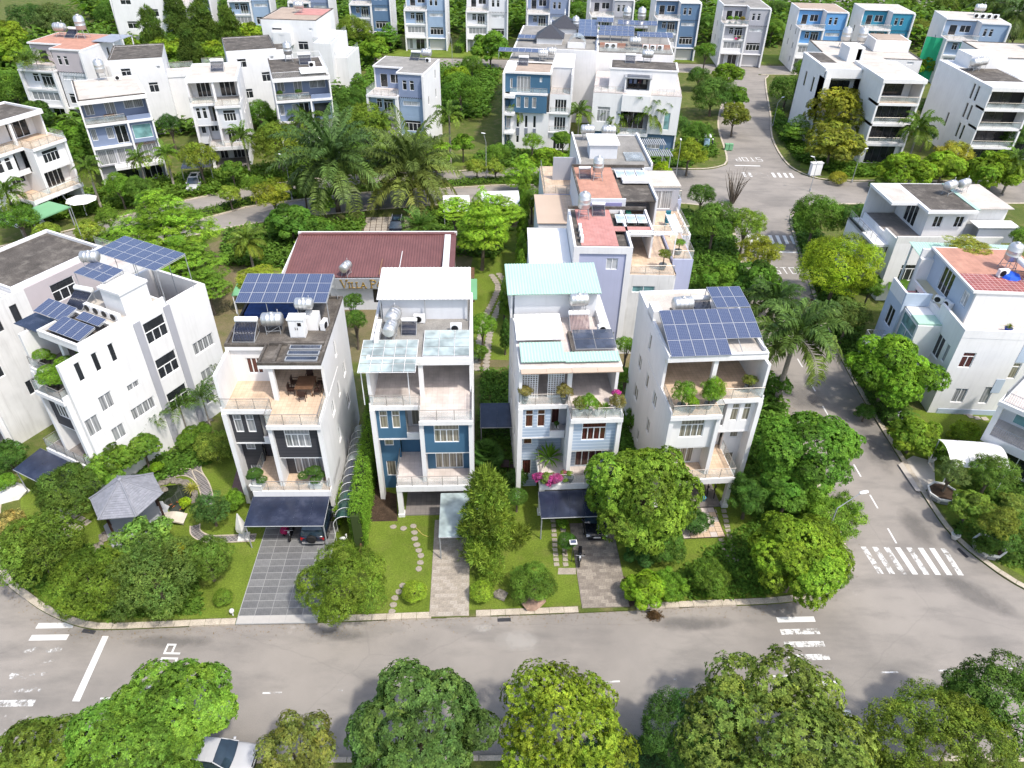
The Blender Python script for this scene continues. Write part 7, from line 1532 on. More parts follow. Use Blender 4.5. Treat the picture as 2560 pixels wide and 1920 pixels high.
# neighbours' dark canopy between the blue and the pale-blue villas
t=carport('dark and pale canopy between the blue and the pale-blue villas',*K(1,2,1940,385,2.6),R(3),2.9,3.1,2.6,2.75,2,CANOPY)
table('dark wooden table under the canopy between two villas',-.9,44.0,ZB,0,1.6,.9,DWOOD);chair('dark chair left of the table under the canopy between two villas',-2.0,44.0,ZB,R(90));chair('dark chair right of the table under the canopy between two villas',.2,44.0,ZB,R(-90))
# awnings and sheds behind the layered tree
for k,(x,y,w_,lb)in enumerate(((958,456,4,'left'),(1040,446,6,'right'))):
 X_,Y_=GD(x,y,2.6);t=thing('awning','white sheet awning along the cross street behind the layered tree, '+lb,'awning',(X_,Y_,ZB),R(6));b=MB();b.quad((0,0,2.4),(w_*.9,0,2.4),(w_*.9,4.0,3.0),(0,4.0,3.0));b.build('sheet',WHITESHEET,t)
 for q in((.1,.1),(w_*.85,.1),(.1,3.9),(w_*.85,3.9)):MB().tube((q[0],q[1],-.1),(q[0],q[1],2.5),.05,n=6).build('post',GMETAL,t)
# green-roofed lean-to left of the restaurant
t=thing('vine_shed','low shed roof covered with yellow-green vines left of the restaurant','shed',(*GD(500,640,2.4),ZB),R(5));MB().box(0,4.5,0,3.2,2.3,2.4).build('roof',GREENSHEET,t)
for q in((.1,.1),(4.3,.1),(.1,3),(4.3,3)):MB().tube((*q,-.1),(*q,2.3),.06,n=6).build('post',WMETAL,t)
# swept leaves, hose, bowls, small lamps
rng=np.random.default_rng(2);n=420;pp=rng.normal(0,1,(n,3))*np.array([.2,.16,.03]);pp[:,2]=np.abs(pp[:,2])+.22*np.exp(-(pp[:,0]**2+pp[:,1]**2)/.12);o=link('leaf_pile',scatter('leaf_pile',pp,np.tile([0,0,1.],(n,1)),.07,'weed',9),None,(*K(2,3,1230,350),.02));o.color=(.10,.06,.03,1);tag(o,'small heap of dry brown leaves swept against the kerb','leaf heap');o['kind']='stuff'
hx,hy=K(2,2,1630,1265);b=MB()
for k in range(40):a0,a1=k*.5,(k+1)*.5;r0=.22+.006*k;b.tube((r0*math.cos(a0),r0*math.sin(a0)*.9,.04+.004*(k%7)),(r0*math.cos(a1),r0*math.sin(a1)*.9,.04+.004*((k+1)%7)),.028,n=5,cap=False)
b.tube((-.4,.1,.03),(-.9,.5,.03),.025,n=5);tag(b.build('garden_hose',WPOT,None,True,loc=(hx,hy,ZB)),'coiled white garden hose on the grass of the all-white villa','hose')
hs=smooth_path([K(1,2,1385,1255),K(1,2,1420,1290),K(1,2,1400,1270),K(1,2,1440,1310),K(1,2,1490,1330)],5);b=MB();[b.tube((*p,ZB+.03),(*q,ZB+.03),.025,n=5,cap=False)for p,q in zip(hs,hs[1:])];tag(b.build('garden_hose',M('yellow_hose',(.5,.4,.12),.5),None,True),'thin yellow hose lying by the stepping stones','hose')
x,y=K(2,2,512,1545);t=thing('solar_lamp','solar panel garden lamp on a dark pole by the paver driveway','lamp',(x,y,ZB),R(5));MB().tube((0,0,0),(0,0,2.1),.025,n=6).build('pole',IRON,t);MB().box(-.26,.26,-.2,.2,2.1,2.16).build('head',WMETAL,t);o=link('cell',solar_panel_mesh(.4,.28),t,(-.2,-.14,2.165))
x,y=K(0,3,2018,350);t=thing('garden_lamp','white globe lamp on the kerb corner beside the slate driveway','lamp',(x,y,ZB),0);MB().lathe([(.05,0),(.05,.35)],8).build('post',WPOT,t);MB().lathe([(.06,.33),(.15,.42),(.17,.5),(.14,.6),(.04,.67)],12).build('globe',WPOT,t,True)
x,y=K(1,2,765,1400);t=thing('bird_statue','white bird statue on a dark pedestal at the end of the vaulted walkway','statue',(x,y,ZB),0);MB().lathe([(.16,0),(.12,.3),(.16,.55)],10).build('pedestal',IRON,t);b=MB();b.lathe([(.03,-.28),(.13,-.1),(.15,.05),(.08,.22),(.03,.3)],10,axis='X',o=(0,0,.72));[b.tube(p,q,.05,.04,8)for p,q in(((.2,0,.78),(.3,0,.95)),((.3,0,.95),(.22,0,1.15)),((.22,0,1.15),(.32,0,1.2)))];b.build('body',WPOT,t,True)
def octo_planter(label,x,y,r,kind,col,cr,cz,rzf=.8):
 t=thing('octagonal_planter',label,'planter',(x,y,ZB),R(10));b=MB();b.lathe([(r*.75,0),(r*.95,.5),(r,.55),(r,.68),(r*.9,.68),(r*.88,.55)],8);b.build('basin',WPOT,t);MB().lathe([(r*.89,.5),(r*.88,.58)],8).build('soil',SOIL,t)
 for k in range(8):a=R(45*k+22.5);MB().box(-r*.25,r*.25,-.015,.015,.12,.4).build('relief_panel',GPOT,t,loc=(r*.845*math.cos(a),r*.845*math.sin(a),0),rz=a+math.pi/2)
 tr=link('trunk',trunk_mesh(cz,.11,cr*.7,int(x*10),6),t);o=link('crown',crown_mesh(kind,1),t,(0,0,cz));o.scale=(cr,cr,cr*rzf);o.color=leafc(GREENS[col]);return t
octo_planter('octagonal white planter with a grey-green bonsai tree beside the pale driveway',*K(3,2,1480,985),1.15,'loose','grey',1.2,2.8);octo_planter('octagonal white planter with an olive tree nearest the diagonal crosswalk',*K(3,2,1880,1450),1.15,'loose','olive',1.45,2.9)
for k,(x,y,lb)in enumerate(((1400,680,'by the pale driveway'),(1600,1345,'below the yellowing shrub'))):pot_plant('white round pot with a low plant '+lb,(*K(3,2,x,y),ZB),.3,.5,WPOT,'shrub',.3,'dark',stem=.05)
for k,(x,y,lb)in enumerate(((285,1150,'left'),(445,1145,'right'))):pot_plant('white pot under the dark canopy of the pale-blue-sided villa, '+lb,(*K(2,2,x,y),ZB),.3,.6,WPOT,'spiky',.5 if k else.2,'olive')
b=MB();b.lathe([(.16,0),(.2,.35),(.21,.38),(.05,.4)],12);tag(b.build('bucket',M('blue_white_bucket',(.1,.3,.45),.4),None,True,loc=(*K(2,2,1648,1020),ZB+.06)),'blue and white bucket at the porch of the all-white villa','bucket')
for k,(x,y)in enumerate(((1850,1300),(1885,1300))):t=thing('trash_bin',['left','right'][k]+' green trash bin at the corner opposite the bare tree','trash bin',(*K(2,0,x,y),ZB),0);MB().box(-.3,.3,-.3,.3,0,.95).build('bin',GREENSHEET,t);MB().box(-.33,.33,-.33,.33,.95,1.05).build('lid',GREENSHEET,t)
x,y=K(3,0,395,1520);t=thing('utility_cabinet','pale grey utility cabinet on the corner lawn of the intersection','cabinet',(x,y,ZB),R(12));MB().box(-.9,.9,-.35,.35,0,2.0).build('casing',WMETAL,t);MB().box(-1,1,-.42,.42,2.0,2.1).build('top',WMETAL,t);MB().box(-1,1,-.45,.45,-.02,.12).build('plinth',GPOT,t)
rp=thing('covered_planter','rockery heap covered with white cloth at the left edge','planter',(*K(0,2,100,960),ZB),0);b=MB();b.lathe([(1.3,0),(1.2,.35),(.7,.7),(.2,.8)],11);b.v=[(v[0]*rnd.uniform(.8,1.2),v[1]*rnd.uniform(.6,.9),v[2]*rnd.uniform(.8,1.2))for v in b.v];b.build('cloth',WPOT,rp);o=link('plant',crown_mesh('shrub',0),rp,(0,.2,1.2));o.scale=(.8,.8,.6);o.color=leafc(GREENS['fresh'])
# street lamps
def lamp(label,px,py,hgt,arm,z0=0.0,rz=0.0,base=None):
 """px,py: pixel (2212 frame) of the lamp head"""
 X_,Y_=GD(px,py,hgt)if base is None else base;ca,sa=math.cos(rz),math.sin(rz);X_-=arm*ca if base is None else 0;Y_-=arm*sa if base is None else 0
 t=thing('street_lamp',label,'street lamp',(X_,Y_,z0),rz);b=MB();b.tube((0,0,0),(0,0,hgt*.82),.055,.04,8);b.tube((0,0,hgt*.82),(arm*.9,0,hgt),.035,.028,7);b.build('pole',GMETAL,t);MB().lathe([(.13,0),(.13,.35),(.08,.4)],8).build('base',GMETAL,t)
 q=MB();q.lathe([(.04,-.34),(.12,-.25),(.15,0),(.12,.25),(.04,.32)],10,axis='X');q.v=[(v[0],v[1],v[2]*.4)for v in q.v];hd=q.build('lamp_head',WMETAL,t,True,loc=(arm,0,hgt));hd.rotation_euler=(0,R(-8),0);return t
lamp('street lamp leaning over the side street by the bamboo clump',*[v/KD for v in(1920+825/3.456,960+945/3.456)],7.0,1.6,.12,R(12))
lamp('street lamp with angled head between the oil palms and the bend',605,335,6.5,.9,.12,R(150));lamp('slim street lamp in front of the dark-blue-panelled villa',1208/KD,335/KD,7.5,.4,.12,R(180));lamp('tall street lamp at the left bend near the white parasol',132,420,8.0,.5,.12,R(200));lamp('tall white floodlight mast in the wood at the upper left',240,-8,20,.4,.12,0)
for k,(x,y,lb)in enumerate(((130,845,'left, beside the street mouth'),(385,1360,'middle, on the corner lawn'),(850,1290,'right, before the dark-glazed villa'))):lamp('street lamp at the upper right corner, '+lb,(1920+x/3.456)/KD,y/3.456/KD,5.2,.9,.12,R(20 if k!=1 else 170))
lamp('street lamp on the corner by the roof-garden villa',(1280+1458/3.456)/KD,(1210/3.456)/KD,6.5,.4,.12,R(90))
lamp('short lamp post on the street of the powder-blue garage villa',(640+1665/3.456)/KD,(290/3.456)/KD,8,.6,.12,R(180))
x,y=K(2,0,1720,1290);person('person in a white cap beside the cart at the far corner',(x,y,ZB),R(100),(.05,.05,.06),(.04,.04,.05),WPOT)
t=thing('food_cart','pale blue cart standing on the far corner pavement','cart',(x-.8,y+.6,ZB),R(80));MB().box(-.8,.8,-.45,.45,.35,1.3).build('box',M('pale_blue_metal',(.35,.5,.62),.5),t);MB().box(-.9,.9,-.6,.6,2.0,2.06).build('roof',WMETAL,t)
for q in((-.75,-.4),(.75,-.4),(-.75,.4),(.75,.4)):MB().tube((*q,1.3),(*q,2.0),.025,n=5).build('post',GMETAL,t)
for q in(-.5,.5):MB().lathe([(.32,-.04),(.32,.04)],16,axis='Y',o=(q,-.5,.32)).build('wheel',BLACK,t)
# ================================================================ VEHICLES
def car_paint(name,col,rough=.25):return M(name,col,rough,.03,1,spec=.6)
TYRE=M('tyre_rubber',(.015,.015,.016),.85,.1);RIM=M('alloy_rim',(.45,.45,.46),.3,.05,metal=.9);CGLASS=glass_mat('car_glass',(.02,.035,.05),.04,1,.7);LAMPM=glass_mat('lamp_glass',(.55,.56,.58),.1);TAIL=M('tail_lamp_red',(.35,.01,.01),.2)
def car(label,x,y,rz,paint,kind='sedan',L=4.5,z=0.0,sunroof=False,spare=False):
 W_,suv=1.8 if kind=='sedan' else 1.86,kind!='sedan';t=thing('parked_car',label,'car',(x,y,z),rz);h1=.88 if not suv else 1.05;hr=1.44 if not suv else 1.75;b=MB()
 st=[(-.5,.80,.42,h1*.80),(-.485,.92,.30,h1*.93),(-.40,.985,.22,h1*.99),(-.2,1,.2,h1),(.1,1,.2,h1),(.2,1,.2,h1*.985),(.34,.99,.22,h1*.92),(.44,.94,.26,h1*.84),(.485,.84,.32,h1*.74),(.5,.70,.40,h1*.62)]
 n=12;rings=[]
 for(f,wf,z0,z1)in st:
  hw=W_/2*wf;r=[]
  for k in range(n):
   a=2*math.pi*k/n+math.pi/n;cx,cz=math.cos(a),math.sin(a);e=.45;r.append((f*L,hw*math.copysign(abs(cx)**e,cx),(z0+z1)/2+(z1-z0)/2*math.copysign(abs(cz)**e,cz)))
  rings.append(r)
 for r in rings:b.v+=r
 for i in range(len(rings)-1):
  for k in range(n):b.f.append((i*n+k,(i+1)*n+k,(i+1)*n+(k+1)%n,i*n+(k+1)%n));b.mi.append(0)
 b.f.append(tuple(range(n))[::1]);b.f.append(tuple(reversed([(len(rings)-1)*n+k for k in range(n)])));b.mi+=[0,0];b.build('body',paint,t,True)
 xb,xf,rb,rf=(-.40*L,.24*L,-.26*L,.06*L)if not suv else(-.47*L,.22*L,-.40*L,.08*L);wb,wr=W_/2*.93,W_/2*.74;zb=h1-.03
 prof=[(xb,zb),(xb+(rb-xb)*.55,zb+(hr-zb)*.62),(rb,hr-.05),(rb+(rf-rb)*.33,hr+.005),(rb+(rf-rb)*.7,hr),(rf,hr-.06),(rf+(xf-rf)*.5,zb+(hr-zb)*.52),(xf,zb)]
 def skin(i0,i1,nm,mt,inset=0.0,lift=0.0):
  g=MB();nv=6
  for i in range(i0,i1):
   for j in range(nv):
    def pt(ii,jj):
     x_,z_=prof[ii];v_=2*jj/nv-1;q=(z_-zb)/(hr-zb);hw=(wb+(wr-wb)*max(0,q))*(1-inset);bow=.05*(1-v_*v_);sg=1 if ii>3 else-1
     return(x_+(bow*1.6*sg if ii in(0,1,6,7)else 0),hw*v_,z_+(bow*.8 if ii in(2,3,4,5)else 0)+lift)
    g.quad(pt(i,j),pt(i+1,j),pt(i+1,j+1),pt(i,j+1))
  return g.build(nm,mt,t,True)
 skin(5,7,'windscreen',CGLASS);skin(0,2,'rear_window',CGLASS)
 for s in(-1,1):
  p=[(xb,s*wb,zb),(xf,s*wb,zb),(rf,s*wr,hr-.04),(rb,s*wr,hr-.04)];g=MB();g.quad(*(p if s<0 else p[::-1]));sw=g.build('side_window',CGLASS,t);q=MB();xm=(rb+rf)/2-.05
  for(u0,u1)in((xb,rb),(xf,rf),((xb+xf)/2,xm)):q.tube((u0,s*(wb+.005),zb),(u1,s*(wr+.005),hr-.04),.035,n=5)
  q.build('pillar',paint,sw)
  MB().lathe([(.03,-.1),(.09,-.06),(.09,.06),(.03,.1)],8,axis='Y',o=(xf-.25,s*(W_/2+.05),h1+.04)).build('mirror',paint,t,True)
  MB().box(.455*L,.492*L,s*W_*.30,s*W_*.44,h1*.62,h1*.76).build('headlight',LAMPM,t);MB().box(-.498*L,-.47*L,s*W_*.30,s*W_*.46,h1*.62,h1*.82).build('tail_light',TAIL,t)
  for fx in(-.30*L,.31*L):
   wh=MB();wh.lathe([(.2,-.11),(.31,-.1),(.33,-.06),(.33,.06),(.31,.1),(.2,.11)],18,axis='Y',o=(fx,s*(W_/2-.11),.33));w_=wh.build('wheel',TYRE,t,True);MB().lathe([(.05,-.115),(.19,-.112),(.19,.112),(.05,.115)],14,axis='Y',o=(fx,s*(W_/2-.11),.33)).build('rim',RIM,w_)
 ro=skin(2,5,'roof',paint)
 if sunroof:MB().box(rb+.35*(rf-rb),rb+.85*(rf-rb),-wr*.6,wr*.6,hr+.02,hr+.045).build('sunroof',CGLASS,ro)
 if suv:
  for s in(-1,1):MB().tube((rb,s*wr*.9,hr+.06),(rf,s*wr*.9,hr+.06),.025,n=6).build('roof_rail',GMETAL,ro)
 MB().box(.478*L,.498*L,-W_*.24,W_*.24,h1*.60,h1*.72).build('grille',BLACK,t);MB().box(.16*L,.245*L,-wb*.8,wb*.8,h1-.028,h1-.004).build('cowl',BLACK,t)
 MB().box(.49*L,.503*L,-.26,.26,.45,.57).build('number_plate',WPOT,t);MB().box(-.505*L,-.49*L,-.26,.26,.5,.62).build('number_plate',WPOT,t)
 MB().box(.47*L,.506*L,-W_*.36,W_*.36,.26,.4).build('bumper',STEEL if spare else BLACK,t);MB().box(-.512*L,-.47*L,-W_*.42,W_*.42,.32,.48).build('bumper',STEEL if spare else BLACK,t)
 if spare:MB().lathe([(.2,-.06),(.36,-.08),(.36,.08),(.2,.06)],18,axis='X',o=(-.54*L,0,.95)).build('spare_wheel',TYRE,t,True)
 return t
WCAR=car_paint('white_car_paint',(.42,.42,.43));BCAR=car_paint('black_car_paint',(.010,.012,.017));RCAR=car_paint('maroon_car_paint',(.10,.012,.018));NAVY=car_paint('dark_blue_black_paint',(.008,.014,.028))
x,y=K(0,3,2190,1545,.6);car('white sedan at the bottom edge, half hidden under the mango tree',x-2.1,y-.15,R(-2),WCAR,'sedan',4.5)
x,y=K(1,2,475,1385,.45);car('black off-road car with a spare wheel under the dark carport canopy',x+.08,y+2.25,R(92),NAVY,'suv',4.4,ZB+.06,spare=True)
x,y=K(2,2,700,1345,.4);car('black saloon car parked under the big mango tree on the paver driveway',x+.15,y+2.2,R(-87),BCAR,'sedan',4.5,ZB+.06)
x,y=K(1,1,1195,395,.5);car('black car with a sunroof parked behind the maroon-roofed restaurant',x,y+2.3,R(-87),BCAR,'suv',4.6,ZB+.06,sunroof=True)
x,y=K(0,0,1640,1650,.5);car('white car with a sunroof in the driveway of the slate-blue bend villa',x,y+2.2,R(-80),WCAR,'suv',4.7,ZB,sunroof=True);carport('dark canopy over the rear of the white car on the bend',x-2.0,y+3.2,R(14),4.2,5.0,2.5,2.7,2,CANOPY)
x,y=K(3,1,375,985,.9);car('maroon car parked under trees on the side street',x,y,R(78),RCAR,'sedan',4.4)
def scooter(label,x,y,rz,paint,z=ZB):
 t=thing('motor_scooter',label,'scooter',(x,y,z),rz);b=MB();b.lathe([(.08,-.62),(.15,-.5),(.16,-.1),(.1,.05)],10,axis='X',o=(0,0,.62));b.box(-.1,.35,-.14,.14,.3,.36);b.tube((.34,0,.3),(.5,0,.95),.13,.07,8);b.build('body',paint,t,True);MB().box(-.58,.02,-.13,.13,.74,.82).build('seat',BLACK,t);q=MB();q.tube((.48,-.32,1.0),(.48,.32,1.0),.02,n=6);q.tube((.55,0,.3),(.47,0,1.0),.03,n=6);q.build('handlebar',GMETAL,t);MB().lathe([(.02,0),(.09,.02),(.07,.1)],10,axis='X',o=(.52,0,.92)).build('headlight',LAMPM,t)
 for xx in(-.5,.6):MB().lathe([(.14,-.05),(.25,-.045),(.25,.045),(.14,.05)],16,axis='Y',o=(xx,0,.25)).build('wheel',TYRE,t,True)
 for s in(-1,1):MB().lathe([(.01,0),(.06,.01),(.05,.03)],8,axis='X',o=(.45,.3*s,1.15)).build('mirror',BLACK,t)
 return t
scooter('dark blue scooter parked beside the solar panel lamp',*K(2,2,580,1530),R(-95),NAVY,ZB+.06);scooter('white and black scooter at the edge of the right-hand lawn',*K(3,2,1135,350),R(120),WCAR);scooter('small dark scooter beside the magenta cover under the carport',*K(1,2,312,1300,.2),R(-88),BCAR,ZB+.06)
x,y=K(1,2,245,1310,.2);t=thing('covered_motorbike','motorbike under a magenta cover beside the black off-road car','motorbike',(x,y+.7,ZB+.06),R(92));b=MB();b.lathe([(.12,-.85),(.34,-.7),(.42,-.2),(.40,.3),(.45,.6),(.25,.85)],12,axis='X',o=(0,0,.5));b.v=[(v[0],v[1]*.8*rnd.uniform(.92,1.08),max(0.02,v[2]+.12*math.sin(v[0]*3))*rnd.uniform(.95,1.08))for v in b.v];b.build('cover',M('magenta_cover',(.32,.012,.085),.5,.15,3),t,True)
for xx in(-.6,.62):MB().lathe([(.16,-.05),(.28,-.045),(.28,.045),(.16,.05)],14,axis='Y',o=(xx,0,.28)).build('wheel',TYRE,t)
for k,xx in enumerate((0,.45)):
 x,y=K(2,2,1680+60*k,960);t=thing('bicycle',['left','right'][k]+' bicycle leaning in the porch of the all-white villa','bicycle',(x,y,ZB+.07),R(75));q=MB()
 for p,r_ in(((-.5,.32),(0,.3)),((0,.3),(.35,.8)),((-.5,.32),(-.15,.8)),((-.15,.8),(.35,.8)),((0,.3),(-.18,.9)),((.35,.95),(.52,.32))):q.tube((p[0],0,p[1]),(r_[0],0,r_[1]),.02,n=5)
 q.build('frame',BLACK,t);MB().box(-.3,-.05,-.07,.07,.9,.95).build('saddle',BLACK,t);MB().tube((.35,-.28,.98),(.35,.28,.98),.015,n=5).build('handlebar',GMETAL,t)
 for xx2 in(-.5,.52):
  w_=MB();[w_.tube((xx2+.31*math.cos(a),0,.33+.31*math.sin(a)),(xx2+.31*math.cos(a+.45),0,.33+.31*math.sin(a+.45)),.02,n=5)for a in[i*.449 for i in range(14)]];w_.build('wheel',TYRE,t)
# ================================================================ TREES, PALMS AND SHRUBS
# ---- along the bottom edge
T('bright green mango tree at the lower left, covering part of the word STOP',385,1535,142,'mango',(.075,.135,.018),5.2,hi=True)
T('bright green mango tree at the bottom edge, left of the white sedan',285,1640,160,'mango2',(.072,.130,.018),4.8,hi=True)
T('olive-green tree in the bottom left corner',70,1650,118,'mango2',(.085,.12,.02),4.6,hi=True)
T('small yellowish-brown tree at the bottom, right of the white sedan',640,1620,84,'loosew',(.105,.112,.028),3.6,hi=True)
T('large dark green tree at the bottom centre',905,1585,196,'mango',(.046,.080,.022),5.2,ry=.9,rzf=.75,hi=True,var=1)
T('bright lime-green tree at the bottom, right of the dark one',1218,1575,146,'loosew',(.125,.165,.016),4.6,hi=True,var=1)
T('dark glossy small tree at the bottom beside the clipped hedge',1460,1575,90,'round',(.028,.065,.015),4.0,hi=True)
T('large olive-green tree at the bottom right, over the crosswalk',1685,1606,206,'loosew',(.088,.115,.024),5.0,rzf=.7,hi=True)
T('yellow-green tree in the bottom right corner',2040,1652,184,'big',(.095,.125,.018),4.8,rzf=.7,hi=True)
T('dark green tree at the lower right edge',2170,1520,128,'big',(.050,.090,.018),5.0,rzf=.75)
T('dark small tree between the crosswalk tree and the right edge tree',2090,1510,66,'big',(.048,.092,.015),4.6)
# ---- left garden
T('yellow-green tree at the left edge of the front kerb',78,1180,96,'big',(.075,.115,.018),3.0)
T('light green tree on the front kerb corner, left of the feathery one',195,1262,92,'big',(.085,.125,.016),2.4,hi=True)
T('greyish feathery tree in the middle of the left front garden',335,1248,98,'loose',(.070,.105,.026),2.6,hi=True)
T('green tree at the right of the left front garden, by the lawn',445,1205,58,'big',(.07,.115,.02),2.4)
T('plumeria with long pale leaves in front of the gazebo',310,1165,62,'loosew',(.10,.17,.035),2.6)
T('dark green tree left of the gazebo roof',145,1058,72,'big',(.055,.09,.018),2.6)
T('leafy green tree behind the gazebo',235,1000,62,'mango',(.07,.125,.016),2.6)
T('green shrub tree at the foot of the bare side wall',305,965,46,'mango',(.075,.135,.02),2.4)
T('rounded variegated bush on the small lawn left of the charcoal-clad villa',463,965,46,'round',(.13,.165,.03),1.5)
T('clipped ball bush on the lawn corner beside the slate driveway',481,1290,24,'ball',(.085,.13,.018),.62,cat='bush',name='bush',trunk=True)
T('small cloud-shaped tree on the lawn between the pond and the driveway',455,1098,40,'loose',(.042,.085,.025),1.9,name='tree')
T('small bush behind the cloud-shaped tree',505,1080,30,'shrub','fresh',.9,cat='bush',name='bush');T('yellow-green bush beside the stone footbridge',400,1085,15,'shrub','lime',.5,cat='bush',name='bush');T('dense yellowish bush right of the plumeria',375,1190,30,'shrub','gold',.8,cat='bush',name='bush')
t=thing('spiky_plant','yellow striped spiky plant on the pond rim','plant',(*K(0,2,1665,930),ZB),0);o=link('leaves',spiky_mesh(9,60,1.0,.04),t,(0,0,.15));o.scale=(.75,)*3;o.color=(.42,.40,.10,1)
for k,(x,y)in enumerate(((1350,720),(1640,430),(1600,500),(1750,400))):T(['low bush on the rubble edging, nearest the gazebo','leafy bush by the bare wall, third from the gazebo','leafy bush by the bare wall, second from the gazebo','leafy bush by the bare wall, farthest from the gazebo'][k],(x/3.456)/KD,(960+y/3.456)/KD,16 if k==0 else 24,'shrub','mid' if k else 'bright',.8,cat='bush',name='bush')
for k,(x,y,h_)in enumerate(((330,905,3.2),(388,880,3.4),(437,862,3.2),(470,815,3.6),(287,938,2.6))):P(['slim areca palm leaning before the bare side wall','second areca palm along the bare side wall','third areca palm along the bare side wall','areca palm farthest back beside the bare side wall','lowest areca palm nearest the gazebo'][k],x,y,'areca',h_,40,(.05,.10,.02),seed=k%2)
T('leafy shrub at the left edge beside the dark canopy',15,985,45,'shrub','dark',1.6);T('dry yellowish shrubs at the left edge below the paver patio',20,1130,42,'shrub',(.20,.16,.06),.9,cat='bush',name='bush')
# ---- in front of the villas
T('spreading green tree between the slate driveway and the blue villa lawn',742,1258,102,'big',(.085,.125,.016),3.0,hi=True,var=1)
T('round yellow-green bush on the blue villa lawn',895,1277,31,'ball',(.15,.20,.022),.85,cat='bush',name='bush');T('round bush beside the paver driveway of the blue villa',1040,1277,30,'ball',(.13,.19,.022),.85,cat='bush',name='bush')
T('wide flat-topped bonsai on the lawn island',1152,1258,56,'round',(.060,.105,.016),1.5,rzf=.62);T('small yellow shrub at the foot of the flat-topped bonsai',1160,1288,14,'shrub','yellow',.5,cat='bush',name='bush')
T('feathery pine-like tree in front of the blue villa',1052,1112,92,'cone',(.105,.145,.022),4.3,rzf=1.4,hi=True)
T('big dense mango tree in front of the pale-blue-sided villa',1385,1068,132,'mango2',(.095,.150,.018),4.7,rzf=1.1,hi=True,var=0)
T('topiary ball tree by the paver driveway',1225,1168,24,'ball',(.03,.075,.014),1.5,name='tree');T('small fresh shrub above the topiary ball',1215,1130,15,'shrub','fresh',.6,cat='bush',name='bush')
T('flat-trimmed small tree beside the pale-blue villa corner',1117,1072,26,'ball',(.045,.09,.016),1.7)
T('dark yucca clump at the pale-blue villa corner',1120,1030,26,'shrub',(.035,.07,.02),1.2,cat='bush',name='bush')
T('dark green shrub right of the big mango tree',1500,1125,40,'shrub',(.03,.07,.02),1.0,cat='bush',name='bush')
T('dense bush below the big mango tree',1385,1195,36,'mango',(.03,.075,.02),1.1,cat='bush',name='bush');T('small-leaved dark bush right of the paver driveway',1440,1180,48,'big',(.05,.10,.018),1.5,cat='bush',name='bush')
T('bright bush on the front kerb, right of the paver driveway',1395,1272,52,'mango','bright',1.3,cat='bush',name='bush');T('fern-like bush on the front kerb',1445,1262,40,'bamboo','fresh',1.2,cat='bush',name='bush');T('olive-green bush before the stepping stones',1535,1245,50,'big',(.065,.11,.016),1.5,cat='bush',name='bush')
T('large dark green tree right of the all-white villa',1745,972,124,'mango',(.05,.11,.014),4.6,hi=True);T('green tree crown overhanging the side street',1825,955,44,'mango',(.055,.12,.014),4.6)
T('dark fine-leaved tree right of the all-white villa porch',1620,1065,52,'bamboo',(.032,.075,.014),2.8);T('dark broad tree between the side street trees',1700,1060,62,'mango2',(.05,.11,.015),3.2)
T('bamboo-like feathery tree on the side street corner',1793,1110,70,'bamboo',(.10,.17,.022),2.6)
T('big bright tree on the rounded street corner',1722,1203,116,'mango2',(.105,.16,.014),3.6,hi=True,var=0);T('low dense tree at the kerb of the rounded corner',1800,1240,38,'big',(.075,.13,.016),1.6)
# ---- between and behind the villas
T('leafy tree between the charcoal and the blue villas',765,690,30,'round',(.05,.10,.016),3.6);T('dark tree behind the charcoal-clad villa',762,650,24,'round',(.045,.09,.016),4.4)
T('fresh green tree in the gap right of the blue villa',1042,700,34,'round2','fresh',3.4);T('green shrub in the gap beside the flagstone path',1035,760,24,'shrub','mid',1.2,cat='bush',name='bush');T('dark hedge-like shrub at the left side of the pale-blue villa',1090,640,16,'column','mid',3.0,rzf=3.0);T('second dark column shrub at the left side of the pale-blue villa',1092,720,16,'column','dark',2.6,rzf=2.4)
P('fan palm beside the blue villa corner',1052,985,'fan',1.4,40,(.06,.13,.03));P('smaller fan palm behind the blue villa corner',1062,1000,'fan',.9,30,(.045,.10,.025),seed=1)
T('dense tree in the gap between the pale-blue and the all-white villas',1350,745,26,'round',(.08,.15,.016),4.6);T('second tree lower in the gap between the two right villas',1352,810,24,'round',(.065,.13,.016),4.0);T('banana-like plants at the foot of the gap between the two right villas',1375,905,26,'bamboo',(.05,.11,.016),1.6,rzf=1.5)
for k,y in enumerate((400,445,490,535,575)):T(['tallest cypress of the row left of the lavender villa, rearmost','cypress second from the rear of the row','middle cypress of the row left of the lavender villa','cypress second from the front of the row','front cypress of the row left of the lavender villa'][k],1133-2*k,y,17,'column',(.10,.17,.02),3.6,rzf=2.4)
T('tall layered tree with flat branches beside the restaurant',1040,478,62,'layered',(.13,.21,.018),6.4,rzf=1.25);T('wide flat-topped layered tree behind the restaurant, right one',1075,448,62,'layered',(.14,.22,.02),6.0,rzf=.5);T('layered tree leaning left behind the restaurant',985,445,48,'layered',(.14,.22,.02),6.0,rzf=.45)  # second crown is the top branches of a layered tree, not another tree
T('largest spreading light green tree, behind the bonsai-terrace villa',350,480,120,'layered',(.105,.18,.016),7.0,rzf=.62,hi=True);T('spreading light green tree just in front of the largest one',395,560,90,'layered',(.085,.15,.016),5.0,rzf=.6,hi=True);T('spreading light green tree behind the solar pergola, right side',445,610,50,'layered',(.08,.14,.016),4.0,rzf=.7)  # first two crowns are the upper and lower halves of one spreading tree
P('large oil palm with drooping fronds, left of the pair',717,352,'oil',7.0,112,(.062,.112,.032));P('large oil palm with yellowing fronds, right of the pair',885,372,'oil',5.0,108,(.088,.125,.032),seed=1)
P('low cycad-like palm behind the restaurant porch',905,492,'cycad',1.0,42,(.06,.13,.022));P('coconut palm left of the maroon roof',535,522,'coco',4.0,42,(.10,.15,.022))
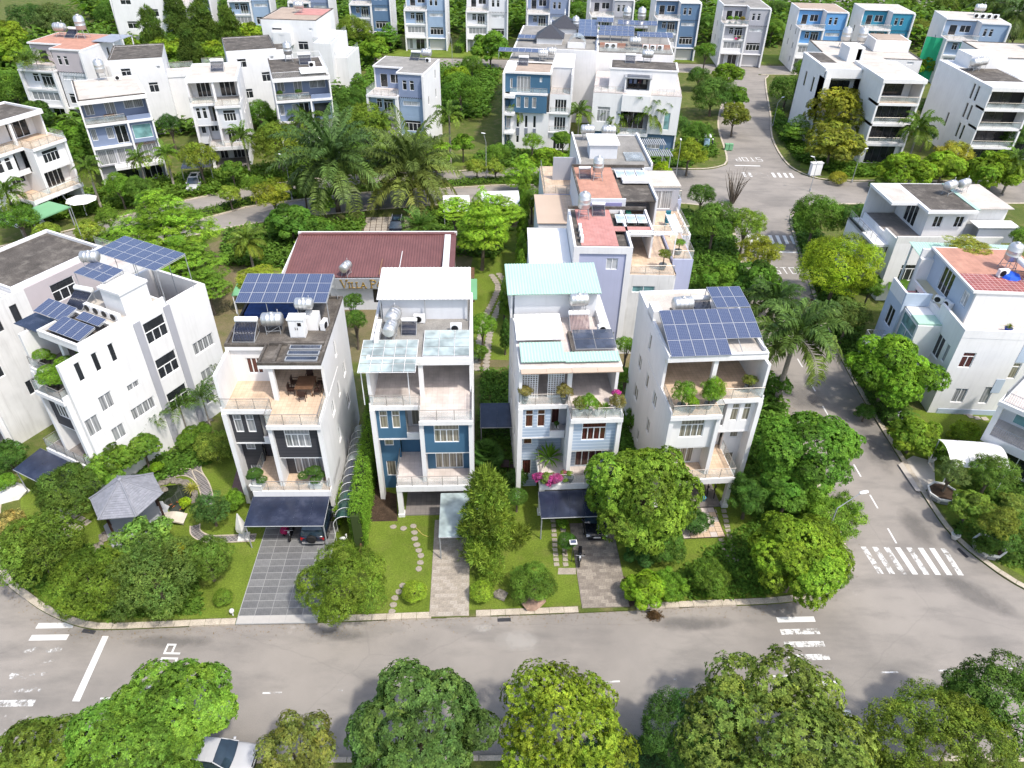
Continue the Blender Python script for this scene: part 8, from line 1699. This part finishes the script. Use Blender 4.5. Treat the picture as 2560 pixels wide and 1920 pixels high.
T('frangipani with big leaves behind the maroon roof',628,478,55,'mango',(.05,.11,.016),3.0);T('small green tree beside the frangipani',690,492,36,'mango',(.055,.115,.016),2.2);T('yellow-flowered tree behind the frangipani',588,420,42,'loose',(.16,.17,.02),4.0);T('vines covering the shed left of the restaurant',560,600,56,'round',(.19,.22,.025),2.5,rzf=.25,trunk=False,cat='vine',name='vine')
T('small tree in front of the restaurant corner',650,560,26,'shrub','mid',1.2,cat='bush',name='bush')
for k,(x,y,h_,r,lb)in enumerate(((524,297,6.0,32,'royal palm beside the narrow pale villa'),(970,250,8.0,34,'tall royal palm right of the moss-roofed villa'),(1112,225,7.0,36,'royal palm in front of the dark-blue-panelled villa'),(1252,245,6.0,30,'royal palm between the two white villas'),(1405,245,6.0,46,'wide royal palm before the central-loggia villa'),(358,335,5.0,28,'royal palm before the slate-blue bend villa'),(190,365,6.0,30,'royal palm by the stepped-balcony villa'),(660,262,6.0,40,'royal palm before the blue-grey brick villa'),(1985,280,7.0,46,'royal palm between the two modern villas'),(2195,350,5.0,36,'royal palm before the grey stone wall'),(15,420,6.0,40,'palm at the left edge by the green porch roof'),(820,275,5.0,40,'royal palm before the moss-roofed villa'))):P(lb,x,y,'royal',h_,r,'mid' if k!=5 else 'fresh',seed=k%2)
P('big royal palm beside the all-white villa',1718,728,'bigroyal',7.4,100,(.060,.105,.024));P('second royal palm behind the big one by the side street',1672,660,'bigroyal',6.0,62,(.045,.085,.02),seed=1)
# ---- side street
for k,(x,y,r,kd,cl,zc,lb)in enumerate(((1545,475,56,'round',(.055,.10,.016),4.6,'round tree at the lavender villa street corner'),(1615,480,45,'round2',(.10,.15,.018),4.8,'lighter tree beside the round street-corner tree'),(1640,545,48,'loose',(.15,.16,.018),4.2,'yellowish tree over the side street'),(1640,610,62,'mango',(.05,.11,.016),3.8,'dark tree behind the all-white villa'),(1560,600,55,'mango',(.07,.14,.016),3.0,'leafy tree behind the solar rows'),(1515,420,34,'round',(.04,.08,.014),3.6,'dark tree at the cross street corner'),(1490,330,40,'loose',(.13,.16,.018),3.6,'yellow-green tree beside the roof garden'),(1455,270,40,'round',(.035,.075,.016),3.2,'dark tree behind the roof garden'),(1510,285,30,'round',(.05,.10,.016),3.0,'tree at the cross street before the corner cart'),(1690,830,26,'shrub',(.05,.11,.016),2.0,'shrub at the foot of the big royal palm'))):T(lb,x,y,r,kd,cl,zc)
for k,(x,y,r,kd,cl,zc,lb)in enumerate(((1765,465,58,'round',(.055,.105,.014),4.6,'dark tree at the corner of the right-hand block'),(1845,470,48,'round2',(.035,.08,.016),4.6,'dark dense tree beside the three-storey right villa'),(1812,575,94,'round',(.145,.19,.012),5.0,'big round yellow-green tree on the side street'),(1835,680,44,'loose',(.085,.115,.03),3.6,'grey-green tree by the small roof terrace'),(1880,620,30,'bamboo',(.07,.13,.02),3.0,'leafy plants beside the big round tree'),(1925,800,102,'mango',(.085,.165,.014),4.4,'big bright green tree before the red-tiled villa'),(1975,940,58,'mango2',(.10,.155,.016),2.0,'low spreading tree before the curved carport'),(2085,935,36,'shrub',(.15,.20,.02),1.0,'yellow-green shrub on the lawn hedge'),(2145,1018,56,'round2',(.055,.095,.018),2.8,'dark tree beside the barred-balcony villa'),(2098,1092,46,'mango',(.10,.15,.025),2.0,'yellowing shrub tree between the octagonal planters'),(2190,1085,30,'shrub',(.13,.17,.04),.9,'variegated spiky shrub at the right edge'),(2185,1160,56,'round',(.045,.085,.018),2.2,'dark tree at the right edge near the crosswalk'),(2130,1180,30,'shrub',(.06,.10,.02),.8,'low shrub at the kerb of the right garden'),(1870,890,24,'shrub',(.04,.085,.016),1.0,'low shrub along the right kerb'))):T(lb,x,y,r,kd,cl,zc,hi=(k in(2,5)))
t=thing('banana_plant','banana plants with broad leaves behind the big round tree','plant',(*K(3,1,1090,760,2.4),ZB),0);o=link('leaves',paddle_mesh(3,11,3.0),t,(0,0,1.8));o.color=(.085,.17,.022,1);MB().tube((0,0,-.1),(0,0,2.0),.16,.1,8).build('stem',CSHAFT,t,True)
T('golden vine heap on the mint lean-to roof',2100,535,58,'loose',(.17,.17,.025),11.4,rzf=.22,trunk=False,cat='vine',name='vine',base_z=.12)
T('green bush at the right edge by the lean-to',2205,510,26,'round',(.07,.13,.016),9.0)
# bare pruned tree at the junction
x,y=K(2,1,1900,100);t=thing('bare_tree','leafless pruned tree of many upright stems at the junction','tree',(x,y,ZB),0);b=MB();r=random.Random(3)
for k in range(26):
 a=k*2.4;e=.25+.8*r.random();p=(.25*math.cos(a),.25*math.sin(a),0);q=(p[0]+e*math.cos(a),p[1]+e*math.sin(a),2.2+r.random());s=(q[0]+(.4+.6*r.random())*math.cos(a+.4),q[1]+.6*math.sin(a),3.6+1.6*r.random());b.tube(p,q,.07,.045,6,False);b.tube(q,s,.045,.012,5,False)
b.build('stems',TRUNK,t,True)
# ---- beyond the cross street: right corner
for k,(x,y,r,kd,cl,zc,lb)in enumerate(((1818,245,72,'loosew',(.15,.15,.02),6.2,'big golden-green tree before the dark-glazed villa'),(1800,310,62,'loosew',(.13,.135,.02),4.0,'lower golden-green tree in front of the big golden one'),(1725,275,34,'layered',(.10,.17,.02),3.0,'light green tree left of the golden one'),(1700,195,48,'round',(.05,.09,.016),3.6,'dark tree at the street beyond the junction'),(1745,225,30,'round',(.03,.075,.022),3.0,'small dark tree beside the golden one'),(1740,150,32,'round2',(.08,.14,.016),3.2,'fresh tree before the sky-blue villa'),(1955,370,62,'mango',(.115,.18,.014),3.2,'bright tree on the corner lawn below the palm'),(2040,360,46,'mango2',(.12,.18,.016),3.0,'bright tree right of the corner lawn'),(2150,370,70,'mango',(.105,.165,.014),3.0,'bright tree before the three-loggia villa'),(2060,335,38,'loose',(.22,.20,.03),3.4,'yellowing tree before the three-loggia villa'),(2195,290,40,'round',(.045,.09,.02),4.6,'dark tree at the right edge before the stone wall'),(2010,225,26,'column',(.04,.085,.016),4.5,'dark tree strip between the two modern villas'),(2000,290,26,'round',(.035,.08,.016),3.0,'dark tree under the palm between the modern villas'),(1810,385,22,'ball',(.16,.15,.02),.8,'clipped yellow ball bush on the corner kerb'),(1905,400,28,'shrub',(.10,.15,.03),1.0,'fresh bush on the right-hand corner by the junction'),(1995,140,34,'mango',(.10,.17,.016),3.0,'bright tree below the green netting'))):T(lb,x,y,r,kd,cl,zc)  # second entry is the lower part of the golden-green group, built as its own crown
for k,(x,y,r,kd,cl,zc,lb)in enumerate(((1540,205,52,'round',(.045,.085,.018),4.0,'dark tree right of the central-loggia villa'),(1590,210,32,'mango',(.06,.12,.016),3.4,'fresh tree on the street beyond the junction, left side'),(1572,160,36,'mango',(.09,.15,.014),3.2,'bright tree before the grey villa at the end of the street'),(1510,165,28,'round',(.04,.08,.016),3.0,'dark tree behind the central-loggia villa'),(1588,250,34,'loosew',(.11,.12,.02),3.6,'sparse olive tree at the street corner with visible stem'),(1285,210,26,'round',(.09,.15,.016),2.6,'fresh tree beside the central-loggia villa'),(1305,85,42,'mango',(.08,.15,.014),4.4,'tree between the pyramid-roofed and the solar-canopy blocks, front'),(1290,35,30,'mango',(.07,.13,.014),5,'tree between the pyramid-roofed and solar-canopy blocks, rear'),(1060,105,48,'mango2',(.075,.145,.016),4.4,'broad tree before the pale grey villa'),(995,195,52,'round',(.055,.11,.014),5.0,'big round tree right of the moss-roofed villa'),(990,165,34,'mango',(.12,.18,.014),4.0,'bright-topped tree behind the big round one'),(1000,310,28,'mango',(.085,.155,.016),3.0,'small street tree on the lawn before the dark-blue-panelled villa'),(1150,305,26,'round2',(.10,.17,.02),3.0,'small fresh tree before the dark-blue-panelled villa'),(1100,320,20,'column',(.035,.08,.016),2.0,'dark conical bush before the dark-blue-panelled villa'),(1185,345,42,'mango',(.12,.19,.016),3.6,'bright tree at the left of the roof-garden villa'),(1130,370,46,'layered',(.12,.20,.018),3.6,'layered bright tree at the cross street'),(1180,395,34,'round',(.06,.11,.016),3.2,'dark tree beside the salmon-roofed villa'),(940,330,40,'mango',(.10,.17,.016),3.6,'fresh tree behind the right oil palm'),(905,310,34,'round',(.13,.19,.02),3.4,'light tree before the moss-roofed villa'),(790,270,62,'big',(.09,.13,.018),5.0,'large olive tree between the oil palms and the moss-roofed villa'),(600,310,62,'big',(.095,.125,.018),5.2,'large olive tree left of the oil palms'),(560,240,34,'round',(.055,.11,.016),4.4,'green tree between the narrow and the brick villas'),(835,240,24,'round2',(.05,.10,.016),4,'dark tree left of the moss-roofed villa'),(775,180,26,'column',(.06,.12,.016),5.0,'tall dark conifer left of the moss-roofed villa'),(755,215,36,'round',(.045,.09,.016),4.4,'dark round tree right of the blue-grey brick villa'),(810,105,36,'mango',(.10,.17,.016),4,'fresh tree behind the conifer'),(765,65,42,'round',(.095,.13,.018),4.6,'green tree at the leafy corner below the top row'),(840,72,26,'layered',(.06,.13,.016),4.0,'small layered tree before the slate-blue top villa'),(640,90,34,'round',(.05,.11,.016),4.5,'dark tree beside the stepped far villa'))):T(lb,x,y,r,kd,cl,zc)
# median and left bend
for k,(x,y,r,lb)in enumerate(((100,505,34,'small vase-shaped tree on the median, leftmost'),(190,500,36,'small vase-shaped tree on the median, second from the left'),(495,420,28,'small vase-shaped tree on the median, before the narrow pale villa'),(1030,360,26,'small vase-shaped tree on the median, left of the bright ones'),(1070,362,24,'small vase-shaped tree on the median, right of its twin'))):T(lb,x,y,r,'shrub',(.15,.19,.03),2.2)
for k,(x,y,r,kd,cl,zc,lb)in enumerate(((255,400,40,'round2',(.07,.135,.016),3.4,'fresh tree before the slate-blue bend villa'),(150,290,40,'mango',(.07,.14,.016),4.2,'green tree left of the slate-blue bend villa'),(165,330,34,'mango2',(.06,.12,.016),3.4,'tree at the foot of the slate-blue bend villa'),(430,340,40,'loose',(.13,.155,.02),4.4,'light olive tree before the narrow pale villa'),(365,265,26,'round',(.03,.07,.02),5.0,'dark ball-shaped tree between slate-blue and narrow villas'),(40,470,48,'round',(.06,.12,.016),3.2,'green tree at the left edge beside the green porch roof'),(110,140,36,'loosew',(.10,.11,.03),7.0,'sparse grey-green tree on the salmon-topped villa corner'),(30,190,60,'round',(.06,.11,.016),4.6,'green tree at the left edge behind the stepped-balcony villa'),(75,245,44,'mango',(.04,.08,.016),4.0,'dark tree behind the stepped-balcony villa'),(15,110,42,'mango',(.12,.18,.016),5.0,'yellow-green tree at the left edge below the top corner'),(215,330,30,'bamboo',(.10,.15,.03),3.0,'pale leafy tree before the slate-blue bend villa'),(475,120,30,'mango',(.10,.16,.016),4.0,'fresh tree behind the narrow pale villa'),(395,100,30,'mango',(.13,.18,.016),4.0,'bright tree behind the grey-stained rear block'))):T(lb,x,y,r,kd,cl,zc)
# planting along the cross street and round the left bend
for k,(x,y,r,kd,cl,zc,lb)in enumerate(((545,398,28,'round',(.075,.125,.016),3.0,'green tree left of the yellow-flowered one'),(655,402,36,'big',(.06,.11,.018),3.4,'dark green tree under the left oil palm'),(700,440,28,'mango',(.07,.125,.018),2.6,'leafy tree at the foot of the left oil palm'),(775,335,42,'round',(.065,.12,.018),4.4,'dense tree behind the two oil palms'),(840,318,36,'big',(.085,.13,.018),4.2,'lighter tree behind the right oil palm'),(745,300,34,'mango2',(.06,.11,.018),4.4,'dark tree right of the blue-grey brick villa, lower one'),(1075,330,30,'round',(.08,.14,.018),3.0,'round tree before the dark-blue-panelled villa corner'),(1215,300,26,'mango',(.075,.135,.018),3.2,'green tree behind the roof-garden villa, left'),(230,470,30,'big',(.08,.13,.018),3.0,'green tree on the bend right of the white parasol'),(300,405,34,'round',(.06,.11,.018),3.2,'dark round tree before the white car on the bend'),(80,400,30,'mango',(.075,.13,.018),3.2,'green tree left of the white parasol'),(500,365,26,'mango2',(.07,.125,.018),3.0,'green tree before the narrow pale villa, right side'),(1150,430,34,'round',(.07,.12,.018),3.6,'green tree left of the cypress row'),(960,520,26,'round2',(.07,.12,.018),2.4,'green tree behind the right end of the maroon roof'),(1345,235,24,'mango',(.07,.12,.018),2.6,'green tree at the foot of the central-loggia villa, left'),(1440,225,26,'mango',(.06,.11,.018),2.6,'green tree at the foot of the central-loggia villa, right'),(875,165,34,'round',(.07,.12,.018),4.2,'green tree behind the moss-roofed villa'),(1020,140,26,'round',(.065,.115,.018),3.6,'green tree on the far street behind the big round one'))):T(lb,x,y,r,kd,cl,zc)
for k,(x,y,h_,r,lb)in enumerate(((590,285,6.5,30,'slim royal palm left of the oil palms'),(300,345,5.5,28,'slim royal palm right of the slate-blue bend villa'),(1330,255,5.0,32,'royal palm at the left foot of the central-loggia villa'))):P(lb,x,y,'royal',h_,r,'mid',seed=k%2)
# wood at the upper left: single trees one can tell apart
for k,(x,y,r,kd,cl,lb)in enumerate(((60,40,46,'round',(.035,.07,.02),'dark tree at the very top left'),(120,45,52,'round2',(.05,.075,.025),'brownish dark tree at the top left'),(20,75,40,'mango',(.13,.18,.016),'yellow-green tree at the top left edge'),(290,50,40,'mango',(.055,.12,.016),'green tree beside the floodlight mast'),(385,45,44,'cone',(.055,.085,.02),'tall dark pine, centre of the upper left wood'),(330,80,44,'cone',(.06,.095,.02),'dark pine left of the centre in the upper left wood'),(440,60,46,'cone',(.065,.10,.02),'dark pine right of the centre in the upper left wood'),(500,80,44,'cone',(.07,.105,.02),'pine at the right of the upper left wood'),(410,110,40,'cone',(.06,.09,.02),'front pine of the upper left wood'),(270,100,34,'mango',(.12,.175,.016),'bright tree at the front of the upper left wood'),(350,105,30,'mango',(.13,.19,.016),'bright low tree before the pines, left'),(460,105,28,'mango',(.14,.19,.016),'bright low tree before the pines, right'),(540,75,34,'mango',(.14,.20,.016),'lime tree at the right end of the upper left wood'),(470,25,40,'round',(.05,.10,.016),'green tree at the top behind the pines'),(550,35,30,'mango',(.11,.17,.016),'bright tree at the top beside the grey-blue villa'),(240,30,36,'round',(.045,.09,.016),'dark tree left of the floodlight mast'))):T(lb,x,y,r,kd,cl,6.0 if kd=='cone' else 4.5,rzf=1.3 if kd=='cone' else.85)
# trees between the villas of the top row and at the upper right
for k,(x,y,r,kd,cl,lb)in enumerate(((700,30,26,'loose',(.14,.16,.03),'yellowish tree left of the slate-blue top villa'),(1130,40,26,'mango',(.06,.12,.016),'tree between two top row villas, above the pyramid roofs'),(1250,20,24,'round',(.06,.12,.016),'tree right of the grey-blue top villa'),(1395,15,22,'mango',(.06,.12,.016),'tree between the mid-grey and steel-blue top villas'),(1530,50,28,'round',(.05,.10,.016),'dark tree right of the steel-blue top villa'),(1525,110,26,'shrub',(.06,.12,.016),'small tree below the steel-blue top villa'),(1670,60,24,'bamboo',(.08,.14,.02),'banana-like clump left of the sky-blue villa'),(1680,20,24,'round',(.05,.09,.02),'dark tree behind the sky-blue villa'),(1835,40,26,'round',(.045,.09,.016),'dark tree between the sky-blue and teal villas'),(1850,80,20,'mango',(.11,.17,.016),'bright shrub tree between the sky-blue and teal villas'),(1985,60,24,'loose',(.13,.14,.03),'olive tree beside the green netting'),(2100,15,40,'round',(.07,.10,.02),'palm-like dark tree at the top right'),(2195,70,40,'big',(.035,.07,.02),'dark tree at the top right edge'),(2040,15,34,'round',(.08,.11,.02),'tree along the sandy road at the top right'),(1965,20,26,'mango',(.07,.12,.016),'tree above the teal-blue villa'),(905,50,22,'round',(.05,.10,.016),'dark clipped bush beside the garage villa'),(1030,60,26,'mango',(.06,.13,.016),'tree beside the pale grey top villa'))):T(lb,x,y,r,kd,cl,4.5)
P('coconut palm at the upper right edge',2200,30,'coco',10,50,(.05,.09,.025),seed=2);P('coconut palm left of the upper right edge',2150,10,'coco',11,46,(.06,.10,.025),seed=3)
# ground cover too dense to count
def cover(label,pts,n,size,kind,col,seed,hgt=.25,cat='ground cover'):
 rng=np.random.default_rng(seed);A=np.array(pts);lo,hi=A.min(0),A.max(0);P_=[]
 def inside(q):
  c_=False;j=len(pts)-1
  for i in range(len(pts)):
   if(pts[i][1]>q[1])!=(pts[j][1]>q[1])and q[0]<(pts[j][0]-pts[i][0])*(q[1]-pts[i][1])/(pts[j][1]-pts[i][1])+pts[i][0]:c_=not c_
   j=i
  return c_
 while len(P_)<n:
  q=rng.uniform(lo,hi)
  if inside(q):P_.append((q[0],q[1],ZB+hgt*rng.uniform(.1,1)**1.5))
 P_=np.array(P_);o=link('ground_cover',scatter("ground_cover",P_,np.tile([0,0,1.],(n,1)),size,kind,seed),None);o.color=leafc(GREENS[col]if isinstance(col,str)else col);tag(o,label,cat);o['kind']='stuff';return o
cover('mixed low planting in the left front garden',[(-34,31.5),(-27,29),(-20.5,29.5),(-22,32.5),(-29,34.5),(-36,36)],2600,.28,'weed',(.055,.10,.016),3)
cover('low planting along the bare side wall',[(-33,42),(-24,49),(-22,52),(-21,47),(-30,40.5)],1500,.28,'weed',(.05,.10,.016),4)
cover('low planting at the rounded street corner',[(9,31.2),(18,31.8),(24,35.5),(25,45),(19.5,45),(19,39),(12,33.5),(8.8,33)],3600,.26,'weed',(.05,.10,.014),5)
cover('low planting in the gap beside the flagstone path',[(-2.6,41),(.4,41),(.2,58),(-3,58)],1200,.3,'weed',(.05,.10,.016),6)
cover('low planting in the gap between the right villas',[(8.2,40),(11,40.5),(10.8,56),(7.4,55)],1300,.35,'weed',(.045,.10,.016),7,.5)
cover('shrubby verge along the side street',[(20,45),(25.3,45),(25.3,60),(28,80),(29.5,92),(24,98),(18,90),(20,60)],5200,.45,'weed',(.05,.10,.016),8,.8)
cover('shrubby ground right of the parking pavers',[(-12,84),(-2,82),(0.5,98),(-12,96)],1200,.5,'weed',(.06,.11,.018),29,.7)
cover('shrubby ground left of the parking pavers',[(-36,79),(-20.5,78),(-20.5,93),(-38,88)],2400,.5,'weed',(.06,.11,.018),9,.7)
cover('garden planting of the right-hand block',[(34.2,38.5),(36,35.4),(44,31.5),(50,33),(46,45),(37.2,45),(37,41.2)],2600,.3,'weed',(.045,.085,.016),10,.4)
cover('verge planting beside the right-hand villas',[(34.2,50),(36.5,50),(37,62),(40,80),(42,99),(38.8,96),(36.2,80),(34.3,65)],2600,.45,'weed',(.045,.09,.016),11,.7)
cover('garden planting below the left villas on the bend',[(-66,88),(-48,99),(-30,109),(-12,113.5),(-14,119),(-34,114.5),(-52,106),(-68,97)],5200,.55,'weed',(.07,.12,.018),12,.8)
cover('garden planting before the central villas',[(-8,113.5),(28,116),(34,122),(36,138),(31,138),(28,122),(-6,121)],4200,.5,'weed',(.06,.11,.018),13,.7)
cover('verge planting before the modern villas',[(47,120),(52,113),(90,115),(100,118),(74,118),(56,118),(50,121),(52,150),(48,138)],3600,.5,'weed',(.06,.11,.016),14,.7)
cover('leafy undergrowth of the upper left wood',[(-120,150),(-60,150),(-36,172),(-30,198),(-60,203),(-120,205)],5000,1.5,'weed',(.06,.11,.018),15,3.0,'undergrowth')
cover('undergrowth behind the left rear blocks',[(-110,100),(-75,104),(-70,122),(-52,128),(-34,134),(-30,155),(-60,152),(-112,150)],5000,1.3,'weed',(.055,.10,.018),16,2.0,'undergrowth')
cover('undergrowth between the far street and the top row',[(-30,128),(-6,140),(-4,176),(-34,176)],4200,.8,'weed',(.06,.115,.018),17,1.6,'undergrowth')
cover('undergrowth behind the top row of villas',[(-120,216),(120,204),(160,262),(-140,262)],5000,2.2,'weed',(.055,.10,.018),18,5.0,'undergrowth')
rng=np.random.default_rng(5);q=resample(A_front,.16)[60:];q=np.array([(a[0]+rng.normal(0,.35),a[1]-abs(rng.normal(0,.5)),.006)for a in q for _ in range(2)]);o=link('leaf_litter',scatter('leaf_litter',q,np.tile([0,0,1.],(len(q),1)),.045,'weed',3),None);o.color=(.20,.13,.05,1);tag(o,'scattered dry leaves along the front kerb','leaf litter');o['kind']='stuff'
# stains on the asphalt: spilled cement by the paver driveway, oil and tyre marks at the junction
def stain_mat(name,col,scale,lo):
 m,n,l,b,o=_nodes(name);tc=n.new('ShaderNodeTexCoord').outputs['Generated'];mp=n.new('ShaderNodeMapping');mp.inputs['Location'].default_value=(-1,-1,0);mp.inputs['Scale'].default_value=(2,2,0);l.new(tc,mp.inputs[0])
 g=n.new('ShaderNodeTexGradient');g.gradient_type='SPHERICAL';l.new(mp.outputs[0],g.inputs[0]);f=noise(n,l,n.new('ShaderNodeTexCoord').outputs['Object'],scale,8,.7);mu=n.new('ShaderNodeMath');mu.operation='MULTIPLY';l.new(g.outputs[1],mu.inputs[0]);l.new(f,mu.inputs[1])
 l.new(ramp(n,l,mu.outputs[0],[(lo,(0,0,0)),(lo+.22,(.38,.38,.38))]),b.inputs['Alpha']);b.inputs['Base Color'].default_value=c4(col);b.inputs['Roughness'].default_value=.9;return m
CEM=stain_mat('cement_stain',(.52,.49,.44),1.6,.16);OIL=stain_mat('oil_stain',(.135,.127,.118),.7,.15);TYR=stain_mat('tyre_dust',(.40,.36,.31),.8,.16)
for k,(x,y,w_,d,rz,m)in enumerate(((0.8,28.0,5.0,2.8,0,CEM),(-1.6,28.9,2.4,1.2,10,CEM),(33.0,32.5,9,3.2,-38,OIL),(31.6,38.6,3.2,7,5,OIL),(31.8,47.5,3.4,9,0,OIL),(24.5,24.4,4.6,1.2,38,TYR),(12.5,29.6,9,1.8,4,OIL),(-22,27.4,9,1.6,2,OIL),(28,55,6,7,0,OIL),(-11,28.2,5,1.6,0,OIL))):o=struct(flat('road_stain',m,[(-w_/2,-d/2),(w_/2,-d/2),(w_/2,d/2),(-w_/2,d/2)],0));o.location=(x,y,.0025+.0002*k);o.rotation_euler=(0,0,R(rz))
